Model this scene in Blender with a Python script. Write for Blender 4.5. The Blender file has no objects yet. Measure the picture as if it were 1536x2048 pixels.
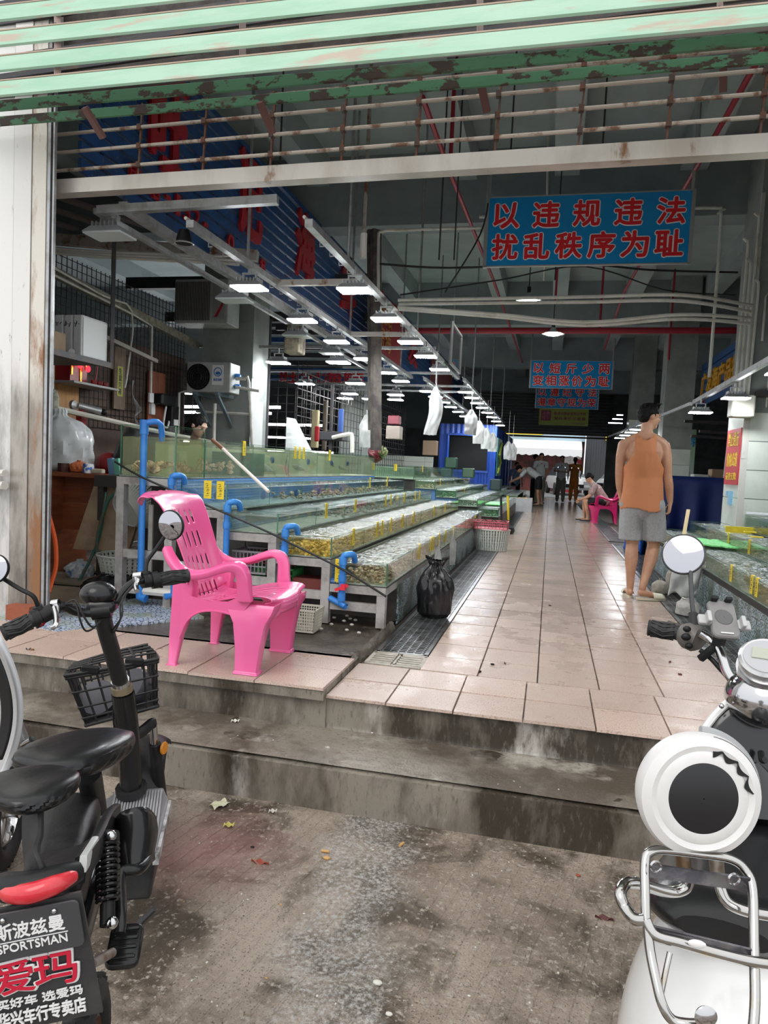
import bpy, math, random
import numpy as np
from mathutils import Vector, Matrix, noise
random.seed(7)
SC = bpy.context.scene
COL = SC.collection
PI = math.pi
V = Vector
# ------------------------------------------------------------------ camera
CAMH = 1.05                      # above the tiled aisle (z = 0); the street lies at z = -0.34
_y, _p, _r = math.radians(13.0), math.radians(3.75), math.radians(2.7)
FW = V((-math.sin(_y)*math.cos(_p), math.cos(_y)*math.cos(_p), -math.sin(_p)))
_rt = V((math.cos(_y), math.sin(_y), 0)); _up = _rt.cross(FW)
RT = _rt*math.cos(_r) + _up*math.sin(_r); UP = -_rt*math.sin(_r) + _up*math.cos(_r)
cd = bpy.data.cameras.new('camera'); cam = bpy.data.objects.new('camera', cd); COL.objects.link(cam)
cd.sensor_fit = 'VERTICAL'; cd.sensor_height = 24.0; cd.lens = 1420/2048*24.0
cd.clip_start = 0.05; cd.clip_end = 300
m = Matrix((RT, UP, -FW)).transposed().to_4x4(); m.translation = V((0, 0, CAMH)); cam.matrix_world = m
SC.camera = cam
def at(px, py, d):
    """world point seen at photograph pixel (px, py), d metres in front of the lens"""
    return V((0, 0, CAMH)) + (FW + RT*((px-768)/1420) + UP*((1024-py)/1420))*d
# ------------------------------------------------------------------ light
w = bpy.data.worlds.new('overcast sky'); SC.world = w; w.use_nodes = True
nt = w.node_tree; bg = nt.nodes['Background']
tc = nt.nodes.new('ShaderNodeTexCoord'); sp = nt.nodes.new('ShaderNodeSeparateXYZ'); rp = nt.nodes.new('ShaderNodeValToRGB')
nt.links.new(tc.outputs['Generated'], sp.inputs[0]); nt.links.new(sp.outputs['Z'], rp.inputs[0]); nt.links.new(rp.outputs[0], bg.inputs[0])
rp.color_ramp.elements[0].color = (.80, .83, .86, 1); rp.color_ramp.elements[1].color = (1, 1, 1, 1)
bg.inputs[1].default_value = 1.55
sd = bpy.data.lights.new('veiled sun', 'SUN'); sd.energy = 1.1; sd.angle = math.radians(35); sd.color = (1, .97, .93)
so = bpy.data.objects.new('veiled sun', sd); COL.objects.link(so); so.rotation_euler = (math.radians(42), 0, math.radians(-20))
SC.view_settings.view_transform = 'Standard'; SC.view_settings.look = 'None'
SC.view_settings.exposure = 0.0; SC.view_settings.gamma = 1.0; SC.view_settings.use_curve_mapping = False
SC.cycles.transparent_max_bounces = 24
LAMP = 95.0                      # radiance of the LED panels
# ------------------------------------------------------------------ mesh helpers
WM = {}
class MB:
    def __init__(s): s.v = []; s.f = []; s.M = Matrix.Identity(4)
    def add(s, vs, fs):
        o = len(s.v); M = s.M
        s.v += [tuple(M @ V(p)) for p in vs]; s.f += [tuple(i+o for i in f) for f in fs]; return s
    def box(s, c, d, rz=0, R=None):
        """centre, size"""
        x, y, z = d[0]/2, d[1]/2, d[2]/2
        q = [V((a*x, b*y, e*z)) for a in (-1, 1) for b in (-1, 1) for e in (-1, 1)]
        R = R or Matrix.Rotation(rz, 3, 'Z')
        return s.add([R @ p + V(c) for p in q], [(0,1,3,2),(4,6,7,5),(0,4,5,1),(2,3,7,6),(0,2,6,4),(1,5,7,3)])
    def bb(s, a, b):
        """min corner, max corner"""
        return s.box([(a[i]+b[i])/2 for i in range(3)], [abs(b[i]-a[i]) for i in range(3)])
    def rbox(s, c, d, r=.01, R=None, n=3):
        """box with rounded vertical edges in its own frame (rounded in x-y), chamfered top"""
        x, y, z = d[0]/2, d[1]/2, d[2]/2; r = min(r, x*.99, y*.99); ring = []
        for (cx, cy, a0) in ((x-r, y-r, 0), (-x+r, y-r, 90), (-x+r, -y+r, 180), (x-r, -y+r, 270)):
            for k in range(n+1):
                a = math.radians(a0+90*k/n); ring.append((cx+r*math.cos(a), cy+r*math.sin(a)))
        e = min(r*.5, z*.5); R = R or Matrix.Identity(3); N = len(ring); vs = []
        for zz, sc in ((-z, 1-e/max(x, y)), (-z+e, 1), (z-e, 1), (z, 1-e/max(x, y))):
            vs += [R @ V((p[0]*sc, p[1]*sc, zz)) + V(c) for p in ring]
        fs = [(i+k*N, (i+1) % N+k*N, (i+1) % N+(k+1)*N, i+(k+1)*N) for k in range(3) for i in range(N)]
        fs += [tuple(range(N))[::-1], tuple(range(3*N, 4*N))]
        return s.add(vs, fs)
    def hexa(s, bot, top):
        """two quads of four points"""
        return s.add(list(bot)+list(top), [(3,2,1,0),(4,5,6,7),(0,1,5,4),(1,2,6,5),(2,3,7,6),(3,0,4,7)])
    def prism(s, poly, d):
        """polygon (3d points) extruded by vector d"""
        n = len(poly); d = V(d)
        return s.add([V(p) for p in poly]+[V(p)+d for p in poly], [tuple(range(n))[::-1], tuple(range(n, 2*n))]+[(i, (i+1) % n, (i+1) % n+n, i+n) for i in range(n)])
    def sweep(s, pts, rad, n=8, ref=None, closed=False, cap=True, sec=None, smooth_pts=0):
        """tube along pts; rad a number, a list of numbers or of (width, height)"""
        P = [V(p) for p in pts]; k = len(P)
        if smooth_pts:
            rr = rad if isinstance(rad, list) else [rad]*k
            P, rad = spline(P, rr, smooth_pts, closed); k = len(P)
        if not isinstance(rad, list): rad = [rad]*k
        vs = []; prev = None
        for i in range(k):
            a = P[(i-1) % k] if (closed or i > 0) else P[i]; b = P[(i+1) % k] if (closed or i < k-1) else P[i]
            t = (b-a).normalized() if (b-a).length > 1e-9 else V((0, 0, 1))
            if ref is not None: u = V(ref)
            elif prev is not None: u = prev
            else: u = V((0, 0, 1)) if abs(t.z) < .9 else V((0, 1, 0))
            u = (u - t*u.dot(t)); u = u.normalized() if u.length > 1e-6 else t.orthogonal().normalized()
            prev = u; q = t.cross(u); r = rad[i]; rw, rh = (r if isinstance(r, (list, tuple)) else (r, r))
            for j in range(n):
                if sec == 'rect':
                    a_ = 2*PI*(j+.5)/n; c, e = math.cos(a_), math.sin(a_); mm = max(abs(c), abs(e))**.72; c /= mm; e /= mm
                else: a_ = 2*PI*j/n; c, e = math.cos(a_), math.sin(a_)
                vs.append(P[i]+q*(rw*c)+u*(rh*e))
        fs = []
        for i in range(k if closed else k-1):
            for j in range(n):
                i2 = (i+1) % k; fs.append((i*n+j, i*n+(j+1) % n, i2*n+(j+1) % n, i2*n+j))
        if cap and not closed: fs += [tuple(range(n))[::-1], tuple(range((k-1)*n, k*n))]
        return s.add(vs, fs)
    def tube(s, a, b, r, n=8): return s.sweep([a, b], r, n)
    def bar(s, a, b, w, h=None, ref=(0, 0, 1)):
        """square bar from a to b"""
        a, b = V(a), V(b); t = (b-a).normalized(); u = V(ref); u = u-t*u.dot(t)
        u = u.normalized() if u.length > 1e-4 else t.orthogonal().normalized(); q = t.cross(u); h = h or w
        c = [q*(i*w/2)+u*(j*h/2) for i, j in ((-1, -1), (1, -1), (1, 1), (-1, 1))]
        return s.hexa([a+x for x in c], [b+x for x in c])
    def lathe(s, prof, n=20, c=(0, 0, 0), R=None, cap=True):
        R = R or Matrix.Identity(3); c = V(c); vs = []
        for r, z in prof: vs += [R @ V((r*math.cos(2*PI*j/n), r*math.sin(2*PI*j/n), z))+c for j in range(n)]
        fs = [(i*n+j, i*n+(j+1) % n, (i+1)*n+(j+1) % n, (i+1)*n+j) for i in range(len(prof)-1) for j in range(n)]
        if cap: fs += [tuple(range(n))[::-1], tuple(range((len(prof)-1)*n, len(prof)*n))]
        return s.add(vs, fs)
    def ball(s, c, r, n=10, m=7, R=None):
        rx, ry, rz = r if isinstance(r, (list, tuple)) else (r, r, r); R = R or Matrix.Identity(3); vs = []
        for i in range(1, m):
            a = PI*i/m
            vs += [R @ V((rx*math.sin(a)*math.cos(2*PI*j/n), ry*math.sin(a)*math.sin(2*PI*j/n), rz*math.cos(a)))+V(c) for j in range(n)]
        vs += [R @ V((0, 0, rz))+V(c), R @ V((0, 0, -rz))+V(c)]; t, b = len(vs)-2, len(vs)-1
        fs = [(i*n+j, i*n+n+j, i*n+n+(j+1) % n, i*n+(j+1) % n) for i in range(m-2) for j in range(n)]
        fs += [(t, j, (j+1) % n) for j in range(n)] + [((m-2)*n+j, b, (m-2)*n+(j+1) % n) for j in range(n)]
        return s.add(vs, fs)
    def grid(s, fn, nu, nv, skip=None, closed=False):
        vs = [fn(i/(nu-1), j/(nv-1)) for i in range(nu) for j in range(nv)]
        fs = [(i*nv+j, (i+1)*nv+j, (i+1)*nv+j+1, i*nv+j+1) for i in range(nu-1) for j in range(nv-1) if not (skip and skip(i, j))]
        return s.add(vs, fs)
    def build(s, name, mat, parent=None, smooth=False, mods=None):
        me = bpy.data.meshes.new(name); vs = s.v
        if parent is not None and parent.name in WM:
            I = WM[parent.name].inverted(); vs = [tuple(I @ V(p)) for p in vs]
        me.from_pydata(vs, [], s.f); me.update()
        if smooth: me.polygons.foreach_set('use_smooth', [True]*len(me.polygons))
        if mat: me.materials.append(mat)
        o = bpy.data.objects.new(name, me); COL.objects.link(o)
        if parent is not None: o.parent = parent; WM[o.name] = WM.get(parent.name, Matrix.Identity(4))
        else: WM[o.name] = Matrix.Identity(4)
        for k, kw in (mods or []):
            md = o.modifiers.new(k.lower(), k)
            for a, b in kw.items(): setattr(md, a, b)
        if smooth and mods is None and len(me.polygons) < 60000:
            try: me.set_sharp_from_angle(angle=math.radians(42))
            except Exception: pass
        return o
def spline(P, rad, n, closed=False):
    out = []; ro = []; k = len(P)
    def g(L, i): return L[i % k] if closed else L[max(0, min(k-1, i))]
    def cr(a, b, c, d, t): return .5*((2*b)+(c-a)*t+(2*a-5*b+4*c-d)*t*t+(-a+3*b-3*c+d)*t**3)
    for i in range(k if closed else k-1):
        for j in range(n):
            t = j/n; out.append(cr(g(P, i-1), g(P, i), g(P, i+1), g(P, i+2), t))
            r1, r2 = g(rad, i), g(rad, i+1)
            ro.append(tuple(x*(1-t)+y*t for x, y in zip(r1, r2)) if isinstance(r1, (list, tuple)) else r1*(1-t)+r2*t)
    if not closed: out.append(P[-1]); ro.append(rad[-1])
    return out, ro
def smoothpts(pts, n=6, closed=False): return spline([V(p) for p in pts], [0]*len(pts), n, closed)[0]
def thing(name, label, cat, loc=(0, 0, 0), group=None, kind=None):
    o = bpy.data.objects.new(name, None); COL.objects.link(o); o.location = loc; o.empty_display_size = .1
    WM[o.name] = Matrix.Translation(V(loc)); tag(o, label, cat, group, kind); return o
def tag(o, label=None, cat=None, group=None, kind=None):
    if label: o['label'] = label
    if cat: o['category'] = cat
    if group: o['group'] = group
    if kind: o['kind'] = kind
    return o
def struct(o): o['kind'] = 'structure'; return o
def stuff(o, label=None, cat=None): return tag(o, label, cat, None, 'stuff')
KIDS = {}
def dup(root, loc, rz=None, label=None, group=None, scale=None, mat=None):
    kids = {}
    def cp(o, par):
        c = o.copy(); COL.objects.link(c)
        if par is not None: c.parent = par
        for ch in o.children: cp(ch, c)
        return c
    r = cp(root, None); r.location = loc
    if rz is not None: r.rotation_euler[2] = rz
    if label: r['label'] = label
    if group: r['group'] = group
    if scale: r.scale = (scale,)*3
    return r
def basis(right, up):
    r = V(right).normalized(); u = V(up); u = (u-r*u.dot(r)).normalized(); return Matrix((r, u, r.cross(u))).transposed()
def text(name, s, w, h, c, R, mat, parent=None, ext=.002, fat=0.0, each=False):
    """flat lettering fitted to w x h, centred on c, R = basis(right, up); fat thickens the strokes (units of the em)"""
    cu = bpy.data.curves.new('t', 'FONT'); cu.body = s; cu.extrude = .01; cu.resolution_u = 3
    o = bpy.data.objects.new('t', cu); COL.objects.link(o)
    dg = bpy.context.evaluated_depsgraph_get(); me = bpy.data.meshes.new_from_object(o.evaluated_get(dg))
    bpy.data.objects.remove(o); b = MB(); n = len(me.vertices)
    if n == 0: return None
    co = np.empty(n*3); me.vertices.foreach_get('co', co); co = co.reshape(-1, 3)
    lo, hi = co.min(0), co.max(0); sz = np.maximum(hi-lo, 1e-6)
    q = (co-(lo+hi)/2)/sz*np.array([w, h, ext]); c = V(c)
    fs = [tuple(p.vertices) for p in me.polygons]; nn = 8 if fat > 0 else 0; em = h/max(1, s.count('\n')+1); b.v = []; b.f = []
    for k in range(nn+1):
        off = V((0, 0, 0)) if k == 0 else V((math.cos(2*PI*k/nn), math.sin(2*PI*k/nn), 0))*fat*.62*em+V((0, 0, -.00025*k))
        o_ = len(b.v); b.v += [tuple(c + R @ (V(p)+off)) for p in q.tolist()]; b.f += [tuple(i+o_ for i in f) for f in fs]
    bpy.data.meshes.remove(me)
    return b.build(name, mat, parent)
# ------------------------------------------------------------------ materials
MC = {}
def mat(name, c, rough=.5, metal=0.0, c2=None, sc=5.0, th=(.4, .6), bump=0.0, bsc=40.0, rough2=None, emit=0, coat=0, spec=.5, island=0.0, detail=6, alpha=None, sss=0, stretch=None, c3=None, sc3=2.0, th3=(.55, .7)):
    if name in MC: return MC[name]
    M = bpy.data.materials.new(name); M.use_nodes = True; n = M.node_tree.nodes; L = M.node_tree.links.new
    p = n['Principled BSDF']; I = p.inputs
    c4 = lambda k: (k[0], k[1], k[2], 1)
    I['Base Color'].default_value = c4(c); I['Roughness'].default_value = rough; I['Metallic'].default_value = metal
    I['Specular IOR Level'].default_value = spec; I['Coat Weight'].default_value = coat; I['Coat Roughness'].default_value = .08
    if sss: I['Subsurface Weight'].default_value = sss; I['Subsurface Radius'].default_value = (.02, .008, .004)
    if emit: I['Emission Color'].default_value = c4(c); I['Emission Strength'].default_value = emit
    co = n.new('ShaderNodeTexCoord'); vec = co.outputs['Object']
    if stretch:
        mp = n.new('ShaderNodeMapping'); mp.inputs['Scale'].default_value = stretch; L(vec, mp.inputs[0]); vec = mp.outputs[0]
    def nz(scale, d=detail):
        t = n.new('ShaderNodeTexNoise'); t.inputs['Scale'].default_value = scale; t.inputs['Detail'].default_value = d; t.inputs['Roughness'].default_value = .62; L(vec, t.inputs['Vector']); return t.outputs['Fac']
    def ramp(fac, a, b, ca, cb):
        r = n.new('ShaderNodeValToRGB'); e = r.color_ramp.elements; e[0].position = a; e[1].position = b; e[0].color = ca; e[1].color = cb; L(fac, r.inputs[0]); return r.outputs[0]
    cur = None
    if c2:
        f = nz(sc); cur = ramp(f, th[0], th[1], c4(c), c4(c2))
        if rough2 is not None: L(ramp(f, th[0], th[1], (rough,)*3+(1,), (rough2,)*3+(1,)), I['Roughness'])
    if c3:
        f3 = nz(sc3); mx = n.new('ShaderNodeMix'); mx.data_type = 'RGBA'; L(ramp(f3, th3[0], th3[1], (0, 0, 0, 1), (1, 1, 1, 1)), mx.inputs[0])
        if cur: L(cur, mx.inputs[6])
        else: mx.inputs[6].default_value = c4(c)
        mx.inputs[7].default_value = c4(c3); cur = mx.outputs[2]
    if island:
        g = n.new('ShaderNodeNewGeometry'); hs = n.new('ShaderNodeHueSaturation'); mr = n.new('ShaderNodeMapRange')
        mr.inputs[3].default_value = 1-island; mr.inputs[4].default_value = 1+island; L(g.outputs['Random Per Island'], mr.inputs[0]); L(mr.outputs[0], hs.inputs['Value'])
        if cur: L(cur, hs.inputs['Color'])
        else: hs.inputs['Color'].default_value = c4(c)
        cur = hs.outputs[0]
    if cur: L(cur, I['Base Color'])
    if bump:
        b = n.new('ShaderNodeBump'); b.inputs['Strength'].default_value = bump; b.inputs['Distance'].default_value = .01; L(nz(bsc, 3), b.inputs['Height']); L(b.outputs[0], I['Normal'])
    MC[name] = M; return M
def glassy(name, tint, refl=.12, rough=.03, bump=0, bsc=20, base=None, basew=0.0, foam=None, ior=1.45):
    """a real pane or water body: tinted see-through with a fresnel gloss"""
    if name in MC: return MC[name]
    M = bpy.data.materials.new(name); M.use_nodes = True; n = M.node_tree.nodes; L = M.node_tree.links.new
    n.remove(n['Principled BSDF']); out = n['Material Output']
    tr = n.new('ShaderNodeBsdfTransparent'); tr.inputs[0].default_value = (*tint, 1)
    gl = n.new('ShaderNodeBsdfGlossy'); gl.inputs['Roughness'].default_value = rough
    fr = n.new('ShaderNodeFresnel'); ge = n.new('ShaderNodeNewGeometry'); im = n.new('ShaderNodeMapRange'); im.inputs[3].default_value = ior; im.inputs[4].default_value = 1/ior; L(ge.outputs['Backfacing'], im.inputs[0]); L(im.outputs[0], fr.inputs[0])
    mx = n.new('ShaderNodeMixShader'); src = tr.outputs[0]
    if basew or foam:
        df = n.new('ShaderNodeBsdfDiffuse'); df.inputs[0].default_value = (*(base or (.8, .85, .85)), 1); m2 = n.new('ShaderNodeMixShader'); m2.inputs[0].default_value = basew
        if foam:
            co = n.new('ShaderNodeTexCoord'); t = n.new('ShaderNodeTexNoise'); t.inputs['Scale'].default_value = foam[0]; t.inputs['Detail'].default_value = 8; t.inputs['Roughness'].default_value = .7
            t.inputs['Distortion'].default_value = 1.2
            L(co.outputs['Object'], t.inputs['Vector']); r = n.new('ShaderNodeMapRange'); r.inputs[1].default_value = foam[1]; r.inputs[2].default_value = foam[2]; r.inputs[3].default_value = basew; r.inputs[4].default_value = .85
            L(t.outputs['Fac'], r.inputs[0]); L(r.outputs[0], m2.inputs[0])
        L(src, m2.inputs[1]); L(df.outputs[0], m2.inputs[2]); src = m2.outputs[0]
    L(fr.outputs[0], mx.inputs[0]); L(src, mx.inputs[1]); L(gl.outputs[0], mx.inputs[2]); L(mx.outputs[0], out.inputs[0])
    if bump:
        co = n.new('ShaderNodeTexCoord'); t = n.new('ShaderNodeTexNoise'); t.inputs['Scale'].default_value = bsc; t.inputs['Detail'].default_value = 4; L(co.outputs['Object'], t.inputs['Vector'])
        b = n.new('ShaderNodeBump'); b.inputs['Strength'].default_value = bump; b.inputs['Distance'].default_value = .022; L(t.outputs['Fac'], b.inputs['Height'])
        L(b.outputs[0], gl.inputs['Normal']); L(b.outputs[0], fr.inputs['Normal'])
    MC[name] = M; return M
def brickmat(name, c1, c2, mortar, sx, sy, ms=.02, rough=.3, off=0.0, axis='XY', bump=.3, dirt=None):
    """tiny mosaic tiles, too small to pick apart"""
    if name in MC: return MC[name]
    M = bpy.data.materials.new(name); M.use_nodes = True; n = M.node_tree.nodes; L = M.node_tree.links.new; p = n['Principled BSDF']
    co = n.new('ShaderNodeTexCoord'); se = n.new('ShaderNodeSeparateXYZ'); cb = n.new('ShaderNodeCombineXYZ'); L(co.outputs['Object'], se.inputs[0])
    L(se.outputs[axis[0]], cb.inputs['X']); L(se.outputs[axis[1]], cb.inputs['Y'])
    b = n.new('ShaderNodeTexBrick'); b.offset = off; b.inputs['Color1'].default_value = (*c1, 1); b.inputs['Color2'].default_value = (*c2, 1); b.inputs['Mortar'].default_value = (*mortar, 1)
    b.inputs['Scale'].default_value = 1; b.inputs['Brick Width'].default_value = sx; b.inputs['Row Height'].default_value = sy; b.inputs['Mortar Size'].default_value = ms*min(sx, sy); b.inputs['Mortar Smooth'].default_value = .1
    L(cb.outputs[0], b.inputs['Vector']); col = b.outputs['Color']
    if dirt:
        t = n.new('ShaderNodeTexNoise'); t.inputs['Scale'].default_value = 4; t.inputs['Detail'].default_value = 8; L(co.outputs['Object'], t.inputs['Vector'])
        r = n.new('ShaderNodeMapRange'); r.inputs[1].default_value = .42; r.inputs[2].default_value = .62; L(t.outputs['Fac'], r.inputs[0])
        mx = n.new('ShaderNodeMix'); mx.data_type = 'RGBA'; L(r.outputs[0], mx.inputs[0]); L(col, mx.inputs[6]); mx.inputs[7].default_value = (*dirt, 1); col = mx.outputs[2]
    L(col, p.inputs['Base Color']); p.inputs['Roughness'].default_value = rough
    bm = n.new('ShaderNodeBump'); bm.inputs['Strength'].default_value = bump; bm.inputs['Distance'].default_value = .004; bm.invert = True; L(b.outputs['Fac'], bm.inputs['Height']); L(bm.outputs[0], p.inputs['Normal'])
    MC[name] = M; return M
black = mat('black plastic', (.010, .010, .011), .42, spec=.3, bump=.05, bsc=90)
blackrub = mat('black rubber', (.014, .014, .015), .6, bump=.2, bsc=150)
blackgl = mat('black gloss paint', (.008, .008, .009), .25, spec=.35, coat=.15, c2=(.02, .02, .02), sc=8, th=(.55, .7))
chrome = mat('chrome', (.55, .55, .56), .12, 1.0, c2=(.45, .4, .35), sc=14, th=(.62, .75))
steel = mat('galvanised steel', (.42, .43, .44), .42, .7, c2=(.3, .29, .27), sc=12, th=(.45, .65), bump=.1)
dsteel = mat('dark steel', (.05, .05, .055), .5, .4, c2=(.1, .07, .05), sc=10, th=(.5, .7))
rustst = mat('rusty steel', (.34, .31, .28), .5, .45, c2=(.16, .07, .03), sc=9, th=(.52, .62), bump=.2)
pvcw = mat('white pipe', (.62, .61, .56), .4, c2=(.45, .43, .36), sc=6, th=(.5, .7))
pvcb = mat('blue pipe', (.03, .2, .62), .3, c2=(.05, .27, .7), sc=6)
white = mat('white plastic', (.75, .75, .74), .4)
red = mat('red paint', (.5, .02, .03), .45, c2=(.32, .015, .02), sc=9)
yellow = mat('yellow plastic', (.85, .62, .02), .45)
graypaint = mat('grey painted timber', (.42, .41, .39), .55, c2=(.24, .22, .2), sc=9, th=(.45, .7), bump=.25, bsc=50, c3=(.12, .08, .05), sc3=5, th3=(.62, .75))
# ------------------------------------------------------------------ STREET AND STEPS
def streetmat():
    M = bpy.data.materials.new('wet grooved street concrete'); M.use_nodes = True; n = M.node_tree.nodes; L = M.node_tree.links.new; p = n['Principled BSDF']
    co = n.new('ShaderNodeTexCoord')
    def nz(s, d=8, r=.65, dist=0):
        t = n.new('ShaderNodeTexNoise'); t.inputs['Scale'].default_value = s; t.inputs['Detail'].default_value = d; t.inputs['Roughness'].default_value = r; t.inputs['Distortion'].default_value = dist; L(co.outputs['Object'], t.inputs['Vector']); return t.outputs['Fac']
    def rng(f, a, b, c=0, d=1):
        r = n.new('ShaderNodeMapRange'); r.inputs[1].default_value = a; r.inputs[2].default_value = b; r.inputs[3].default_value = c; r.inputs[4].default_value = d; L(f, r.inputs[0]); return r.outputs[0]
    def mix(f, a, b):
        m_ = n.new('ShaderNodeMix'); m_.data_type = 'RGBA'; L(f, m_.inputs[0])
        for k, q in ((6, a), (7, b)):
            if isinstance(q, tuple): m_.inputs[k].default_value = (*q, 1)
            else: L(q, m_.inputs[k])
        return m_.outputs[2]
    c = mix(rng(nz(1.6), .38, .62), (.40, .33, .265), (.19, .145, .105))
    c = mix(rng(nz(3.2, dist=.6), .47, .60), c, (.075, .055, .035))
    c = mix(rng(nz(55, 4), .56, .66), c, (.42, .37, .31))
    c = mix(rng(nz(160, 3), .57, .68), c, (.07, .055, .04))
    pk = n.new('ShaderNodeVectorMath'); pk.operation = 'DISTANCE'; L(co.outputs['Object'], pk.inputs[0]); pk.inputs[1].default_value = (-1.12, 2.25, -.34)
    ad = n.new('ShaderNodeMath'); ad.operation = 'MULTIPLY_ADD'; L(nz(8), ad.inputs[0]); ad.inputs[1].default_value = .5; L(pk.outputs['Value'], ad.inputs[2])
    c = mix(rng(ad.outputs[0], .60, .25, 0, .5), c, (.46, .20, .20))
    L(c, p.inputs['Base Color'])
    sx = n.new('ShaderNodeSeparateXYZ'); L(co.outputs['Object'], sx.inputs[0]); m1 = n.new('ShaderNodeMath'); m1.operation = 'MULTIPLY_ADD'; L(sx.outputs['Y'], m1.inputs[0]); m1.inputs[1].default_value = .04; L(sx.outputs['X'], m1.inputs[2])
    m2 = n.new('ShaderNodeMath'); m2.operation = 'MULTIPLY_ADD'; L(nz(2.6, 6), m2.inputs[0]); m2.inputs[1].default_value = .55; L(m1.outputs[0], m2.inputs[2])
    m3 = n.new('ShaderNodeMath'); m3.operation = 'SUBTRACT'; L(m2.outputs[0], m3.inputs[0]); m3.inputs[1].default_value = -.17; m4 = n.new('ShaderNodeMath'); m4.operation = 'ABSOLUTE'; L(m3.outputs[0], m4.inputs[0]); puddle_sheen = rng(m4.outputs[0], .10, .20, 1, 0)
    pf = n.new('ShaderNodeMath'); pf.operation = 'MULTIPLY'; L(puddle_sheen, pf.inputs[0]); L(rng(nz(70, 7, .8), .46, .62, .10, .85), pf.inputs[1]); c = mix(pf.outputs[0], c, (.56, .55, .53)); L(c, p.inputs['Base Color'])  # pale flecks paint the band's wet shine into the concrete colour
    rg = n.new('ShaderNodeMix'); L(puddle_sheen, rg.inputs[0]); L(rng(nz(1.1, 6, .6), .42, .6, .60, .22), rg.inputs[2]); rg.inputs[3].default_value = .08; L(rg.outputs[0], p.inputs['Roughness'])
    mp = n.new('ShaderNodeMapping'); mp.inputs['Rotation'].default_value = (0, 0, math.radians(12)); L(co.outputs['Object'], mp.inputs[0])
    wv = n.new('ShaderNodeTexWave'); wv.inputs['Scale'].default_value = 6.5; wv.inputs['Distortion'].default_value = .8; wv.inputs['Detail'].default_value = 2; wv.bands_direction = 'X'; L(mp.outputs[0], wv.inputs['Vector'])
    g = rng(wv.outputs['Fac'], .0, .12, 0, 1)
    b1 = n.new('ShaderNodeBump'); b1.inputs['Strength'].default_value = .55; b1.inputs['Distance'].default_value = .006; L(g, b1.inputs['Height'])
    b2 = n.new('ShaderNodeBump'); b2.inputs['Strength'].default_value = .9; b2.inputs['Distance'].default_value = .011; L(nz(75, 5), b2.inputs['Height']); L(b1.outputs[0], b2.inputs['Normal']); L(b2.outputs[0], p.inputs['Normal'])
    return M
def concmat(name, base, dark, light, moss=(.09, .12, .03), mossth=(.6, .72), vert=False, rough=.55):
    M = bpy.data.materials.new(name); M.use_nodes = True; n = M.node_tree.nodes; L = M.node_tree.links.new; p = n['Principled BSDF']
    co = n.new('ShaderNodeTexCoord'); mp = n.new('ShaderNodeMapping'); L(co.outputs['Object'], mp.inputs[0]); mp.inputs['Scale'].default_value = (1, 1, .35) if vert else (1, 1, 1)
    def nz(s, d=8, o=0):
        t = n.new('ShaderNodeTexNoise'); t.noise_dimensions = '4D'; t.inputs['W'].default_value = o; t.inputs['Scale'].default_value = s; t.inputs['Detail'].default_value = d; t.inputs['Roughness'].default_value = .65; L(mp.outputs[0], t.inputs['Vector']); return t.outputs['Fac']
    def rng(f, a, b, c=0, d=1):
        r = n.new('ShaderNodeMapRange'); r.inputs[1].default_value = a; r.inputs[2].default_value = b; r.inputs[3].default_value = c; r.inputs[4].default_value = d; L(f, r.inputs[0]); return r.outputs[0]
    def mix(f, a, b):
        m_ = n.new('ShaderNodeMix'); m_.data_type = 'RGBA'; L(f, m_.inputs[0])
        for k, q in ((6, a), (7, b)):
            if isinstance(q, tuple): m_.inputs[k].default_value = (*q, 1)
            else: L(q, m_.inputs[k])
        return m_.outputs[2]
    c = mix(rng(nz(2.6, o=1), .42, .56), base, dark); c = mix(rng(nz(3.1, o=5), .57, .66), c, light)
    c = mix(rng(nz(60, 4, 2), .55, .7), c, tuple(k*.45 for k in base)); c = mix(rng(nz(1.7, o=9), *mossth), c, moss)
    L(c, p.inputs['Base Color']); L(rng(nz(2.2, 5, 3), .4, .6, rough, rough*.4), p.inputs['Roughness'])
    b2 = n.new('ShaderNodeBump'); b2.inputs['Strength'].default_value = .6; b2.inputs['Distance'].default_value = .01; L(nz(45, 6), b2.inputs['Height']); L(b2.outputs[0], p.inputs['Normal'])
    return M
ST = -.34; TR = -.157; PL = .04
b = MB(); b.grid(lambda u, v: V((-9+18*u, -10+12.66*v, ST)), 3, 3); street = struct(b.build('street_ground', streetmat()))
crise = concmat('stained riser concrete', (.26, .23, .19), (.045, .035, .025), (.45, .42, .38), vert=True, mossth=(.62, .75))
ctread = concmat('wet tread concrete', (.25, .22, .18), (.10, .08, .06), (.36, .33, .28), mossth=(.6, .8), rough=.5)
def rough_block(name, x0, x1, y0, y1, z0, z1, mt, amp=.006, n=140):
    def f(u, v):
        x = x0+(x1-x0)*u; k = noise.noise(V((x*6, v*5, z1*9)))*amp
        if v < .34: t = v/.34; y = y0+k; z = z0+(z1-z0)*t - (.012 if t > .97 else 0)
        else: t = (v-.34)/.66; y = y0+.012+(y1-y0-.012)*t; z = z1+k*.6
        return V((x, y, z))
    b = MB(); b.grid(f, n, 13); b.v = [(x, y, z) for x, y, z in b.v]; return struct(b.build(name, mt, smooth=True))
rough_block('step_lower', -9, 9, 2.65, 3.03, ST, TR, crise)
b = MB(); b.grid(lambda u, v: V((-9+18*u, 2.663+.375*v, TR+.0015+.003*noise.noise(V((u*60, v*5, 0))))), 120, 5); struct(b.build('step_tread', ctread, smooth=True))
b = MB(); b.bb((-9, 3.035, TR-.05), (-.93, 3.6, PL-.012)); b.bb((-.93, 3.045, TR-.05), (9, 3.6, -.012)); struct(b.build('step_upper', crise))
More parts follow.
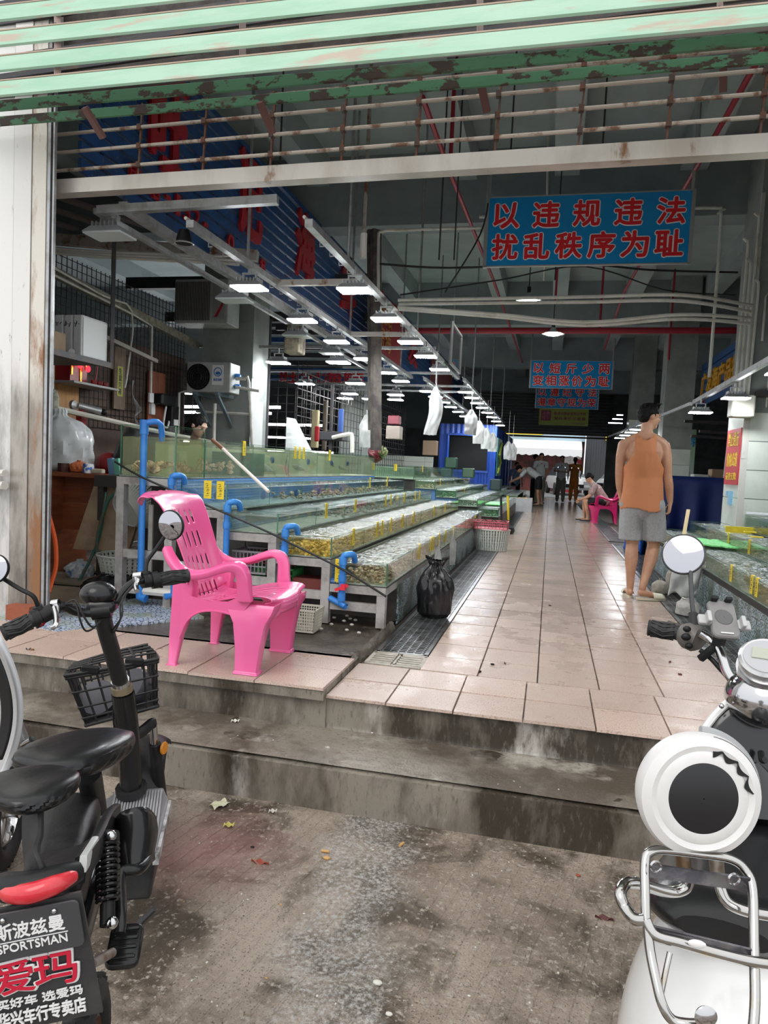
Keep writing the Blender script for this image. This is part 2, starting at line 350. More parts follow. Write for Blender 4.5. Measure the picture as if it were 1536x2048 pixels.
# bases of the halls
b = MB(); b.bb((-14, 3.55, -.3), (-.96, 33, PL-.012)); struct(b.build('platform_left', concmat('wet stall floor', (.12, .1, .08), (.035, .028, .022), (.22, .19, .16), mossth=(.66, .8), rough=.35)))
b = MB(); b.bb((-.96, 3.55, -.3), (8, 33, -.014)); struct(b.build('floor_bed', mat('grout bed', (.07, .055, .045), .6)))
# tiled aisle: every tile a piece
def tilemat():
    M = bpy.data.materials.new('pinkish beige floor tile'); M.use_nodes = True; n = M.node_tree.nodes; L = M.node_tree.links.new; p = n['Principled BSDF']
    g = n.new('ShaderNodeNewGeometry'); oi = n.new('ShaderNodeObjectInfo')
    def nz(s, d=5):
        t = n.new('ShaderNodeTexNoise'); t.inputs['Scale'].default_value = s; t.inputs['Detail'].default_value = d; t.inputs['Roughness'].default_value = .65; L(g.outputs['Position'], t.inputs['Vector']); return t.outputs['Fac']
    def rng(f, a, b, c=0, d=1):
        r = n.new('ShaderNodeMapRange'); r.inputs[1].default_value = a; r.inputs[2].default_value = b; r.inputs[3].default_value = c; r.inputs[4].default_value = d; L(f, r.inputs[0]); return r.outputs[0]
    def mix(f, a, b):
        m_ = n.new('ShaderNodeMix'); m_.data_type = 'RGBA'; L(f, m_.inputs[0])
        for k, q in ((6, a), (7, b)):
            if isinstance(q, tuple): m_.inputs[k].default_value = (*q, 1)
            else: L(q, m_.inputs[k])
        return m_.outputs[2]
    c = mix(rng(oi.outputs['Random'], 0, 1), (.56, .425, .355), (.46, .35, .29))
    c = mix(rng(nz(150, 3), .52, .62), c, (.30, .22, .18)); c = mix(rng(nz(2.5), .45, .85, 0, .6), c, (.36, .28, .235))
    L(c, p.inputs['Base Color']); sy = n.new('ShaderNodeSeparateXYZ'); L(g.outputs['Position'], sy.inputs[0]); wet = rng(sy.outputs['Y'], 3.2, 8.0, .42, .15); ml = n.new('ShaderNodeMath'); ml.operation = 'MULTIPLY'; L(wet, ml.inputs[0]); L(rng(nz(3.5, 6), .35, .65, 1.25, .55), ml.inputs[1]); L(ml.outputs[0], p.inputs['Roughness'])
    b2 = n.new('ShaderNodeBump'); b2.inputs['Strength'].default_value = .28; b2.inputs['Distance'].default_value = .004; L(nz(60, 3), b2.inputs['Height']); L(b2.outputs[0], p.inputs['Normal'])
    return M
TM = tilemat()
floor = thing('floor', None, None); struct(floor)
tmesh = {}
def tile(w, d, c, parent):
    key = (round(w, 3), round(d, 3))
    if key not in tmesh:
        q = MB(); x, y = w/2-.002, d/2-.002
        q.hexa([(-x, -y, -.012), (x, -y, -.012), (x, y, -.012), (-x, y, -.012)], [(-x+.002, -y+.002, 0), (x-.002, -y+.002, 0), (x-.002, y-.002, 0), (-x+.002, y-.002, 0)])
        me = bpy.data.meshes.new('tile'); me.from_pydata(q.v, [], q.f); me.materials.append(TM); tmesh[key] = me
    o = bpy.data.objects.new('tile', tmesh[key]); COL.objects.link(o); o.parent = parent; o.location = (c[0], c[1], c[2]+random.uniform(-.0012, .0012)); o.rotation_euler = (random.uniform(-.004, .004), random.uniform(-.004, .004), 0)
XL, XR = -.60, .98
for r in range(2):
    x = -.93
    edges = [-.93, -.65, -.35, -.05, .25, .55, .85, 1.15, 1.45, 1.75, 2.05]
    for a, c in zip(edges, edges[1:]): tile(c-a, .28 if r == 0 else .285, ((a+c)/2, 3.02+.14+r*.285, 0), floor)
cols = [-.60, -.30, 0, .30, .60, .98]
y = 3.59; k = 0
while y < 12.5:
    for a, c in zip(cols, cols[1:]): tile(c-a, .30, ((a+c)/2, y+.15, 0), floor)
    y += .30
b = MB()
while y < 31:
    for a, c in zip(cols, cols[1:]): b.bb((a+.003, y+.003, -.012), (c-.003, y+.297, 0))
    y += .30
stuff(b.build('tile_field', TM, floor))
# platform edge tiles under the chair (raised 4 cm)
pfl = thing('floor', None, None); struct(pfl)
for yy, dd, off in ((2.99, .30, 0), (3.29, .24, .0)):
    x = -.93
    while x > -4.2:
        w_ = .335; tile(w_, dd, (x-w_/2+off, yy+dd/2, PL), pfl); x -= w_
b = MB(); b.bb((-9, 3.0, -.02), (-.932, 3.55, PL-.012)); struct(b.build('tile_bed', crise))
# rough kerb beside the platform
b = MB(); b.grid(lambda u, v: V((-.955+.03*v+.012*noise.noise(V((u*30, v*4, 1))), 3.5+1.0*u, -.02+(.06)*(1-v)**.5)), 40, 6); struct(b.build('kerb_edge', ctread, smooth=True))
# mosaic mat patch left of the chair
def pebble(name, c1, c2, gap, sc, dirt=None):
    M = bpy.data.materials.new(name); M.use_nodes = True; n = M.node_tree.nodes; L = M.node_tree.links.new; p = n['Principled BSDF']
    co = n.new('ShaderNodeTexCoord'); v = n.new('ShaderNodeTexVoronoi'); v.feature = 'DISTANCE_TO_EDGE'; v.inputs['Scale'].default_value = sc; L(co.outputs['Object'], v.inputs['Vector'])
    v2 = n.new('ShaderNodeTexVoronoi'); v2.inputs['Scale'].default_value = sc; L(co.outputs['Object'], v2.inputs['Vector'])
    r = n.new('ShaderNodeMapRange'); r.inputs[1].default_value = .04; r.inputs[2].default_value = .11; L(v.outputs['Distance'], r.inputs[0])
    m0 = n.new('ShaderNodeMix'); m0.data_type = 'RGBA'; L(v2.outputs['Color'], m0.inputs[0]); m0.inputs[6].default_value = (*c1, 1); m0.inputs[7].default_value = (*c2, 1)
    m1 = n.new('ShaderNodeMix'); m1.data_type = 'RGBA'; L(r.outputs[0], m1.inputs[0]); m1.inputs[6].default_value = (*gap, 1); L(m0.outputs[2], m1.inputs[7]); col = m1.outputs[2]
    if dirt:
        t = n.new('ShaderNodeTexNoise'); t.inputs['Scale'].default_value = 4; t.inputs['Detail'].default_value = 8; L(co.outputs['Object'], t.inputs['Vector'])
        q = n.new('ShaderNodeMapRange'); q.inputs[1].default_value = .46; q.inputs[2].default_value = .66; L(t.outputs['Fac'], q.inputs[0])
        m2 = n.new('ShaderNodeMix'); m2.data_type = 'RGBA'; L(q.outputs[0], m2.inputs[0]); L(col, m2.inputs[6]); m2.inputs[7].default_value = (*dirt, 1); col = m2.outputs[2]
    L(col, p.inputs['Base Color']); p.inputs['Roughness'].default_value = .25; b = n.new('ShaderNodeBump'); b.inputs['Strength'].default_value = .5; b.inputs['Distance'].default_value = .004; L(r.outputs[0], b.inputs['Height']); L(b.outputs[0], p.inputs['Normal']); MC[name] = M; return M
patch = pebble('pale blue pebble mosaic', (.40, .50, .68), (.62, .68, .80), (.07, .10, .13), 34, (.30, .34, .24))
b = MB(); b.prism([(-3.35, 3.56, PL+.002), (-2.62, 3.40, PL+.002), (-2.08, 4.08, PL+.002), (-2.5, 4.45, PL+.002), (-3.35, 4.35, PL+.002)], (0, 0, -.02)); struct(b.build('floor_mosaic', patch))
# steel grates either side of the aisle
gm = mat('wet grate steel', (.35, .36, .37), .28, .85, c2=(.18, .18, .18), sc=7)
void = mat('dark channel', (.02, .022, .022), .3)
def grate(x0, x1, y0, y1, label):
    t = thing('drain_grate', label, 'grate', ((x0+x1)/2, y0, 0)); f = MB()
    f.bb((x0, y0, -.012), (x0+.022, y1, .001)); f.bb((x1-.022, y0, -.012), (x1, y1, .001)); f.bb((x0, y0, -.012), (x1, y0+.022, .001))
    f.build('grate_frame', gm, t); g = MB(); yy = y0+.03; k = 0
    while yy < y1:
        g.box(((x0+x1)/2, yy, -.004), (x1-x0-.04, .012, .008)); yy += .036
    xx = x0+.03
    while xx < x1-.02: g.box((xx, (y0+y1)/2, -.005), (.008, y1-y0-.02, .007)); xx += .045
    stuff(g.build('grate_bars', gm, t)); v = MB(); v.bb((x0, y0, -.0135), (x1, y1, -.0128)); v.build('channel_bed', void, t)
grate(-.90, -.605, 3.86, 10.8, 'long wet steel drain grate running left of the tiled aisle')
grate(.985, 1.26, 3.6, 11.5, 'long wet steel drain grate running right of the tiled aisle')
grate(-.88, -.605, 12.0, 22, 'far steel drain grate beyond the baskets, left of the aisle')
grate(.985, 1.3, 12.0, 22, 'far steel drain grate on the right, running under the magenta chair')
t = thing('drain_cover', 'beige slotted drain cover at the near end of the left grate', 'drain cover', (-.75, 3.74, 0)); cv = mat('beige resin', (.42, .38, .32), .45, c2=(.3, .27, .22), sc=20)
b = MB(); b.box((-.75, 3.615, -.004), (.3, .03, .012)); b.box((-.75, 3.84, -.004), (.3, .03, .012)); b.box((-.895, 3.73, -.004), (.02, .22, .012)); b.box((-.605, 3.73, -.004), (.02, .22, .012)); b.box((-.75, 3.73, -.004), (.03, .22, .012)); b.build('cover_rim', cv, t)
b = MB()
for s in (-.82, -.68):
    for q in range(5): b.box((s, 3.65+q*.04, -.004), (.13, .024, .012))
b.build('cover_slats', cv, t)
# ------------------------------------------------------------------ HALL SHELL
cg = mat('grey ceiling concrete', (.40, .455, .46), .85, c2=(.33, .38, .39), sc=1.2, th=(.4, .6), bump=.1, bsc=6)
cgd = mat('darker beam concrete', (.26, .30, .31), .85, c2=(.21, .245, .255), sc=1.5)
CZ = 4.85
b = MB(); b.bb((-14, 3.9, CZ), (7, 33, CZ+.2)); struct(b.build('ceiling', cg))
def beam(a, c, mt, name='trim_beam'): b = MB(); b.bb(a, c); return struct(b.build(name, mt))
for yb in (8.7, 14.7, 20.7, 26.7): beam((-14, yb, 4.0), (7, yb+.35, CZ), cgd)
for xb, yl in ((-8.5, 33), (-5.9, 33), (-3.05, 33), (-1.2, 33), (-.02, 33), (1.35, 33), (2.75, 33), (4.6, 33)):
    beam((xb-.14, 3.9, 4.5), (xb+.14, yl, CZ), cg)
beam((-14, 3.9, 3.9), (7, 4.05, CZ+.3), cgd)
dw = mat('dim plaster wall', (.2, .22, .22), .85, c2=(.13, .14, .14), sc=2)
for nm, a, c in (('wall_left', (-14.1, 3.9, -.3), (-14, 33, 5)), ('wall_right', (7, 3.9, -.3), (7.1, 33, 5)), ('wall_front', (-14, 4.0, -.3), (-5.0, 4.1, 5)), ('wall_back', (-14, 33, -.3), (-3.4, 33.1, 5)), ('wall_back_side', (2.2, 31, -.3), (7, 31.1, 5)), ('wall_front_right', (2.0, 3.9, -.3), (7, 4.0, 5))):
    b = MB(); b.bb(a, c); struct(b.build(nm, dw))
b = MB(); b.bb((-14, 31, 2.75), (2.2, 31.15, 5)); struct(b.build('wall_back_lintel', cgd))
# columns of the right side: white tiled foot, grey above, edge trims
ctile = brickmat('white column tiles', (.62, .66, .58), (.66, .69, .62), (.25, .27, .24), .58, .30, .012, .22, axis='XZ', bump=.15)
ctm = mat('white glazed wall tile', (.76, .80, .73), .22, c2=(.66, .70, .63), sc=2.2, coat=.2)
def wall_tiles(par, x0, x1, y0, y1, zt, tw=.58, th_=.30):
    cache = {}
    def put(w_, h, c, ax):
        k = (round(w_, 3), round(h, 3), ax)
        if k not in cache:
            q = MB(); e = .0025; a, g = w_/2-e, h/2-e; P = (lambda u, v, d: (u, -d, v)) if ax == 'x' else (lambda u, v, d: (-d, u, v))
            q.hexa([P(-a, -g, -.006), P(a, -g, -.006), P(a, g, -.006), P(-a, g, -.006)], [P(-a+.002, -g+.002, .004), P(a-.002, -g+.002, .004), P(a-.002, g-.002, .004), P(-a+.002, g-.002, .004)])
            me = bpy.data.meshes.new('tile'); me.from_pydata(q.v, [], q.f); me.materials.append(ctm); cache[k] = me
        o = bpy.data.objects.new('tile', cache[k]); COL.objects.link(o); o.parent = par; o.location = c
    z = zt
    while z > .02:
        h = min(th_, z); x = x0
        while x < x1-.02: w_ = min(tw, x1-x); put(w_, h, (x+w_/2, y0, z-h/2), 'x'); x += w_
        y = y0
        while y < y1-.02: w_ = min(tw, y1-y); put(w_, h, (x0, y+w_/2, z-h/2), 'y'); y += w_
        z -= h
def column(x0, x1, y0, y1, zt, nm, tiled=True):
    o = thing(nm, None, None); struct(o)
    b = MB(); b.bb((x0+.005, y0+.005, 0), (x1-.005, y1-.005, CZ)); b.build('shaft', mat('column concrete', (.30, .32, .30), .8, c2=(.22, .24, .23), sc=2), o)
    if tiled: wall_tiles(o, x0, x1, y0, y1, zt)
    return o
column(1.93, 3.1, 8.1, 8.75, 1.78, 'trim_column')
column(2.02, 2.55, 14.4, 15.0, 1.62, 'trim_column'); column(2.0, 2.6, 20.4, 21.0, 2.6, 'trim_column')
column(-4.45, -3.74, 8.45, 8.95, 1.0, 'trim_column', False)
column(-4.4, -3.8, 14.5, 15.0, 1.0, 'trim_column', False)
b = MB(); b.bb((1.925, 8.09, 0), (1.99, 8.1, 1.78)); b.bb((1.925, 8.08, 1.3), (1.96, 8.1, 4)); struct(b.build('trim_corner', pvcw))
# vertical conduits on that column
for k, (x, zt) in enumerate(((1.80, 3.5), (1.84, 3.3), (1.885, 3.75), (1.93, 3.1))):
    b = MB(); b.sweep([(x, 8.02, 1.75), (x+.012, 8.02, 2.5), (x+.02, 8.02, zt-.08), (x-.0, 8.02, zt), (x-.03, 8.02, zt+.03)], .014, 6, smooth_pts=3)
    tag(b.build('conduit', pvcw), 'white plastic conduits climbing the front of the white-tiled column', 'pipe', 'conduits on the right column')
def pipe(pts, r, mt, label, cat='pipe', group=None, n=7, sp=0, nm='pipe'):
    b = MB(); b.sweep(pts, r, n, smooth_pts=sp); return tag(b.build(nm, mt, smooth=True), label, cat, group)
pipe([(2.03, 8.05, 2.5), (2.03, 8.05, 2.95), (2.06, 8.05, 3.0), (3.1, 8.05, 3.0)], .014, pvcw, 'white conduit turning a corner on the grey upper face of the right column')
pipe([(2.12, 8.05, 1.83), (2.12, 8.05, 3.06), (3.1, 8.05, 3.07)], .011, pvcw, 'thin white conduit running above the cornered one on the right column')
pipe([(-1.0, 8.6, 4.03), (1.45, 8.6, 4.05), (1.62, 8.6, 3.98), (1.66, 8.6, 3.8), (1.66, 8.6, 2.2)], .018, pvcw, 'pale conduit bent down from the first cross beam beside the right column', sp=4)
for k, (z0, zm, z1, y) in enumerate(((2.74, 2.76, 2.76, 7.2), (2.71, 2.72, 2.71, 7.24), (2.67, 2.52, 2.64, 7.2), (2.66, 2.50, 2.60, 7.25))):
    pipe([(-1.62, y, z0), (-.6, y, (z0+zm)/2-.0*k), (.24, y, zm), (1.1, y, (zm+z1)/2+.01), (1.8, y+.4, z1)], .017, pvcw, 'white pipes slung across the aisle in front of the red pipe, '+('upper bowed pair' if k < 2 else 'lower sagging pair'), 'pipe', 'white pipes slung across the aisle '+('high' if k < 2 else 'low'), sp=6)
pr_ = mat('red sprinkler pipe', (.33, .015, .03), .45)
pipe([(-3.6, 13, 3.54), (3.6, 13, 3.57)], .055, pr_, 'thick red sprinkler pipe running across the hall above the pendant lamps', n=10)
pipe([at(845, 195, 5.2), at(906, 360, 6.9), at(985, 555, 10.5), at(1050, 740, 22)], .022, pr_, 'thin red pipe slanting away at the left of the large blue sign')
pipe([at(1536, 85, 4.6), at(1460, 220, 5.6), at(1370, 375, 7.5), at(1250, 580, 11.6), at(1208, 700, 17)], .024, pr_, 'thin red pipe slanting away at the right of the large blue sign')
for k, (px, y0, y1, d) in enumerate(((902, 195, 320, 6.5), (1432, 180, 240, 8), (1338, 520, 720, 13), (1200, 560, 665, 12.5), (1112, 560, 600, 12))):
    q_ = at(px-1, y1, d); pipe([q_, (q_.x, q_.y, CZ)], .02, pr_, 'short red drop rods holding the sprinkler pipes under the ceiling', 'pipe rod', 'red drop rods', nm='drop_rod')
for k, (px, x1, y0, y1, d, m_) in enumerate(((882, 878, 190, 520, 6.5, dsteel), (910, 908, 255, 520, 7, dsteel), (1025, 1022, 210, 300, 6.2, dsteel), (1114, 1110, 270, 560, 8.2, dsteel), (1208, 1205, 170, 300, 6, dsteel), (1527, 1515, 170, 420, 8.05, dsteel), (565, 560, 180, 330, 5.5, dsteel))):
    q_ = at(x1, y1, d); pipe([q_, (q_.x, q_.y, CZ)], .008, m_, 'thin dark threaded rods hanging from the concrete ceiling', 'hanging rod', 'thin rods under the ceiling', nm='hanging_rod', n=5)
q_ = at(728, 470, 5.0); pipe([q_, (q_.x, q_.y, CZ)], .014, rustst, 'thin rusty pole hanging above the inner lamp rail', nm='hanging_pole')
pipe([q_+V((0, 0, .01)), (q_.x, q_.y, 2.50)], .024, pvcw, 'thick white sleeve at the foot of the thin rusty pole', nm='pole_sleeve')
pipe([at(757, 600, 7.6), at(757, 480, 7.6), at(764, 463, 7.6), at(800, 460, 7.6), at(965, 455, 7.6)], .016, pvcw, 'white conduit bent from a post towards the large blue sign', sp=3)
b = MB(); b.bar(at(752, 460, 7.9), at(752, 900, 7.9), .11, .06); b.bar(at(740, 460, 8), at(742, 860, 8), .05, .05); tag(b.build('post', mat('brown post', (.14, .12, .1), .6, c2=(.06, .05, .05), sc=8)), 'brown steel post standing among the tanks under the first cross beam', 'post')
pipe([at(1097, 195, 8.0), at(1094, 395, 8.3), at(1088, 560, 10)], .015, pvcw, 'white cable tube running down towards the nearer pendant lamp', sp=2)
# black cables sagging across
for k, pts in enumerate((((760, 528, 7.3), (900, 536, 7.6), (1150, 528, 7.4), (1300, 540, 7.8), (1475, 545, 8)), ((800, 590, 7.3), (1000, 560, 7.5), (1170, 533, 7.4), (1330, 580, 7.9), (1470, 590, 8)), ((890, 585, 7), (960, 470, 6.9), (978, 395, 7.5)))):
    pipe([at(*p) for p in pts], .008 if k else .012, blackrub, ('thick black cable sagging across just below the large blue sign', 'thin black cable crossing lower below the large blue sign', 'black lead hanging off the top left corner of the large blue sign')[k], 'cable', sp=5, nm='cable', n=5)
# ------------------------------------------------------------------ DOORWAY: jamb, beam, roller grille
def jambmat(name, up, low, rust, th):
    M = bpy.data.materials.new(name); M.use_nodes = True; n = M.node_tree.nodes; L = M.node_tree.links.new; p = n['Principled BSDF']
    co = n.new('ShaderNodeTexCoord'); mp = n.new('ShaderNodeMapping'); L(co.outputs['Object'], mp.inputs[0]); mp.inputs['Scale'].default_value = (3, 3, .8)
    def nz(s, w=0, d=8):
        t = n.new('ShaderNodeTexNoise'); t.noise_dimensions = '4D'; t.inputs['W'].default_value = w; t.inputs['Scale'].default_value = s; t.inputs['Detail'].default_value = d; t.inputs['Roughness'].default_value = .68; L(mp.outputs[0], t.inputs['Vector']); return t.outputs['Fac']
    def rng(f, a, b, c=0, d=1):
        r = n.new('ShaderNodeMapRange'); r.inputs[1].default_value = a; r.inputs[2].default_value = b; r.inputs[3].default_value = c; r.inputs[4].default_value = d; L(f, r.inputs[0]); return r.outputs[0]
    def mix(f, a, b):
        m_ = n.new('ShaderNodeMix'); m_.data_type = 'RGBA'; L(f, m_.inputs[0])
        for k, q in ((6, a), (7, b)):
            if isinstance(q, tuple): m_.inputs[k].default_value = (*q, 1)
            else: L(q, m_.inputs[k])
        return m_.outputs[2]
    s_ = n.new('ShaderNodeSeparateXYZ'); L(co.outputs['Object'], s_.inputs[0]); ma = n.new('ShaderNodeMath'); ma.operation = 'MULTIPLY_ADD'; L(nz(1.2, 3), ma.inputs[0]); ma.inputs[1].default_value = .9; L(s_.outputs['Z'], ma.inputs[2])
    f = rng(ma.outputs[0], 1.75, 2.0, 1, 0); c = mix(f, up, low); mm = n.new('ShaderNodeMath'); mm.operation = 'MULTIPLY'; L(rng(nz(2.0, 1), .42, .62), mm.inputs[0]); L(f, mm.inputs[1]); c = mix(mm.outputs[0], c, tuple(k*.42 for k in low))
    c = mix(rng(nz(1.3, 7), *th), c, rust); c = mix(rng(nz(9, 2), .62, .7), c, tuple(k*.5 for k in rust)); L(c, p.inputs['Base Color']); p.inputs['Roughness'].default_value = .38; p.inputs['Metallic'].default_value = .25
    b = n.new('ShaderNodeBump'); b.inputs['Strength'].default_value = .15; b.inputs['Distance'].default_value = .01; L(nz(5, 5), b.inputs['Height']); L(b.outputs[0], p.inputs['Normal']); return M
jm = jambmat('stained white steel cladding', (.72, .70, .67), (.40, .37, .33), (.30, .22, .15), (.66, .76)); jr = jambmat('rust streaked cladding', (.66, .62, .55), (.36, .31, .26), (.27, .13, .06), (.50, .60)); jw = jambmat('plain white cladding', (.74, .73, .71), (.66, .65, .63), (.4, .36, .32), (.72, .85))
def jpart(nm, x0, x1, y0, y1, m_, par): b = MB(); b.bb((x0, y0, PL), (x1, y1, 3.9)); return b.build(nm, m_, par)
dj = thing('door_jamb', None, None); struct(dj)
jpart('cladding', -4.0, -3.115, 3.60, 3.75, jw, dj); jpart('cladding', -3.105, -2.99, 3.59, 3.66, jm, dj); jpart('cladding', -2.985, -2.895, 3.595, 3.63, jr, dj); jpart('seam', -3.12, -3.10, 3.61, 3.7, dsteel, dj)
jpart('guide_rail', -2.892, -2.872, 3.60, 3.63, steel, dj); jpart('guide_rail', -2.870, -2.858, 3.61, 3.63, dsteel, dj); jpart('guide_rail', -2.856, -2.846, 3.60, 3.62, steel, dj)
bk = mat('red brick', (.28, .08, .04), .8, bump=.4)
b = MB(); b.box((-2.98, 3.56, .085), (.16, .09, .09)); tag(b.build('brick', bk), 'red brick lying at the foot of the rusty door jamb', 'brick')
pipe([(-3.2, 3.55, .9), (-3.08, 3.52, .9)], .022, pvcw, 'pair of short white pipe stubs sticking out at the left photo edge by the jamb', group='stub pipes by the jamb'); pipe([(-3.2, 3.55, .82), (-3.08, 3.52, .83)], .026, pvcw, 'pair of short white pipe stubs sticking out at the left photo edge by the jamb', group='stub pipes by the jamb')
bm = mat('weathered galvanised beam', (.60, .56, .51), .38, .45, c2=(.45, .40, .35), sc=3, th=(.45, .65), stretch=(1, 1, .4), c3=(.22, .11, .05), sc3=6, th3=(.64, .72), bump=.06)
b = MB(); X0, X1 = -2.97, 2.0
b.hexa([(X0, 3.70, 2.545), (X1, 3.62, 2.565), (X1, 3.70, 2.565), (X0, 3.78, 2.545)], [(X0, 3.70, 2.625), (X1, 3.62, 2.65), (X1, 3.70, 2.65), (X0, 3.78, 2.625)])
gr = thing('roller_grille', 'rolled-up green slatted roller grille above the market doorway with a pale bottom beam', 'roller door', (0, 3.7, 2.5))
b.build('bottom_beam', bm, gr)
rd = mat('weathered rod', (.50, .44, .38), .38, .4, c2=(.2, .11, .07), sc=10, th=(.52, .62), stretch=(1, 1, 1)); lk = mat('rusty link', (.07, .05, .042), .6, .3, c2=(.16, .06, .03), sc=20)
def zz(x, k): return 2.71+.105*k+.012*(x+2.8)
for k in range(4):
    b = MB(); b.tube((X0, 3.78, zz(X0, k)), (X1, 3.70, zz(X1, k)), .0105, 8); b.build('grille_rod', rd, gr, smooth=True)
for i in range(12):
    x = -2.42+.41*i; b = MB(); b.bar((x-.006, 3.785-.017*(x+2.8), 2.6), (x+.012, 3.785-.017*(x+2.8), 3.06), .014, .010)
    for k in range(4): b.box((x, 3.78-.017*(x+2.8), zz(x, k)), (.026, .03, .03))
    b.build('link_bar', lk, gr)
# slats: two dark ones hang under the coil, the rest wrap its front
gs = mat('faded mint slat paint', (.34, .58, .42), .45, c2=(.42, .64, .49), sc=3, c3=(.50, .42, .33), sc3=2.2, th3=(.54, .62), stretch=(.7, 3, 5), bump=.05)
gdk = mat('pitted green slat with painted shade', (.075, .22, .115), .5, c2=(.05, .03, .022), sc=15, th=(.52, .56), stretch=(.6, 1.2, 1.2), bump=.15, c3=(.09, .05, .035), sc3=1.5, th3=(.56, .62))  # pitted, with the shade under the coil painted in as darker green
gedge = mat('brown slat edge', (.42, .31, .24), .6)
def slat(c0, c1, hw, tilt, mt, edge=False):
    """slat from c0 to c1 (centres), half height hw, face tilted back by tilt radians"""
    b = MB(); u = V((0, math.sin(tilt), math.cos(tilt))); q = V((0, -math.cos(tilt), math.sin(tilt)))*.009
    a, c = V(c0), V(c1); prof = [u*hw, u*hw*.82+q, -u*hw*.82+q, -u*hw, -u*hw*.8-q*.3, u*hw*.8-q*.3]
    n = len(prof); b.add([a+p for p in prof]+[c+p for p in prof], [(i, (i+1) % n, (i+1) % n+n, i+n) for i in range(n)]+[tuple(range(n)), tuple(range(n, 2*n))[::-1]])
    o = b.build('slat', mt, gr)
    if edge: e = MB(); e.bar(a+u*(hw+.004)+V((0, .004, 0)), c+u*(hw+.004)+V((0, .004, 0)), .016, .006); e.build('slat_lip', gedge, o)
LX, RX = -3.9, 2.0
def sl(pl, dl, pr2, dr2, hw, tilt, mt, edge=False):
    """slat through photo points at both sides, prolonged along its line"""
    a, c = at(*pl, dl), at(*pr2, dr2); d = (c-a)/(c-a).length; slat(a-d*.5, c+d*.9, hw, tilt, mt, edge)
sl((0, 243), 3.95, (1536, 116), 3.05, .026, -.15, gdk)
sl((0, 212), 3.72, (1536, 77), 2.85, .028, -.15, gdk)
for k, (yl, yr) in enumerate(((179, 30), (129, -27), (79, -84), (28, -141), (-23, -198))):
    sl((0, yl), 3.52+.01*k, (1536, yr), 2.62+.01*k, .040, .05, gs, True)
for px in (115, 485, 960, 1440):
    for k in range(4):
        y = 150-52*k-.103*(px-0)+ (0 if k else 0)
        a = at(px, y+14, 3.5-.58*px/1536+.02); c = at(px, y-14, 3.5-.58*px/1536+.02)
        b = MB(); b.bar(a, c, .03, .012); b.build('slat_hinge', mat('pinkish hinge', (.42, .32, .29), .5), gr)
for (px, py) in ((185, 245), (415, 245), (530, 235), (965, 192), (1445, 150)):
    if px == 415: continue
    b = MB(); p = at(px, py, 3.55); b.bar(p+V((-.01, -.05, .05)), p+V((.02, .06, -.05)), .035, .02); b.build('slat_clip', mat('brown clip', (.13, .06, .05), .5), gr)
# coil layers, an added flat sheet that darkens the slat gaps, the facade above
b = MB(); b.hexa([(LX, 3.55, 2.98), (RX, 3.35, 3.12), (RX, 3.9, 3.3), (LX, 3.9, 3.1)], [(LX, 3.6, 3.9), (RX, 3.5, 3.9), (RX, 3.9, 3.95), (LX, 3.9, 3.95)])
b2 = MB()
for k in range(8): b2.bar((LX, 3.63-.0*k, 3.06+.1*k), (RX, 3.33, 3.12+.1*k), .02, .03)
b2.build('inner_coil', dsteel, gr); b = MB(); b.hexa([(-2.88, 3.72, 3.14), (2.0, 3.60, 3.2), (2.0, 3.66, 3.2), (-2.88, 3.78, 3.14)], [(-2.88, 3.66, 4.3), (2.0, 3.5, 4.3), (2.0, 3.56, 4.3), (-2.88, 3.72, 4.3)]); b.build('added_gap_shade_sheet', mat('added gap shade sheet', (.07, .06, .055), .7, c2=(.14, .12, .11), sc=6), gr)
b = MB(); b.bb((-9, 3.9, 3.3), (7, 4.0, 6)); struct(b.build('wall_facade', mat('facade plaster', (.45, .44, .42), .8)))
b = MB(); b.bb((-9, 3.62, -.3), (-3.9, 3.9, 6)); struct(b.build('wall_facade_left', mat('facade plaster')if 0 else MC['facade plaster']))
# square tube from the jamb to the outer lamp rail
b = MB(); b.bar((-2.84, 4.0, 2.55), (-1.69, 4.1, 2.61), .05, .05); tag(b.build('support_tube', steel), 'grey square tube running from the door jamb to the outer lamp rail', 'support bar')
# ------------------------------------------------------------------ LAMP RAILS
lb = mat('lamp housing', (.5, .52, .53), .4, .5); le = mat('LED panel light', (.93, .97, 1.0), .4, emit=LAMP); lo_ = mat('unlit panel', (.55, .6, .6), .3)
def make_lamp(nm='flood_lamp', lit=True, w=.24, d=.17):
    t = thing(nm, 'x', 'lamp'); b = MB(); h = .035
    b.hexa([(-w/2, -d/2, 0), (w/2, -d/2, 0), (w/2, d/2, 0), (-w/2, d/2, 0)], [(-w*.36, -d*.34, h), (w*.36, -d*.34, h), (w*.36, d*.34, h), (-w*.36, d*.34, h)])
    for k in range(7): x = -w*.33+w*.11*k; b.box((x, 0, h+.012), (.005, d*.62, .03))
    b.build('housing', lb, t); e = MB(); e.box((0, 0, -.006), (w*.97, d*.96, .01)); e.build('light_panel', le if lit else lo_, t)
    g = MB(); g.box((-.05, 0, h+.035), (.008, .03, .06)); g.box((.05, 0, h+.035), (.008, .03, .06)); g.box((0, 0, h+.065), (.11, .03, .008)); g.tube((0, 0, h+.065), (0, 0, h+.13), .011, 6); g.build('bracket', lb, t)
    return t
lamp0 = make_lamp(); lamp_off = make_lamp('flood_lamp', False)
used = [False, False]
def lamp(loc, label, rz=0, off=False, group=None, s=1.0):
    i = 1 if off else 0; src = lamp_off if off else lamp0
    if not used[i]: used[i] = True; src.location = loc; src.rotation_euler[2] = rz; src['label'] = label; src.scale = (s,)*3; r = src; FIRST[i] = None
    else: r = dup(src, loc, rz, label, None, s)
    if group: r['group'] = group
    elif 'group' in r: del r['group']
    return r
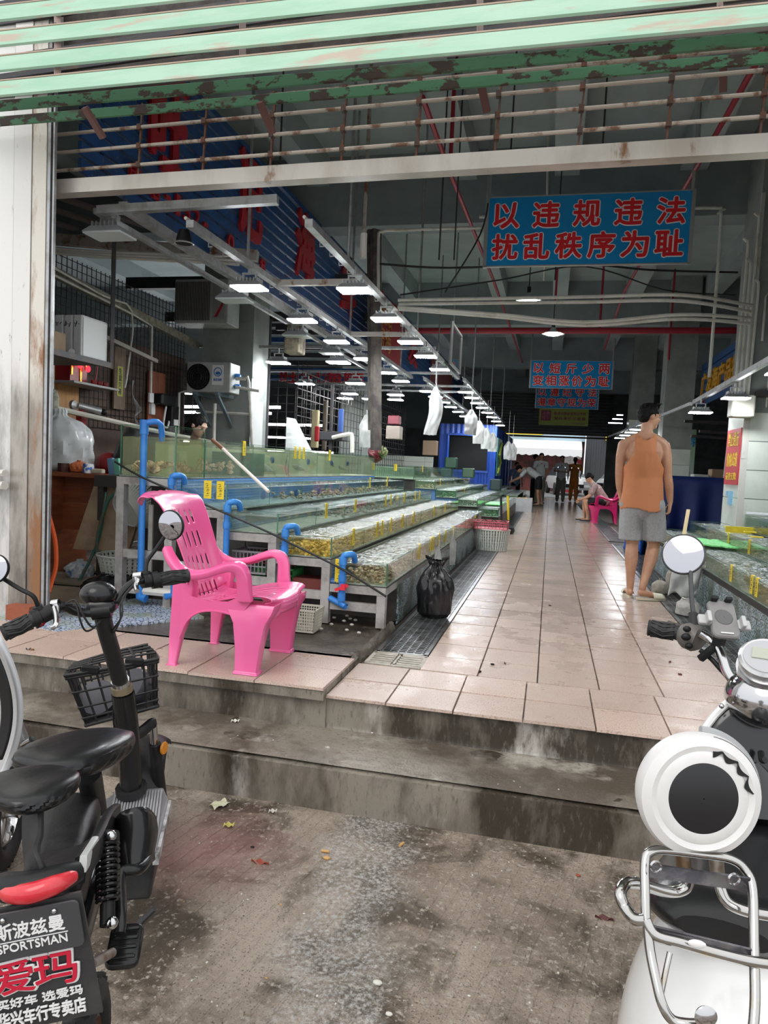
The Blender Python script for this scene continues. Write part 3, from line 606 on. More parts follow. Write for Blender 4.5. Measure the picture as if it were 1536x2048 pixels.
FIRST = {}
ORD = ['first', 'second', 'third', 'fourth', 'fifth', 'sixth', 'seventh', 'eighth', 'ninth', 'tenth', 'eleventh', 'twelfth']
def rail(x, z, y0, y1, label, tilt=0):
    t = thing('lamp_rail', label, 'rail', (x, y0, z)); b = MB(); b.bar((x, y0, z), (x, y1, z+tilt), .05, .045); b.build('rail_beam', steel, t)
    c = MB(); c.sweep([(x-.03, y0, z+.035), (x-.03, y1, z+.035+tilt)], .011, 6); c.build('rail_conduit', pvcw, t)
    for q in range(3): yq = y0+(y1-y0)*(.12+.38*q); h_ = MB(); h_.tube((x, yq, z), (x, yq, CZ), .012, 6); h_.build('rail_hanger', steel, t)
    k = MB(); y = y0+.3
    while y < y1: k.bb((x-.03, y, z-.05), (x-.026, y+.006, z+.03)); k.bb((x-.03, y, z-.05), (x, y+.006, z-.044)); y += .21
    stuff(k.build('rail_hooks', steel, t)); return t
rail(-1.69+.2, 2.47, 4.1, 11.2, 'outer steel lamp rail over the aisle edge of the left tanks')
rail(-2.24, 2.47, 4.05, 11.2, 'inner steel lamp rail over the left tanks')
for i, y in enumerate((5.05, 6.05, 7.15, 8.05, 9.1)): lamp((-1.46, y, 2.31), 'glowing LED flood lamp on the outer left rail, %s from the doorway' % ORD[i], PI/2*0)
for i, y in enumerate((4.95, 6.1, 7.15, 8.3, 9.5, 10.4)): lamp((-2.24, y, 2.31), 'glowing LED flood lamp on the inner left rail, %s from the doorway' % ORD[i])
n = 0
for x in (-1.45, -2.1):
    for y in (11.9, 12.8, 13.8, 14.8, 16, 17.3, 18.7, 20.3): lamp((x, y, 2.33), 'small distant LED flood lamp over the far left tanks', group='distant lamps over the far left tanks', s=1.0)
    rail(x, 2.5, 11.6, 22, 'distant lamp rail over the far left tanks, %s' % ('nearer the aisle' if x > -2 else 'away from the aisle'))
for i, (x, y, z) in enumerate(((-3.5, 8.7, 2.31), (-2.66, 8.6, 2.31), (-3.95, 11.0, 2.31), (-3.05, 10.8, 2.31), (-3.95, 13.3, 2.31), (-3.6, 12.4, 2.31), (-3.45, 13.3, 2.31), (-2.95, 13.3, 2.31), (-2.75, 12.4, 2.31))):
    lamp((x, y, z), ('wide LED flood lamp on the crossbar left of the inner rail, nearer pair, left one', 'wide LED flood lamp on the crossbar left of the inner rail, nearer pair, right one', 'wide LED flood lamp on the second crossbar, left one', 'wide LED flood lamp on the second crossbar, right one')[i] if i < 4 else 'distant LED flood lamp over the back left stalls', group=None if i < 4 else 'distant lamps over the back left stalls', s=1.15)
for i, (x, y, z) in enumerate(((-2.86, 4.15, 2.45), (-2.67, 5.62, 2.38), (-2.67, 7.14, 2.36), (-2.67, 8.33, 2.38))):
    lamp((x, y, z), 'unlit flat grey lamp panel left of the inner rail, %s from the doorway' % ORD[i], 0, True, s=1.15)
for (y, z) in ((8.65, 2.5), (10.9, 2.5), (12.4, 2.48), (13.3, 2.48)):
    b = MB(); b.bar((-4.6, y, z), (-1.45, y, z), .035); tag(b.build('crossbar', steel), 'grey crossbar joining the left lamp rails, %s from the door' % {8.65: 'first', 10.9: 'second', 12.4: 'third', 13.3: 'fourth'}[y], 'crossbar')
for i, y in enumerate((5.45, 7.6)):
    b = MB(); b.bar((-2.24, y, 2.47), (-1.49, y, 2.47), .045); tag(b.build('crossbar', rustst), 'rusty square crossbar between the two left lamp rails, %s one' % ('nearer' if i == 0 else 'farther'), 'crossbar')
# thin brace rails below the blue board
for k, (x, z) in enumerate(((-2.67, 2.57), (-2.86, 2.55))):
    b = MB(); b.bar((x, 4.0, z), (x, 11, z-.03), .06 if k == 0 else .035); tag(b.build('brace_rail', steel), ('broad grey channel running under the blue board' if k == 0 else 'thin pale rod running under the blue board'), 'rail')
t = thing('socket_lamp', 'small dark bowl lamp with a ring hanging at the near end of the inner rail', 'lamp', at(368, 480, 4.6)); c = at(368, 478, 4.6)
b = MB(); b.lathe([(.02, .06), (.035, .055), (.05, 0), (.052, -.03)], 14, c); b.build('lamp_bowl', black, t, smooth=True); b = MB(); b.lathe([(.062, -.035), (.066, -.03), (.062, -.025)], 16, c, cap=False); b.build('lamp_ring', steel, t)
# right rail
b = MB(); b.bar((1.65, 4.6, 2.06), (1.70, 9.6, 2.02), .045, .05); tag(b.build('lamp_rail', steel), 'steel lamp rail over the right-hand tanks', 'rail')
b = MB(); b.bar((1.66, 9.6, 2.0), (1.6, 22, 2.2), .035, .04); tag(b.build('lamp_rail', steel), 'far steel lamp rail over the right-hand stalls', 'rail')
for i, (x, y, z) in enumerate(((1.70, 6.05, 1.90), (1.72, 7.6, 1.87), (1.66, 8.95, 1.84))): lamp((x, y, z), 'glowing LED flood lamp on the right rail, %s from the camera' % ORD[i])
for i, y in enumerate((15, 16, 17.2, 18.5)): lamp((1.62, y, 2.0), 'small distant LED flood lamp on the far right rail', group='distant lamps on the far right rail')
# pendant cone lamps
def pend(c, s, label):
    t = thing('pendant_lamp', label, 'lamp', c); b = MB(); b.lathe([(.03*s, .11*s), (.05*s, .09*s), (.06*s, .05*s), (.19*s, 0), (.18*s, .0), (.05*s, .045*s)], 20, c, cap=False); b.build('lamp_shade', lb, t, smooth=True)
    e = MB(); e.ball(V(c)+V((0, 0, .0)), (.13*s, .13*s, .03*s), 14, 6); e.build('bulb', mat('warm white bulb', (1, 1, .97), .4, emit=90), t, smooth=True); p = MB(); p.tube(V(c)+V((0, 0, .1*s)), (c[0], c[1], CZ), .008, 5); p.build('lamp_cord', blackrub, t)
    h = MB(); h.tube(V(c)+V((0, 0, .1*s)), V(c)+V((0, 0, .2*s)), .03*s, 8); h.build('lamp_cap', black, t)
pend(at(1057, 601, 9.6), .9, 'cone-shaded pendant lamp hanging nearer, left above the second blue sign'); pend(at(1106, 668, 12.2), 1.0, 'cone-shaded pendant lamp hanging in front of the red pipe')
# ------------------------------------------------------------------ STEPPED TANK ROWS
glass = glassy('greenish tank glass', (.955, .975, .955), ior=1.35); gedgem = mat('green glass edge', (.06, .17, .10), .15, spec=.8)
waterm = glassy('rippled tank water', (.86, .90, .82), rough=.06, bump=1.0, bsc=34, base=(.88, .93, .95), foam=(26, .50, .56), ior=1.5)  # bubble foam, its flecks sharpened to paint white glints into the surface
waterc = glassy('calmer tank water', (.86, .92, .88), rough=.05, bump=.8, bsc=26, base=(.7, .85, .95), foam=(19, .53, .66), ior=1.45)
watery = glassy('clear greenish water', (.9, .94, .8), rough=.05, bump=.3, bsc=20, ior=1.35)
bluemos = brickmat('blue mosaic', (.05, .19, .52), (.07, .24, .6), (.35, .5, .7), .022, .022, .10, .2, axis='YZ'); bluemosx = brickmat('blue mosaic cross', (.05, .19, .52), (.07, .24, .6), (.35, .5, .7), .022, .022, .10, .2, axis='XZ')
fan = pebble('grey green fan mosaic', (.24, .33, .34), (.42, .50, .56), (.03, .05, .04), 44, (.05, .08, .05))
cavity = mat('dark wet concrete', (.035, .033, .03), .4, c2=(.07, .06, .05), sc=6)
shellm = {'brown': mat('brown shells', (.30, .19, .10), .4, island=.6, c2=(.5, .42, .3), sc=40), 'cream': mat('cream shells', (.62, .50, .33), .4, island=.4, c2=(.4, .26, .14), sc=45),
          'amber': mat('amber clams', (.62, .42, .10), .4, island=.5, c2=(.62, .5, .25), sc=40), 'grey': mat('grey oysters', (.20, .20, .18), .5, island=.6), 'green': mat('green weed', (.04, .16, .06), .6, island=.5)}
bodyw = glassy('clear shell water', (.97, .97, .93), rough=.3, ior=1.03, base=(.5, .45, .3), basew=.06); bodya = glassy('amber water', (.98, .93, .70), rough=.3, ior=1.03, base=(.7, .55, .15), basew=.12)
bodyg = glassy('grey water', (.95, .97, .95), rough=.3, ior=1.03, base=(.45, .50, .47), basew=.14); bodyb = glassy('bluish water', (.92, .96, .98), rough=.3, ior=1.03, base=(.35, .55, .75), basew=.05)
bodyf = glassy('green water', (.93, .97, .93), rough=.3, ior=1.03, base=(.34, .50, .36), basew=.18)
def heap(name, kind, x0, x1, y0, y1, z0, hgt, n, s, label, seed=1, flat=.5):
    rnd = random.Random(seed); b = MB()
    for i in range(n):
        c = (rnd.uniform(x0, x1), rnd.uniform(y0, y1), z0+rnd.random()**1.4*hgt); q = s*rnd.uniform(.6, 1.25)
        R = Matrix.Rotation(rnd.uniform(0, 6.3), 3, 'Z') @ Matrix.Rotation(rnd.uniform(-.9, .9), 3, 'X') @ Matrix.Rotation(rnd.uniform(-.6, .6), 3, 'Y')
        b.ball(c, (q, q*rnd.uniform(.65, .9), q*flat), 6, 4, R)
    return stuff(b.build(name, shellm[kind], smooth=True), label, 'shellfish')
def tank(x0, x1, y0, y1, z0, z1, label, ndiv=3, wl=.88, wm=None, name='glass_tank', front=True, group=None, back=None, amp=.006, th=.006, body=None):
    """panes all round, cross dividers, green cut edges and a water body"""
    t = thing(name, label, 'fish tank', (x1, y0, z0), group)
    def pane(nm, a, c): b = MB(); b.bb(a, c); return b.build(nm, glass, t)
    pane('side_pane', (x1-th, y0, z0), (x1, y1, z1)); pane('side_pane', (x0, y0, z0), (x0+th, y1, z1)); pane('end_pane', (x0+th, y0, z0), (x1-th, y0+th, z1)); pane('end_pane', (x0+th, y1-th, z0), (x1-th, y1, z1))
    for k in range(1, ndiv+1):
        y = y0+(y1-y0)*k/(ndiv+1); b = MB(); b.bb((x0+th, y, z0), (x1-th, y+th, z1-.01)); b.build('divider_pane', glass, t)
    b = MB(); e = .005
    b.bb((x1-th-.001, y0-.001, z0), (x1+.001, y0+th*.7, z1)); b.bb((x0-.001, y0-.001, z0), (x0+th, y0+th*.7, z1))
    for k in range(1, ndiv+2): y = y0+(y1-y0)*k/(ndiv+1)-(.005 if k == ndiv+1 else 0); b.bb((x1-.001, y, z0), (x1+.0015, y+.005, z1))
    b.bb((x1-th, y0, z1), (x1, y1, z1+.002)); b.bb((x0, y0, z1), (x1, y0+th, z1+.002)); b.bb((x0, y0, z1), (x0+th, y1, z1+.002)); b.bb((x0, y1-th, z1), (x1, y1, z1+.002)); b.build('cut_edge', gedgem, t)
    b = MB(); b.bb((x0, y0, z0-.008), (x1, y1, z0)); b.build('tank_floor', back or mat('tank floor', (.34, .38, .34), .5, c2=(.20, .24, .18), sc=9), t)
    zw = z0+(z1-z0)*wl; b = MB(); nx = 8; ny = int((y1-y0)/.035)
    def wf(u, v):
        x = x0+th+.001+(x1-x0-2*th-.002)*u; y = y0+th+.001+(y1-y0-2*th-.002)*v
        return V((x, y, zw+amp*(noise.noise(V((x*28, y*28, z0*7)))+.7*noise.noise(V((x*11, y*9, 3))))))
    b.grid(lambda u, v: wf(u, v), nx, ny); b.build('water', wm or waterm, t, smooth=True)
    if body: b = MB(); b.bb((x0+th+.002, y0+th+.002, z0+.002), (x1-th-.002, y1-th-.002, zw-amp*1.6)); b.build('water_body', body, t)
    return t
def card(loc, axis, label, group, s=1.0, tilt=0):
    global CARD
    if CARD is None:
        t = thing('price_card', label, 'price card'); b = MB(); b.bb((-.026, -.003, -.105), (.026, 0, .012)); b.build('card_face', cardm, t)
        b = MB(); b.bb((-.026, -.003, .010), (.026, .014, .0125)); b.build('card_hook', yellow, t)
        i = MB(); r = random.Random(3)
        for k in range(7):
            z = -.008-.0125*k; a = r.uniform(-.018, -.004); i.bar((a, -.0036, z+r.uniform(-.004, .004)), (a+r.uniform(.012, .026), -.0036, z+r.uniform(-.004, .004)), .0022, .0028, ref=(0, 1, 0))
            if k % 2: i.bar((a+.008, -.0036, z-.005), (a+.010, -.0036, z+.006), .0022, .0028, ref=(0, 1, 0))
        i.build('pen_marks', mat('marker ink', (.03, .03, .03), .6), t); CARD = t; t.location = loc; t.rotation_euler = (0, tilt, axis); t.scale = (s,)*3; r_ = t
    else: r_ = dup(CARD, loc, axis, label, None, s); r_.rotation_euler[1] = tilt
    r_['group'] = group; return r_
CARD = None; cardm = mat('yellow card', (.86, .66, .03), .45, c2=(.75, .55, .02), sc=15)
rows = [(-.945, .305, .44, 10.9, 'lowest'), (-1.31, .455, .58, 10.6, 'second'), (-1.675, .585, .715, 10.3, 'third'), (-2.035, .72, .88, 10.0, 'fourth'), (-2.41, .905, 1.17, 9.7, 'top')]
Y0 = 4.26
conts = ['cream', 'amber', 'grey', 'grey', 'cream']
# stand body: concrete tiers behind the timber frame, blue mosaic on the risers
for k, (xr, zb, zt, ye, nm) in enumerate(rows):
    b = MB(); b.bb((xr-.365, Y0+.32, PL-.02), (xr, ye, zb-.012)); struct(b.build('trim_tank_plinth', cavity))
    if k < 4:
        zn = rows[k+1][1]; b = MB(); b.bb((xr-.385, Y0+.01, zb), (xr-.366, rows[k+1][3], zn-.012)); struct(b.build('trim_mosaic_riser', bluemos))
        b = MB(); b.bb((xr-.37, Y0, zb-.01), (xr-.335, ye, zb+.02)); struct(b.build('trim_mosaic_ledge', bluemos))
b = MB(); b.bb((-.944, Y0+.33, 0), (-.935, 10.9, .26)); struct(b.build('trim_fan_mosaic', fan))
for k, (xr, zb, zt, ye, nm) in enumerate(rows[:4]):
    tank(xr-.33, xr, Y0, ye, zb, zt, 'long glass tank on the %s step of the near left stand' % nm, 7, .9 if k < 2 else .85, waterm if k < 2 else waterc, body=(bodyw, bodya, bodyg, bodyb)[k])
    f = ye-.3
    if k == 0:
        heap('shellfish_heap', 'brown', xr-.31, xr-.02, Y0+.02, Y0+1.2, zb, .055, 520, .016, 'brown clams heaped at the near end of the lowest left tank', 11)
        heap('shellfish_heap', 'cream', xr-.31, xr-.02, Y0+1.2, f, zb, .06, 1900, .016, 'cream clams covering the rest of the lowest left tank floor', 12)
    if k == 1:
        heap('shellfish_heap', 'amber', xr-.31, xr-.02, Y0+.02, Y0+.75, zb, .07, 420, .018, 'amber clams under yellow water at the near end of the second tank', 13)
        heap('shellfish_heap', 'cream', xr-.31, xr-.02, Y0+.8, f, zb, .06, 1800, .017, 'pale clams along the second step tank', 14)
    if k == 2: heap('shellfish_heap', 'grey', xr-.31, xr-.02, Y0+1.6, f, zb, .045, 420, .024, 'dark grey shellfish scattered in the third step tank', 15)
    if k == 3: heap('shellfish_heap', 'brown', xr-.31, xr-.02, Y0+1.4, f, zb, .05, 420, .02, 'brown crabs and shells in the blue fourth step tank', 16)
wb = glassy('murky olive water', (.97, .97, .88), rough=.3, ior=1.03, base=(.62, .60, .42), basew=.17); wb2 = glassy('grey green water', (.97, .98, .94), rough=.3, ior=1.03, base=(.66, .68, .56), basew=.22)
# top row: tall near tank with scallops, then the long tank
tank(-2.82, -2.41, Y0, 4.66, .905, 1.24, 'tall glass tank of big scallops standing at the near end of the top step', 0, .78, watery, amp=.002, th=.008, body=wb)
tank(-2.82, -2.41, 4.67, 9.7, .905, 1.17, 'long glass tank of green-grey water on the top step behind the scallop tank', 5, .93, watery, amp=.003, th=.008, body=wb2)
b = MB(); b.bb((-2.84, 4.7, .91), (-2.825, 9.7, 1.13)); struct(b.build('trim_tank_back', mat('pale olive back board', (.55, .58, .44), .5, c2=(.45, .48, .36), sc=4)))
# scallops
scm = mat('banded scallop shell', (.82, .62, .44), .45, c2=(.5, .32, .24), sc=30, stretch=(1, 1, 1), island=.15)
def scallop(c, r, rz, rx, i):
    b = MB(); R = Matrix.Rotation(rz, 3, 'Z') @ Matrix.Rotation(rx, 3, 'X')
    def f(u, v):
        a = (u-.5)*2.35; q = v; rad = r*q*(1+.05*math.cos(a*13))*(1-.12*abs(math.sin(a)))
        return V(c)+R @ V((rad*math.sin(a), r*.30*math.sin(PI*min(1, q*.92))*math.cos(a*.9)+.004*q*math.cos(a*26), rad*math.cos(a)-r*.5))
    b.grid(f, 27, 8); b.grid(lambda u, v: V(c)+R @ (lambda p: V((p.x, -p.y*.55, p.z)))(R.inverted() @ (f(u, v)-V(c))), 27, 8)
    return tag(b.build('scallop', scm, smooth=True), 'big ribbed tan scallop heaped with others in the tall tank' if c[1] < 4.66 else 'big ribbed tan scallop heaped in the near part of the long top tank', 'scallop', 'scallops in the tall tank' if c[1] < 4.66 else 'scallops in the long top tank')
rn = random.Random(5)
for i in range(20): scallop((rn.uniform(-2.74, -2.48), Y0+.05+rn.random()**2*.28, .945+rn.random()*.05), rn.uniform(.045, .062), rn.uniform(-1, 1), rn.uniform(-1.2, 1.2), i)
for i in range(34): scallop((-2.47-rn.random()**1.5*.28, 4.72+rn.random()*.62, .94+rn.random()*.075), rn.uniform(.032, .05), PI/2+rn.uniform(-1.1, 1.1), rn.uniform(-1.4, 1.4), i)
b = MB(); b.bb((-2.75, 5.45, .91), (-2.47, 5.9, 1.10)); t = tag(b.build('net_crate', mat('dark green net', (.015, .06, .04), .6, c2=(.03, .12, .07), sc=60)), 'dark green net crate sunk in the long top tank', 'crate')
# fish in the long tank
fm = mat('grey fish', (.16, .17, .15), .35, c2=(.3, .31, .28), sc=12)
def fish(c, L, rz, dark=False, pitch=0):
    b = MB(); R = Matrix.Rotation(rz, 3, 'Z') @ Matrix.Rotation(pitch, 3, 'Y'); P = lambda x, y, z: V(c)+R @ V((x*L, y*L, z*L))
    b.sweep([P(-.5, 0, 0), P(-.4, 0, .01), P(-.2, 0, .01), P(.1, 0, 0), P(.35, 0, 0), P(.42, 0, 0)], [(.01*L, .02*L), (.06*L, .09*L), (.09*L, .15*L), (.07*L, .12*L), (.02*L, .035*L), (.01*L, .03*L)], 10, ref=(0, 0, 1), smooth_pts=3)
    b.prism([P(.38, -.006, 0), P(.58, -.006, .14), P(.53, -.006, 0), P(.58, -.006, -.14)], R @ V((0, .012*L, 0))); b.prism([P(-.2, -.006, .12), P(.0, -.006, .22), P(.2, -.006, .08)], R @ V((0, .012*L, 0)))
    return b
for i, (y, z, L, rz) in enumerate(((6.25, .96, .26, 1.4), (6.75, 1.02, .28, 1.9), (7.1, .98, .22, 1.2), (8.3, 1.03, .22, 1.8), (8.7, .99, .2, 1.3))):
    tag(fish((-2.58, y, z), L, rz, pitch=(-.9 if i == 1 else .2)).build('fish', fm, smooth=True), ('dark grey fish resting nearest in the long top tank', 'grey fish hanging nose-down in the long top tank', 'grey fish behind the nose-down one in the long top tank', 'grey fish in the far half of the long top tank', 'grey fish at the far end of the long top tank')[i], 'fish')
bd = mat('blue rubber disc', (.03, .12, .3), .5)
def disc(c, r, ax, label, group):
    b = MB(); R = Matrix.Rotation(PI/2, 3, ax); b.lathe([(r*.3, -.012), (r, -.006), (r, .006), (r*.3, .012)], 18, c, R)
    for k in range(14): a = 2*PI*k/14; b.box(V(c)+R @ V((r*.68*math.cos(a), r*.68*math.sin(a), .009)), (.006, .006, .006))
    return tag(b.build('aeration_disc', bd), label, 'disc', group)
for y in (5.98, 6.95, 7.75, 8.4): disc((-2.43, y, 1.05), .03, 'Y', 'ribbed blue aeration disc on the glass of the long top tank', 'aeration discs in the top tank')
for k, x in enumerate((-2.30, -2.12)): disc((x+.0, 4.30, .80), .04-.012*k, 'X', 'ribbed blue aeration disc at the near end of the fourth step tank, %s one' % ('bigger' if k == 0 else 'smaller'), None)
for y in (4.9, 5.6, 6.2, 6.9): disc((-2.052, y, .79), .032, 'Y', 'ribbed blue aeration disc along the fourth step tank', 'aeration discs in the fourth tank')
# price cards along the rows (px estimates turned to y)
rc = [(0, .45, (5.35, 5.9, 6.02, 6.35, 6.75, 7.3)), (1, .59, (4.75, 5.45, 5.62, 5.95, 6.45, 7.0, 8.3, 9.2)), (2, .725, (5.25, 6.1, 7.3, 7.55, 8.3, 9.0, 9.3)), (3, .89, (8.0, 8.9)), (4, 1.18, (5.32, 6.5, 6.62, 6.74, 7.6))]
for k, z, ys in rc:
    for i, y in enumerate(ys): card((rows[k][0]+.004, y, z), PI/2, 'yellow handwritten card on the %s step tank side, %s from the near end' % (rows[k][4], ORD[i]), 'price cards on the left stand')
card((-2.17, Y0-.004, .885), 0, 'yellow handwritten card on the fourth tank near end, left of the white stick', 'price cards on the left stand', 1.0); card((-2.08, Y0-.004, .885), .0, 'yellow handwritten card on the fourth tank near end, behind the white stick tip', 'price cards on the left stand')
card((-1.235, Y0-.05, .44), 0, 'yellow handwritten card behind the lowest blue pipe at the near end', 'price cards on the left stand', 1.2)
# timber frame of the stand
def frame():
    for k, (xr, zb, zt, ye, nm) in enumerate(rows):
        t = thing('stand_frame', 'grey painted trestle under the near end of the %s step tank' % nm, 'stand', (xr-.18, Y0, PL))
        b = MB(); b.bb((xr-.055, Y0-.02, PL), (xr-.0, Y0+.035, zb-.06)); b.build('leg', graypaint, t)
        if k == 4: b = MB(); b.bb((-2.83, Y0-.02, PL), (-2.775, Y0+.035, zb-.06)); b.build('leg', graypaint, t); b = MB(); b.bb((-2.83, 4.9, PL), (-2.775, 4.95, zb-.06)); b.build('leg', graypaint, t)
        x0 = xr-.36 if k < 4 else -2.83
        b = MB(); b.bb((x0, Y0-.022, zb-.062), (xr, Y0+.02, zb-.012)); b.build('top_rail', graypaint, t)
        b = MB(); zl = .13+.055*k; b.bb((x0, Y0-.01, zl), (xr-.05, Y0+.02, zl+.055)); b.build('lower_rail', graypaint, t)
        b = MB(); b.bb((xr-.03, Y0+.02, zb-.062), (xr, ye, zb-.012)); b.build('side_rail', graypaint, t)
frame()
for k in range(5):
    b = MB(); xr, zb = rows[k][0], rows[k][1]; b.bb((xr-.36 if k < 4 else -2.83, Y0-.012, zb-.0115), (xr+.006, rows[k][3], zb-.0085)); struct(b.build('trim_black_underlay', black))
# blue drain pipes at each step
def bluepipe(x, zt, zb_, label, hook=True, y=Y0-.06, low=None):
    b = MB(); b.sweep([(x+.055, y+.08, zt-.03), (x+.055, y+.04, zt+.015), (x+.03, y, zt+.02), (x, y, zt), (x, y, zt-.1), (x, y, zb_)], .020, 10, smooth_pts=3)
    b.tube((x, y, zt-.045), (x, y, zt-.0), .0255, 10); b.tube((x, y, zt-.15), (x, y, zt-.11), .0255, 10); b.tube((x, y, zb_), (x, y, zb_+.05), .0255, 10)
    if low: b.sweep([(x, y, zb_+.02), (x, y, zb_-.02), (x+.03, y, zb_-.035), (x-.09, y+.05, zb_-.0)], .02, 10, smooth_pts=2)
    return tag(b.build('drain_pipe', pvcb, smooth=True), label, 'pipe')
bluepipe(-1.215, .47, .20, 'blue drain pipe at the near end of the lowest step tank, with a red tie', low=1); bluepipe(-1.60, .62, .33, 'short blue drain pipe beside the second step tank'); bluepipe(-2.00, .75, .20, 'blue drain pipe beside the third step tank'); bluepipe(-2.40, .90, .55, 'thick blue drain pipe hooked into the fourth step tank')
b = MB(); b.tube((-2.615, Y0-.05, .12), (-2.615, Y0-.05, 1.24), .022, 12); b.tube((-2.615, Y0-.05, 1.18), (-2.615, Y0-.05, 1.275), .028, 12); b.sweep([(-2.615, Y0-.05, 1.25), (-2.56, Y0-.03, 1.265), (-2.53, Y0+.01, 1.25), (-2.53, Y0+.03, 1.14)], .02, 10, smooth_pts=2); b.sweep([(-2.615, Y0-.05, .16), (-2.615, Y0-.05, .10), (-2.57, Y0-.05, .09)], .03, 10)
tag(b.build('drain_pipe', pvcb, smooth=True), 'tall blue standpipe in front of the tall scallop tank', 'pipe')
pipe([(-2.72, Y0-.04, .14), (-2.40, Y0-.04, .14), (-2.2, Y0-.04, .14)], .028, pvcw, 'horizontal white drain pipe low in front of the top step trestle, with blue elbows')
b = MB(); b.sweep([(-2.36, Y0-.06, .32), (-2.36, Y0-.06, .14), (-2.42, Y0-.06, .12)], .024, 10); tag(b.build('pipe_elbow', pvcb, smooth=True), 'blue elbow behind the pink chair armrest', 'pipe')
pipe([(-2.70, Y0+.2, .18), (-2.70, Y0+.2, .62), (-2.70, Y0+.2, .70)], .018, pvcw, 'upright white pipe with a small valve beside the white baskets')
b = MB(); b.box((-1.21, Y0-.085, .285), (.09, .012, .018), R=Matrix.Rotation(-.4, 3, 'Y')); b.box((-1.20, Y0-.085, .29), (.03, .03, .035)); tag(b.build('red_tie', mat('red ribbon', (.75, .03, .06), .5)), 'red ribbon tied round the lowest blue pipe', 'tie')
pipe([(-2.84, Y0-.03, .99), (-2.6, Y0-.09, .90), (-2.3, Y0-.1, .80), (-1.75, Y0-.11, .62), (-1.5, Y0-.1, .52), (-1.2, Y0-.1, .40), (-.93, Y0-.06, .25)], .007, blackrub, 'black strap running down across the ends of all the left tanks', 'strap', sp=4, nm='strap', n=6)
b = MB(); b.tube(at(425, 880, 4.95), at(455, 905, 4.85), .014, 8); t = thing('stick', 'white stick with brown end leaning across the top left tanks', 'stick', at(480, 930, 4.75)); 
b.build('stick_end', mat('brown tape', (.2, .08, .04), .5), t); b = MB(); b.tube(at(446, 898, 4.87), at(537, 983, 4.45), .011, 10); b.build('stick_shaft', mat('cream stick', (.8, .74, .64), .4), t, smooth=True)
# crates and clutter under the stand
cr1 = mat('lilac plastic', (.33, .30, .33), .5); crg = mat('green plastic', (.05, .35, .08), .5); crr = mat('maroon plastic', (.2, .02, .02), .5)
def crate(x0, x1, y0, y1, z0, z1, m_, label, nx=8, nz=3, bars=.008, nm='plastic_crate', top=1.0, group=None):
    t = thing(nm, label, 'crate', ((x0+x1)/2, (y0+y1)/2, z0), group); b = MB(); fx = (x1-x0)*(1-top)/2; fy = (y1-y0)*(1-top)/2
    def P(u, v, w_): q = 1-w_; return V((x0+fx*q+(x1-x0-2*fx*q)*u, y0+fy*q+(y1-y0-2*fy*q)*v, z0+(z1-z0)*w_))
    for a, c in (((0, 0), (1, 0)), ((0, 1), (1, 1)), ((0, 0), (0, 1)), ((1, 0), (1, 1))):
        for k in range(nz+1): b.bar(P(*a, k/nz), P(*c, k/nz), bars, bars*(1.6 if k in (0, nz) else 1))
        for k in range(nx+1): u = k/nx; p = (a[0]+(c[0]-a[0])*u, a[1]+(c[1]-a[1])*u); b.bar(P(*p, 0), P(*p, 1), bars, bars)
    b.build('crate_lattice', m_, t); f = MB(); f.bb((x0+fx, y0+fy, z0), (x1-fx, y1-fy, z0+.006)); f.build('crate_base', m_, t); r = MB()
    for (a, c) in (((0, 0), (1, 0)), ((0, 1), (1, 1)), ((0, 0), (0, 1)), ((1, 0), (1, 1))): r.bar(P(*a, 1), P(*c, 1), bars*2, bars*2.2)
    r.build('crate_rim', m_, t); return t
crate(-2.02, -1.78, 4.34, 4.56, .30, .44, cr1, 'grey lilac lattice basket on the shelf under the third step tank', 9, 3, .006)
crate(-1.86, -1.60, 4.36, 4.56, .26, .34, crg, 'green lattice basket under the third step tank', 9, 2, .006)
crate(-1.84, -1.62, 4.42, 4.56, .36, .44, crr, 'dark red basket stacked above the green one', 9, 2, .006)
b = MB(); b.rbox((-1.48, 4.42, .25), (.24, .15, .09), .02); tag(b.build('red_box', mat('dull red box', (.22, .05, .04), .6)), 'dull red box in the cavity under the second step tank', 'box')
crate(-1.46, -1.30, 3.95, 4.12, PL, .17, mat('cream plastic', (.5, .48, .4), .5), 'small cream lattice basket on the wet floor behind the pink chair', 10, 7, .005, top=.85)
rn = random.Random(9)
for i in range(16):
    p = (rn.uniform(-1.5, -1.0), rn.uniform(4.0, 4.5), PL+.01); b = MB(); b.ball(p, (.014, .011, .008), 7, 4); tag(b.build('pebble', mat('whitish shell bits', (.5, .46, .4), .5)), 'small whitish shell lying on the wet floor by the trestle feet', 'shell', 'shell bits on the wet floor')
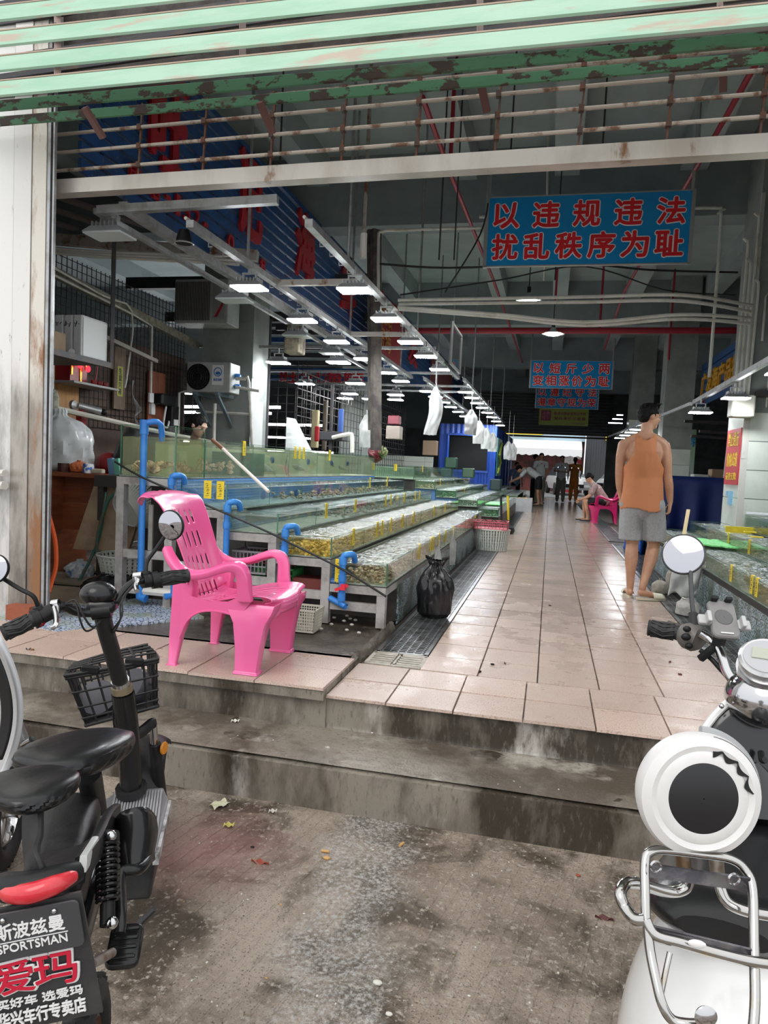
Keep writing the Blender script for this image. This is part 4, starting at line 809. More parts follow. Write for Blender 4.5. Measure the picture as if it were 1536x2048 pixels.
# ---------------- far left groups
far = [(-.80, .28, .42), (-1.16, .43, .56), (-1.53, .56, .70), (-1.9, .69, .84), (-2.27, .84, 1.06)]
for gi, (ya, yb, gn) in enumerate(((12.0, 18.2, 'second'), (19.2, 25.5, 'farthest'))):
    for k, (xr, zb, zt) in enumerate(far):
        if gi == 1 and k > 1: continue
        wd = .35 if k < 4 else .9
        tank(xr-wd, xr, ya+.0*k, yb, zb, zt, 'glass tank on the %s step of the %s left stand' % (rows[k][4], gn), 4, .88, waterm if k < 4 else watery, th=.01, body=bodyf)
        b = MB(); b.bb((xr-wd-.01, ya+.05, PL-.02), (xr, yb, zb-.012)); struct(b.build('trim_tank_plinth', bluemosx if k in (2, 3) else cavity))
        if k < 4: heap('shellfish_heap', ('green', 'grey', 'green', 'brown')[k], xr-.33, xr-.02, ya+.05, yb-.1, zb, .06, 420, .022, 'dark weed and shells in the %s step tank of the %s left stand' % (rows[k][4], gn), 20+k+gi*7)
    if gi == 0:
        b = MB(); b.bb((-1.12, 13, .425), (-.84, 14.2, .44)); tag(b.build('green_net', mat('bright green net', (.12, .6, .12), .5, c2=(.25, .75, .3), sc=40)), 'bright green net sheet lying on the lowest tank of the second left stand', 'net')
        for i, (x, y, z) in enumerate(((-2.6, 11.99, 1.07), (-3.0, 11.99, 1.07), (-2.27, 12.8, 1.07), (-1.9, 12.6, .85), (-1.53, 13.2, .71), (-.8, 12.9, .43))): card((x, y, z), 0 if y < 12 else PI/2, 'small yellow card on the tanks of the second left stand', 'price cards on the second left stand')
for i, (x, y, sx, sy, z0, z1, c_) in enumerate(((-2.45, 17.9, .3, .3, 1.063, 1.33, (.03, .08, .05)), (-2.0, 17.9, .3, .3, .843, 1.08, (.04, .09, .05)), (-1.3, 17.9, .28, .3, .563, .84, (.02, .04, .04)))):
    b = MB(); b.rbox((x, y, (z0+z1)/2), (sx, sy, z1-z0), .04); tag(b.build('bucket_box', mat('dark green box %d' % i, c_, .4)), 'dark green filter box standing on the far left tanks, %s from the left' % ORD[i], 'box')
# ------------------------------------------------------------------ RIGHT TANKS
rrows = [(1.275, .335, .455, 3.45, 9.0), (1.62, .43, .57, 3.98, 8.9), (1.97, .57, .72, 3.98, 7.95)]
for k, (xl, zb, zt, ya, yb) in enumerate(rrows):
    wd = .345 if k < 2 else .7
    tank(xl, xl+wd, ya, yb, zb, zt, 'long glass tank on the %s step of the right-hand stand' % ('lowest', 'middle', 'top')[k], 5, .88, waterm, th=.007, body=bodyf)
    b = MB(); b.bb((xl, ya, 0), (xl+wd+.01, yb, zb-.012)); struct(b.build('trim_tank_plinth', cavity))
    b = MB(); b.bb((xl-.012, ya, zb-.05), (xl, yb, zb-.008)); struct(b.build('trim_ledge', black))
    heap('shellfish_heap', ('cream', 'cream', 'brown')[k], xl+.02, xl+.32, ya+.4, yb-.1, zb, .05, 1100, .017, 'pale shellfish on the floor of the %s right-hand tank' % ('lowest', 'middle', 'top')[k], 30+k)
b = MB(); b.bb((1.262, 3.4, 0), (1.27, 9.0, .29)); struct(b.build('trim_fan_mosaic', fan))
# the lowest right row goes on as a lower basin
tank(1.30, 1.62, 9.1, 11.3, .20, .33, 'low glass basin continuing behind the man on the right', 3, .9, waterm); b = MB(); b.bb((1.30, 9.05, 0), (1.62, 11.4, .19)); struct(b.build('trim_tank_plinth', cavity))
b = MB()
def netf(u, v): return V((1.30+.34*v, 6.8+.75*u-.1*v, .47+.012*noise.noise(V((u*6, v*6, 2)))))
b.grid(netf, 24, 14); tag(b.build('green_net', MC['bright green net'] if 'bright green net' in MC else None, mods=[('SOLIDIFY', {'thickness': .012})]), 'bright green plastic mesh sheet floating on the lowest right tank behind the mirror', 'net')
for k, ys in ((0, (4.35, 4.72, 4.83, 5.35, 6.35)), (1, (5.1, 6.3, 7.0)), (2, (5.6, 6.1, 6.55))):
    for i, y in enumerate(ys): card((rrows[k][0]-.004, y, rrows[k][2]+.005), -PI/2, 'yellow handwritten card on the aisle-side glass of the %s right-hand tank, %s from the camera' % (('lowest', 'middle', 'top')[k], ORD[i]), 'price cards on the right stand')
for i, (x, y, z, w_) in enumerate(((1.72, 7.6, .60, .26), (1.8, 7.2, .585, .1), (1.7, 6.6, .585, .1))):
    b = MB(); b.bb((x, y, z), (x+w_, y+.05, z+.01)); b.bb((x, y-.004, z-.06), (x+w_, y, z+.01)) if i == 0 else None; tag(b.build('price_card', cardm), ('wide yellow card standing at the far end of the middle right tank', 'yellow tag lying flat on the middle right tank, farther one', 'yellow tag lying flat on the middle right tank, nearer one')[i], 'price card')
b = MB(); b.bar((1.32, 7.5, .46), (1.41, 7.85, .74), .035, .012); tag(b.build('wood_slat', mat('pale wood slat', (.6, .46, .26), .6)), 'pale wooden slat leaning on the lowest right tank', 'slat')
t = thing('round_tank', 'round glass tank with pouring spout at the top of the right stand', 'fish tank', (2.45, 7.2, .74)); c = (2.5, 7.3, 0)
b = MB(); b.lathe([(.33, .735), (.335, .74), (.335, .98), (.33, .985), (.325, .98), (.325, .75)], 40, c, cap=False); b.build('tank_wall', glassy('smoky glass', (.62, .70, .60), base=(.3, .36, .28), basew=.25), t, smooth=True); b = MB(); b.lathe([(.0, .96), (.32, .96)], 40, c, cap=False); b.build('water', waterc, t); b = MB(); b.lathe([(.0, .732), (.34, .732), (.34, .745), (0, .745)], 30, c, cap=False); b.build('tank_base', black, t)
b = MB(); b.sweep([(2.30, 6.99, .95), (2.25, 6.97, .965), (2.22, 6.96, .94)], .018, 8); b.build('spout', pvcw, t)
stream = glassy('falling water', (.85, .9, .9), base=(.8, .85, .85), basew=.45, rough=.1)
b = MB(); b.sweep([(2.22, 6.96, .94), (2.16, 6.93, .88), (2.12, 6.9, .78), (2.10, 6.89, .71)], [.014, .012, .014, .022], 8, smooth_pts=3); stuff(b.build('water_jet', stream, smooth=True), 'jet of water pouring from the round tank', 'water')
b = MB(); b.sweep([(1.60, 4.72, .43), (1.55, 4.70, .425), (1.50, 4.69, .40), (1.46, 4.68, .35)], [.012, .014, .018, .03], 8, smooth_pts=3); stuff(b.build('water_jet', stream, smooth=True), 'jet of water splashing into the lowest right tank', 'water')
card((2.42, 6.972, .965), 0, 'yellow handwritten card on the round tank', 'price cards on the right stand', .9)
# ------------------------------------------------------------------ SIGNS
sb = mat('sign blue print', (.01, .27, .64), .22, c2=(.015, .31, .70), sc=.8); rl = mat('sign red letters', (.78, .02, .03), .35); wl_ = mat('sign white outline', (.92, .96, .96), .35); alu = mat('aluminium strip', (.45, .46, .46), .4, .6)
Z3 = Matrix.Identity(3); XZ = basis((1, 0, 0), (0, 0, 1))
def hsign(c, w_, h, l1, l2, label, lab2):
    t = thing('hanging_sign', label, 'sign', c); x, y, z = c
    b = MB(); b.box((x, y, z), (w_, .03, h)); b.build('sign_panel', sb, t); f = MB()
    for s in (-1, 1): f.box((x+s*w_/2, y-.002, z), (.035, .036, h+.02)); f.box((x, y-.002, z+s*h/2), (w_, .036, .012))
    f.build('sign_frame', alu, t)
    for s in (-1, 1): p = MB(); p.bar((x+s*w_*.5, y+.02, z-h/2), (x+s*w_*.5, y+.02, 4.7), .035); p.build('sign_post', alu, t)
    for line, zz_, n in ((l1, z+h*.23, 5), (l2, z-h*.22, 6)):
        for i, ch in enumerate(line):
            px = x+w_*(-.40+.80*i/(n-1)); sz = h*.36
            o = text('letter_outline', ch, sz, sz*.98, (px, y-.018, zz_), XZ, wl_, t, .003, .115)
            text('letter', ch, sz*1.0, sz*.98, (px, y-.021, zz_), XZ, rl, t, .004, .05)
    return t
hsign((.2, 7.6, 3.52), 2.0, .70, '以违规违法', '扰乱秩序为耻', 'large blue hanging sign with red characters, nearest over the aisle', '')
hsign((.36, 18.9, 3.58), 2.03, .70, '以短斤少两', '变相涨价为耻', 'blue hanging sign with red characters halfway down the aisle, above the farthest one', '')
hsign((.40, 25.6, 3.70), 2.1, .78, '以遵纪守法', '遵章守规为荣', 'farthest blue hanging sign with red characters, partly behind the middle one', '')
t = thing('notice_board', 'yellow-green notice board with a maroon seal below the far blue sign', 'sign', (.35, 26.4, 3.1))
for s in (-.8, .8): b = MB(); b.tube((.34+s, 26.43, 3.0), (.34+s, 26.43, 4.02), .015, 6); b.build('board_hanger', dsteel, t)
gy = mat('yellow green board', (.32, .36, .03), .4); mr = mat('maroon ink', (.22, .01, .05), .5)
b = MB(); b.box((.34, 26.4, 3.08), (1.72, .03, .60)); b.build('board', gy, t); b = MB(); b.box((-.28, 26.37, 3.12), (.34, .02, .36)); b.build('seal', mr, t)
text('seal_letters', '消费\n提示', .27, .29, (-.28, 26.355, 3.12), XZ, mat('pinkish ink', (.5, .15, .2), .5), t, .004, .02); text('letters', '敬请消费者使用公平秤', 1.12, .12, (.56, 26.38, 3.20), XZ, mr, t, .004, .02); text('letters', '复核单价与重量', 1.10, .12, (.56, 26.38, 3.03), XZ, mr, t, .004, .02); text('letters', '市场管理处', .5, .04, (.85, 26.38, 2.86), XZ, mr, t, .004, .01)
# ------------------------------------------------------------------ LEFT BLUE SLATTED BOARD
bp = mat('chipped blue slat paint', (.008, .07, .24), .45, c2=(.01, .05, .15), sc=6, c3=(.14, .12, .11), sc3=26, th3=(.63, .67), bump=.1); chr_ = mat('red sheet letters', (.42, .01, .02), .4, c2=(.3, .01, .015), sc=8)
t = thing('slatted_signboard', 'long blue slatted signboard with red cut-out characters above the left tanks', 'signboard', (-3.0, 4.1, 2.8)); n = 11
for k in range(n):
    z = 2.86+k*.105; b = MB(); b.bb((-3.03, 4.05, z-.041), (-3.005, 24, z+.041)); b.build('slat', bp, t)
b = MB(); b.bb((-3.07, 4.05, 3.98), (-2.99, 24, 4.03)); b.build('top_channel', bp, t); y = 4.3; b = MB()
while y < 24: b.bb((-3.05, y, 2.8), (-3.035, y+.02, 4.0)); y += .42
b.build('backing_bars', dsteel, t)
YZ = basis((0, 1, 0), (0, 0, 1))      # reads from the aisle, running away from the door
for ch, y, w_, h in (('旺', 5.05, .50, .74), ('记', 6.55, .55, .74), ('海', 8.15, .62, .74), ('鲜', 10.0, .7, .74), ('批', 12.4, .8, .74), ('发', 15.0, .9, .74)): text('letter', ch, w_, h, (-2.985, y, 3.58), YZ, chr_, t, .03, .05)
for ch, y, w_ in (('电', 4.62, .16), ('话', 4.85, .16), ('-', 5.05, .07), ('1', 5.2, .06), ('5', 5.34, .1), ('2', 5.5, .1), ('-', 5.66, .07), ('0', 6.15, .12), ('8', 6.9, .12)): text('letter', ch, w_, .15 if ch not in '-' else .03, (-2.985, y, 3.02), YZ, chr_, t, .02, .03)
b = MB()
for k in range(1): b.bb((-2.985, 17.2, 2.9), (-2.97, 21, 3.9))
b.build('shade_cloth', MC['dull red box'], t)
t = thing('red_banner', 'dark red banner with gold lettering hanging in front of the blue signboard', 'banner', (-2.6, 10.4, 2.9))
b = MB(); b.grid(lambda u, v: V((-2.72+.03*math.sin(v*9), 10.3+2.1*v, 2.75+1.0*u)), 3, 20); b.build('banner_cloth', mat('dark red cloth', (.26, .01, .015), .7), t, mods=[('SOLIDIFY', {'thickness': .01})])
text('gold_letters', '福如\n东海', .9, .75, (-2.68, 11.1, 3.25), YZ, mat('dull gold', (.35, .14, .02), .5), t, .01, .01)
# panel seen edge-on: framed glass panel hanging by the outer rail
t = thing('framed_panel', 'narrow framed glass panel hanging beside the outer lamp rail', 'panel', (-1.35, 9.9, 2.5)); b = MB()
for p, q in (((-1.40, 9.6, 2.45), (-1.40, 9.6, 3.02)), ((-1.40, 10.6, 2.45), (-1.40, 10.6, 2.98)), ((-1.40, 9.6, 3.0), (-1.40, 10.6, 3.0)), ((-1.40, 9.6, 2.47), (-1.40, 10.6, 2.47))): b.bar(p, q, .03)
b.build('panel_frame', alu, t); b = MB(); b.bb((-1.41, 9.62, 2.48), (-1.40, 10.58, 2.98)); b.build('panel_pane', glassy('grey pane', (.5, .55, .55), base=(.3, .33, .33), basew=.3), t)
# cross-wise blue slatted shutter deeper inside on the left
t = thing('slatted_shutter', 'blue and grey slatted shutter with red characters facing the door at the back left', 'shutter', (-4.6, 12.6, 2.6))
for k in range(9): b = MB(); b.bb((-6.2, 12.6, 2.55+k*.14), (-3.1, 12.63, 2.64+k*.14)); b.build('slat', bp if k < 2 or k == 5 else dsteel, t)
text('letter', '旺记海鲜', 1.6, .26, (-4.2, 12.58, 2.62), XZ, chr_, t, .03, .04); text('letter', '☎138', .1, .1, (-4, 12.58, 2.9), XZ, chr_, t, .01, .02) if 0 else None
# right blue board with gold characters, behind the column
t = thing('gold_letter_board', 'dark blue slatted board with gold characters on the right behind the tiled column', 'signboard', (2.9, 10, 2.5))
for k in range(6): b = MB(); b.bb((2.62, 9.2, 2.42+k*.13), (2.65, 14.3, 2.53+k*.13)); b.build('slat', bp, t)
NY = basis((0, -1, 0), (0, 0, 1))
text('letter', '广发海产品批发部', 3.6, .36, (2.6, 12.3, 2.78), NY, mat('gold sheet letters', (.55, .27, .01), .4), t, .03, .05)
b = MB(); b.box((2.6, 13.9, 2.5), (.03, .1, .12)); b.build('red_mark', chr_, t)
t = thing('wall_notice', 'red paper notice with yellow characters on the side of the tiled column', 'poster', (1.92, 8.4, 1.3)); b = MB(); b.bb((1.915, 8.12, 1.02), (1.928, 8.70, 1.62)); b.build('paper', mat('notice red', (.42, .02, .03), .5), t)
for k, s in enumerate(('禁止通行', '价格公道', '童叟无欺')): text('letters', s, .44, (.15, .15, .08)[k], (1.912, 8.41, (1.51, 1.29, 1.11)[k]), NY, mat('notice yellow', (.7, .5, .03), .5), t, .002, .02)
b = MB(); b.bb((1.905, 8.3, .8), (1.928, 8.42, .95)); b.box((1.92, 8.55, .92), (.01, .05, .05)); tag(b.build('sticker', mat('pale blue sticker', (.2, .42, .6), .5)), 'small pale blue stickers on the column side below the red notice', 'sticker')
t = thing('seafood_poster', 'tall pale poster with blue characters on the wall behind the man', 'poster', (2.6, 15.9, 1)); b = MB(); b.bb((2.05, 16.0, .78), (2.92, 16.03, 2.1)); b.build('poster_sheet', mat('pale poster', (.34, .40, .36), .5, c2=(.25, .4, .22), sc=1.2), t)
text('letters', '网购海鲜', .82, .2, (2.5, 15.98, 1.85), XZ, mat('poster blue', (.05, .3, .6), .5), t, .004, .03); text('letters', '更便宜', .6, .17, (2.42, 15.98, 1.57), XZ, MC['poster blue'], t, .004, .03)
b = MB()
for i, (x, z, r) in enumerate(((2.3, 1.2, .16), (2.5, 1.1, .18), (2.7, 1.2, .14), (2.6, 1.32, .1), (2.2, 1.05, .12))): b.ball((x, 15.99, z), (r, .01, r*.6), 12, 6)
b.build('poster_picture', mat('poster fish picture', (.25, .27, .28), .5, c2=(.4, .05, .06), sc=7), t)
# ------------------------------------------------------------------ LEFT STALL
WX = -4.6
mesh_m = mat('dark wire mesh', (.03, .025, .022), .5, .4)
b = MB(); b.bb((WX-.06, 4.1, PL), (WX-.03, 8.35, 2.28)); struct(b.build('wall_stall_left', mat('brown board wall', (.11, .065, .045), .7, c2=(.07, .04, .03), sc=3)))
t = thing('wire_mesh', 'dark wire mesh fixed over the brown stall wall', 'mesh', (WX, 4.1, 1)); b = MB(); y = 4.3
while y < 8.35: b.bb((WX-.012, y, 1.3), (WX-.006, y+.006, 2.9)); y += .075
z = 1.3
while z < 2.9: b.bb((WX-.018, 4.3, z), (WX-.012, 8.35, z+.006)); z += .075
stuff(b.build('mesh_wires', mesh_m, t))
b = MB(); b.bar((WX+.05, 4.3, 2.78), (WX+.0, 8.6, 2.5), .07, .09); tag(b.build('wall_beam', mat('peeling cream beam', (.35, .33, .25), .6, c2=(.2, .18, .13), sc=14)), 'peeling cream beam along the top of the stall wall', 'beam')
pipe([(WX+.1, 4.4, 2.72), (WX+.1, 7.0, 2.55), (WX+.1, 7.35, 2.5), (WX+.1, 7.36, 1.75)], .014, pvcw, 'white conduit following the stall wall and dropping to a white socket'); pipe([(WX+.14, 5.3, 2.72), (WX+.12, 6.4, 2.62), (WX+.1, 6.95, 2.58), (WX+.1, 6.9, 1.95), (WX+.1, 6.85, 1.75)], .011, pvcw, 'white cable drooping down to the black meter box', sp=3)
b = MB(); b.bar((WX+.1, 5.9, 2.28), (WX+.2, 7.3, 2.1), .04); tag(b.build('pole', mat('drab pole', (.3, .28, .23), .6)), 'drab wooden pole tied against the mesh wall', 'pole')
def wallbox(y0, y1, z0, z1, d, m_, label, cat, nm, x=WX): b = MB(); b.bb((x, y0, z0), (x+d, y1, z1)); return tag(b.build(nm, m_), label, cat)
wd1 = mat('weathered plank', (.22, .15, .1), .6, c2=(.14, .09, .06), sc=6, stretch=(1, 4, .6)); wd2 = mat('red brown plank', (.32, .10, .05), .45, c2=(.2, .06, .03), sc=5, stretch=(1, 5, .5)); wd3 = mat('orange plywood', (.48, .25, .08), .6, c2=(.38, .18, .05), sc=4, stretch=(1, 4, .5))
t = thing('wall_plank', 'weathered plank with a yellow paper strip on the mesh wall', 'plank', (WX, 6.9, 1.5)); b = MB(); b.bb((WX, 6.78, 1.52), (WX+.02, 6.98, 2.18)); b.build('plank', wd1, t); b = MB(); b.bb((WX+.02, 6.83, 1.66), (WX+.024, 6.93, 1.98)); b.build('paper_strip', mat('olive yellow paper', (.42, .42, .08), .5), t)
text('paper_letters', '生\n意\n兴\n隆', .06, .28, (WX+.026, 6.88, 1.82), YZ, mat('ink dark', (.06, .08, .03), .6), t, .002, .02)
t = thing('meter_board', 'red brown plank carrying black meter boxes on the mesh wall', 'meter', (WX, 7.7, 1.4)); b = MB(); b.bb((WX, 7.45, 1.38), (WX+.02, 7.8, 2.02)); b.build('plank', wd2, t)
b = MB(); b.rbox((WX+.09, 7.68, 1.70), (.14, .34, .13), .03); b.build('meter_hood', black, t); b = MB(); b.rbox((WX+.08, 7.86, 1.52), (.12, .17, .26), .02); b.build('meter_box', black, t); b = MB(); b.box((WX+.145, 7.86, 1.45), (.005, .1, .07)); b.build('meter_label', white, t); b = MB(); b.box((WX+.03, 7.5, 1.58), (.05, .08, .13)); b.build('switch_box', white, t)
b = MB(); b.sweep([(WX+.1, 7.7, 1.63), (WX+.14, 7.6, 1.5), (WX+.12, 7.62, 1.4), (WX+.1, 7.74, 1.38), (WX+.1, 7.78, 1.46)], .012, 6, smooth_pts=4); b.build('lead', white, t, smooth=True)
t = thing('wall_socket', 'white wall socket at the end of the right-hand conduit', 'socket', (WX, 8.1, 1.65)); b = MB(); b.rbox((WX+.08, 7.4, 1.70), (.03, .09, .11), .01); b.build('socket', white, t)
for k in range(4): pipe([(WX+.03, 7.1+.01*k, 1.86), (WX+.06, 7.06, 1.7), (WX+.05, 7.16+.03*k, 1.55), (WX+.06, 7.12, 1.45), (WX+.06, 7.2+.05*k, 1.3)], .004, mat('grey wire', (.25, .25, .26), .5), 'tangled grey wires hanging on the mesh wall', 'wire', 'hanging grey wires', sp=4, nm='wire', n=4)
# shrine shelf
t = thing('shrine', 'small red and gold shrine lit by candle lamps on a wall shelf', 'shrine', (WX, 5.9, 1.6))
b = MB(); b.bb((WX, 5.75, 1.35), (WX+.02, 6.2, 2.1)); b.build('back_board', wd3, t); b = MB(); b.bb((WX, 5.75, 1.675), (WX+.3, 6.45, 1.695)); b.build('shelf_board', mat('grey shelf', (.3, .3, .29), .5), t)
b = MB(); b.bb((WX+.02, 5.85, 1.695), (WX+.18, 6.1, 2.02)); b.build('shrine_case', mat('shrine red', (.25, .01, .015), .35), t)
b = MB()
for (y, z, hh) in ((5.87, 1.86, .2), (6.0, 1.83, .24), (6.08, 1.9, .14)): b.box((WX+.185, y, z), (.006, .022, hh))
b.box((WX+.185, 5.97, 1.99), (.006, .24, .03)); b.build('gold_trim', mat('shrine gold', (.8, .45, .06), .25, .8), t)
for i, y in enumerate((5.94, 6.06)): b = MB(); b.ball((WX+.22, y, 1.86-.02*i), (.022, .022, .032), 8, 6); b.build('candle_lamp', mat('red candle glow', (1, .02, .04), .4, emit=3), t)
b = MB()
for k in range(3): b.lathe([(.02, 0), (.03, .02), (.032, .045), (.028, .05)], 10, (WX+.22, 6.15+.09*k, 1.695))
b.build('offering_cups', mat('wine red cup', (.2, .01, .012), .3), t); b = MB(); b.tube((WX+.2, 6.2, 1.74), (WX+.2, 6.26, 2.0), .006, 5); b.build('incense', chr_, t)
t = thing('security_camera', 'small silver bullet camera on a red bracket under the shrine shelf', 'camera', (WX+.2, 6.1, 1.45)); b = MB(); b.tube((WX+.2, 5.95, 1.48), (WX+.34, 6.1, 1.44), .035, 12); b.build('camera_body', alu, t, smooth=True); b = MB(); b.lathe([(.045, -.01), (.045, .02), (.02, .03)], 12, (WX+.18, 5.9, 1.48), Matrix.Rotation(PI/2, 3, 'Y')); b.build('camera_mount', alu, t); b = MB(); b.box((WX+.2, 6.0, 1.36), (.06, .08, .16)); b.build('red_valve', red, t)
b = MB(); b.ball((WX+.36, 6.12, 1.435), .034, 10, 6); b.build('camera_lens', black, t, smooth=True)
pipe([(WX+.3, 5.4, 2.6), (WX+.3, 5.42, 1.98), (WX+.3, 5.42, 1.3)], .04, pvcw, 'thick white downpipe beside the shrine'); pipe([(WX+.18, 5.2, 1.2), (WX+.18, 5.2, 1.5), (WX+.2, 5.26, 1.56), (WX+.3, 5.42, 1.56), (WX+.32, 5.46, 1.5), (WX+.32, 5.46, 1.12), (WX+.36, 5.55, 1.06)], .042, mat('mossy white pipe', (.42, .41, .33), .5, c2=(.16, .15, .08), sc=12), 'mossy white pipe bending twice beside the shrine', sp=2)
pipe([(WX+.3, 5.5, 1.42), (WX+.35, 7.2, 1.30), (WX+.4, 7.9, 1.26), (WX+.5, 8.5, 1.22)], .026, mat('cream long pipe', (.52, .5, .42), .4), 'long cream pipe running along the stall wall behind the scallop tank')
# shelf with styrofoam boxes
t = thing('overhead_shelf', 'dark shelf hung in the stall corner carrying boxes', 'shelf', (-4.0, 5.0, 1.79)); b = MB(); b.bb((-4.55, 4.6, 1.775), (-3.65, 5.36, 1.795)); b.bb((-3.66, 4.6, 1.755), (-3.635, 5.36, 1.80)); b.bb((-4.55, 4.59, 1.755), (-3.635, 4.61, 1.80)); b.build('shelf_board', dsteel, t); b = MB(); b.bar((-3.645, 5.35, 1.75), (-3.645, 5.35, 2.95), .03); b.build('shelf_hanger', dsteel, t)
sty = mat('styrofoam', (.60, .61, .61), .7, bump=.2, bsc=120, c2=(.5, .51, .52), sc=3)
for i, x0 in enumerate((-3.93, -3.845, -3.76)):
    x1 = x0+.08; t = thing('styrofoam_box', 'white styrofoam box with black pen mark standing on the shelf, %s' % ('leftmost of three', 'middle of three', 'rightmost, its big side showing')[i], 'box', (x0, 5.0, 1.797)); b = MB(); b.rbox(((x0+x1)/2, 5.17, 1.797+.165), (x1-x0, .34, .33), .012); b.build('box_body', sty, t)
    k = MB(); r = random.Random(i)
    for q in range(4): x = x0+.01+.014*q; k.bar((x, 4.997, 2.05+r.uniform(-.02, .02)), (x+r.uniform(-.01, .02), 4.997, 2.08+r.uniform(-.03, .01)), .003, .004, ref=(0, 1, 0))
    k.build('pen_mark', black, t)
b = MB(); b.bb((-3.678, 5.015, 1.81), (-3.674, 5.325, 2.11)); f_ = tag(b.build('foam_lid', mat('foam lid edge', (.66, .67, .67), .6)), 'thin white foam lid leaning on the rightmost styrofoam box', 'lid')
card_b = mat('brown cardboard', (.28, .19, .12), .75, c2=(.22, .15, .09), sc=8)
for i, (x0, x1, y0, y1, z1) in enumerate(((-4.02, -3.87, 4.68, 4.88, 1.95), (-3.86, -3.80, 4.68, 4.86, 1.96), (-3.79, -3.70, 4.68, 4.84, 1.945))):
    t = thing('cardboard_box', ('brown cardboard box with shiny tape left on the overhead shelf', 'thin brown cardboard box standing between two others on the overhead shelf', 'small taped cardboard box nearest the shelf edge')[i], 'box', (x0, y0, 1.797)); b = MB(); b.bb((x0, y0, 1.797), (x1, y1, z1)); b.build('carton', card_b, t); b = MB(); b.bb(((x0+x1)/2-.012, y0-.002, 1.80), ((x0+x1)/2+.012, y0, z1)); b.build('tape', mat('shiny tape', (.45, .38, .28), .15), t)
b = MB(); b.box((-3.97, 4.75, 2.20), (.14, .2, .2), R=Matrix.Rotation(.35, 3, 'Y')); tag(b.build('leaning_carton', sty), 'pale carton leaning at the photo edge above the cardboard boxes', 'box')
b = MB(); b.box((-3.93, 4.72, 2.02), (.12, .18, .09), R=Matrix.Rotation(.5, 3, 'Y')); tag(b.build('leaning_carton', sty), 'small pale carton tipped on the left end of the overhead shelf', 'box')
b = MB(); b.tube((-3.73, 4.95, 1.82), (-3.69, 4.9, 1.82), .024, 12); tag(b.build('tape_roll', mat('grey roll', (.35, .34, .33), .4)), 'grey tape roll on the shelf in front of the styrofoam boxes', 'tape roll')
# overhead beams and pallets in the stall
b = MB(); b.bar((-5.3, 5.4, 2.95), (-2.6, 5.9, 2.82), .07, .09); tag(b.build('cross_beam', MC['rusty steel']), 'rusty cream cross beam over the stall front', 'beam')
for k in range(3): pipe([(-5.2, 5.3, 2.84-.02*k), (-4, 5.6, 2.80-.02*k), (-2.75, 5.85, 2.80-.03*k)], .015, pvcw, 'white pipes tied under the rusty stall cross beam', group='pipes under the stall cross beam')
for k in range(5): b = MB(); b.bar((-5.2+.35*k, 4.6, 2.95), (-4.9+.35*k, 5.6, 3.0), .09, .02); tag(b.build('pallet_board', mat('dark slat wood', (.07, .055, .05), .7)), 'dark boards laid flat above the stall shelf', 'board', 'overhead boards in the stall')
for k, (x, y, z) in enumerate(((-4.6, 9.4, 3.45), (-4.9, 11, 3.3))): b = MB(); b.bb((x-1.6, y, z), (x+2.2, y+.12, z+.16)); tag(b.build('cross_beam', dsteel), 'dark steel beam under the ceiling at the back of the left stall, %s' % ('nearer' if k == 0 else 'farther'), 'beam')
# air conditioners
acm = mat('outdoor unit shell', (.42, .44, .42), .45, c2=(.34, .36, .34), sc=4)
def acunit(c, w_, h, d, label, kind):
    x, y, z = c; t = thing('air_conditioner', label, 'air conditioner', (x, y, z)); b = MB(); b.rbox((x, y+d/2, z+h/2), (w_, d, h), .015); b.build('unit_body', acm, t)
    g = MB()
    if kind:
        R = Matrix.Rotation(PI/2, 3, 'X'); cx = x-w_*.22
        f = MB(); f.lathe([(0, .001), (.155, .001), (.155, .012)], 26, (cx, y-.001, z+h*.5), R, cap=False); f.lathe([(.04, .02), (.05, .008)], 14, (cx, y-.008, z+h*.5), R); f.build('fan_opening', black, t)
        for q in range(1, 6): g.lathe([(.026*q+.024, .0), (.026*q+.027, .004), (.026*q+.03, .0)], 26, (cx, y-.014, z+h*.5), R, cap=False)
        for q in range(12): a = PI*q/6; g.bar((cx+.03*math.cos(a), y-.016, z+h*.5+.03*math.sin(a)), (cx+.155*math.cos(a), y-.016, z+h*.5+.155*math.sin(a)), .003)
        g.build('fan_guard', dsteel, t)
        s = MB(); s.lathe([(.055, 0), (.055, .003), (.045, .003), (.045, 0)], 24, (x+w_*.22, y-.002, z+h*.68), R, cap=False); s.ball((x+w_*.22, y-.002, z+h*.64), (.035, .003, .02), 10, 5); s.build('blue_badge', mat('badge blue', (.02, .16, .45), .4), t)
        q_ = MB(); q_.box((x+w_*.22, y-.0008, z+h*.58), (.15, .002, .24)); q_.build('badge_sheet', white, t); text('badge_letters', '新欣海鲜', .11, .035, (x+w_*.22, y-.003, z+h*.42), XZ, MC['badge blue'], t, .002, .02)
        for q in (.2, .55): s = MB(); s.lathe([(.03, 0), (.03, .05), (.02, .07)], 12, (x+w_/2, y+d*.5, z+h*(q+.05)), Matrix.Rotation(PI/2, 3, 'Y')); s.build('pipe_coupling', pvcb, t)
    else:
        for q in range(22): g.bb((x-w_/2+.02+.021*q, y-.01, z+.03), (x-w_/2+.026+.021*q, y, z+h-.03))
        g.build('grille_fins', dsteel, t); s = MB(); s.box((x+w_*.34, y-.006, z+h*.5), (.16, .006, h*.8)); s.build('side_panel', mat('grey badge panel', (.3, .31, .31), .5), t); s = MB(); s.prism([(x+w_*.26, y-.011, z+.07), (x+w_*.32, y-.011, z+.07), (x+w_*.42, y-.011, z+.2), (x+w_*.42, y-.011, z+.26)], (0, .002, 0)); s.build('badge_flash', red, t)
    return t
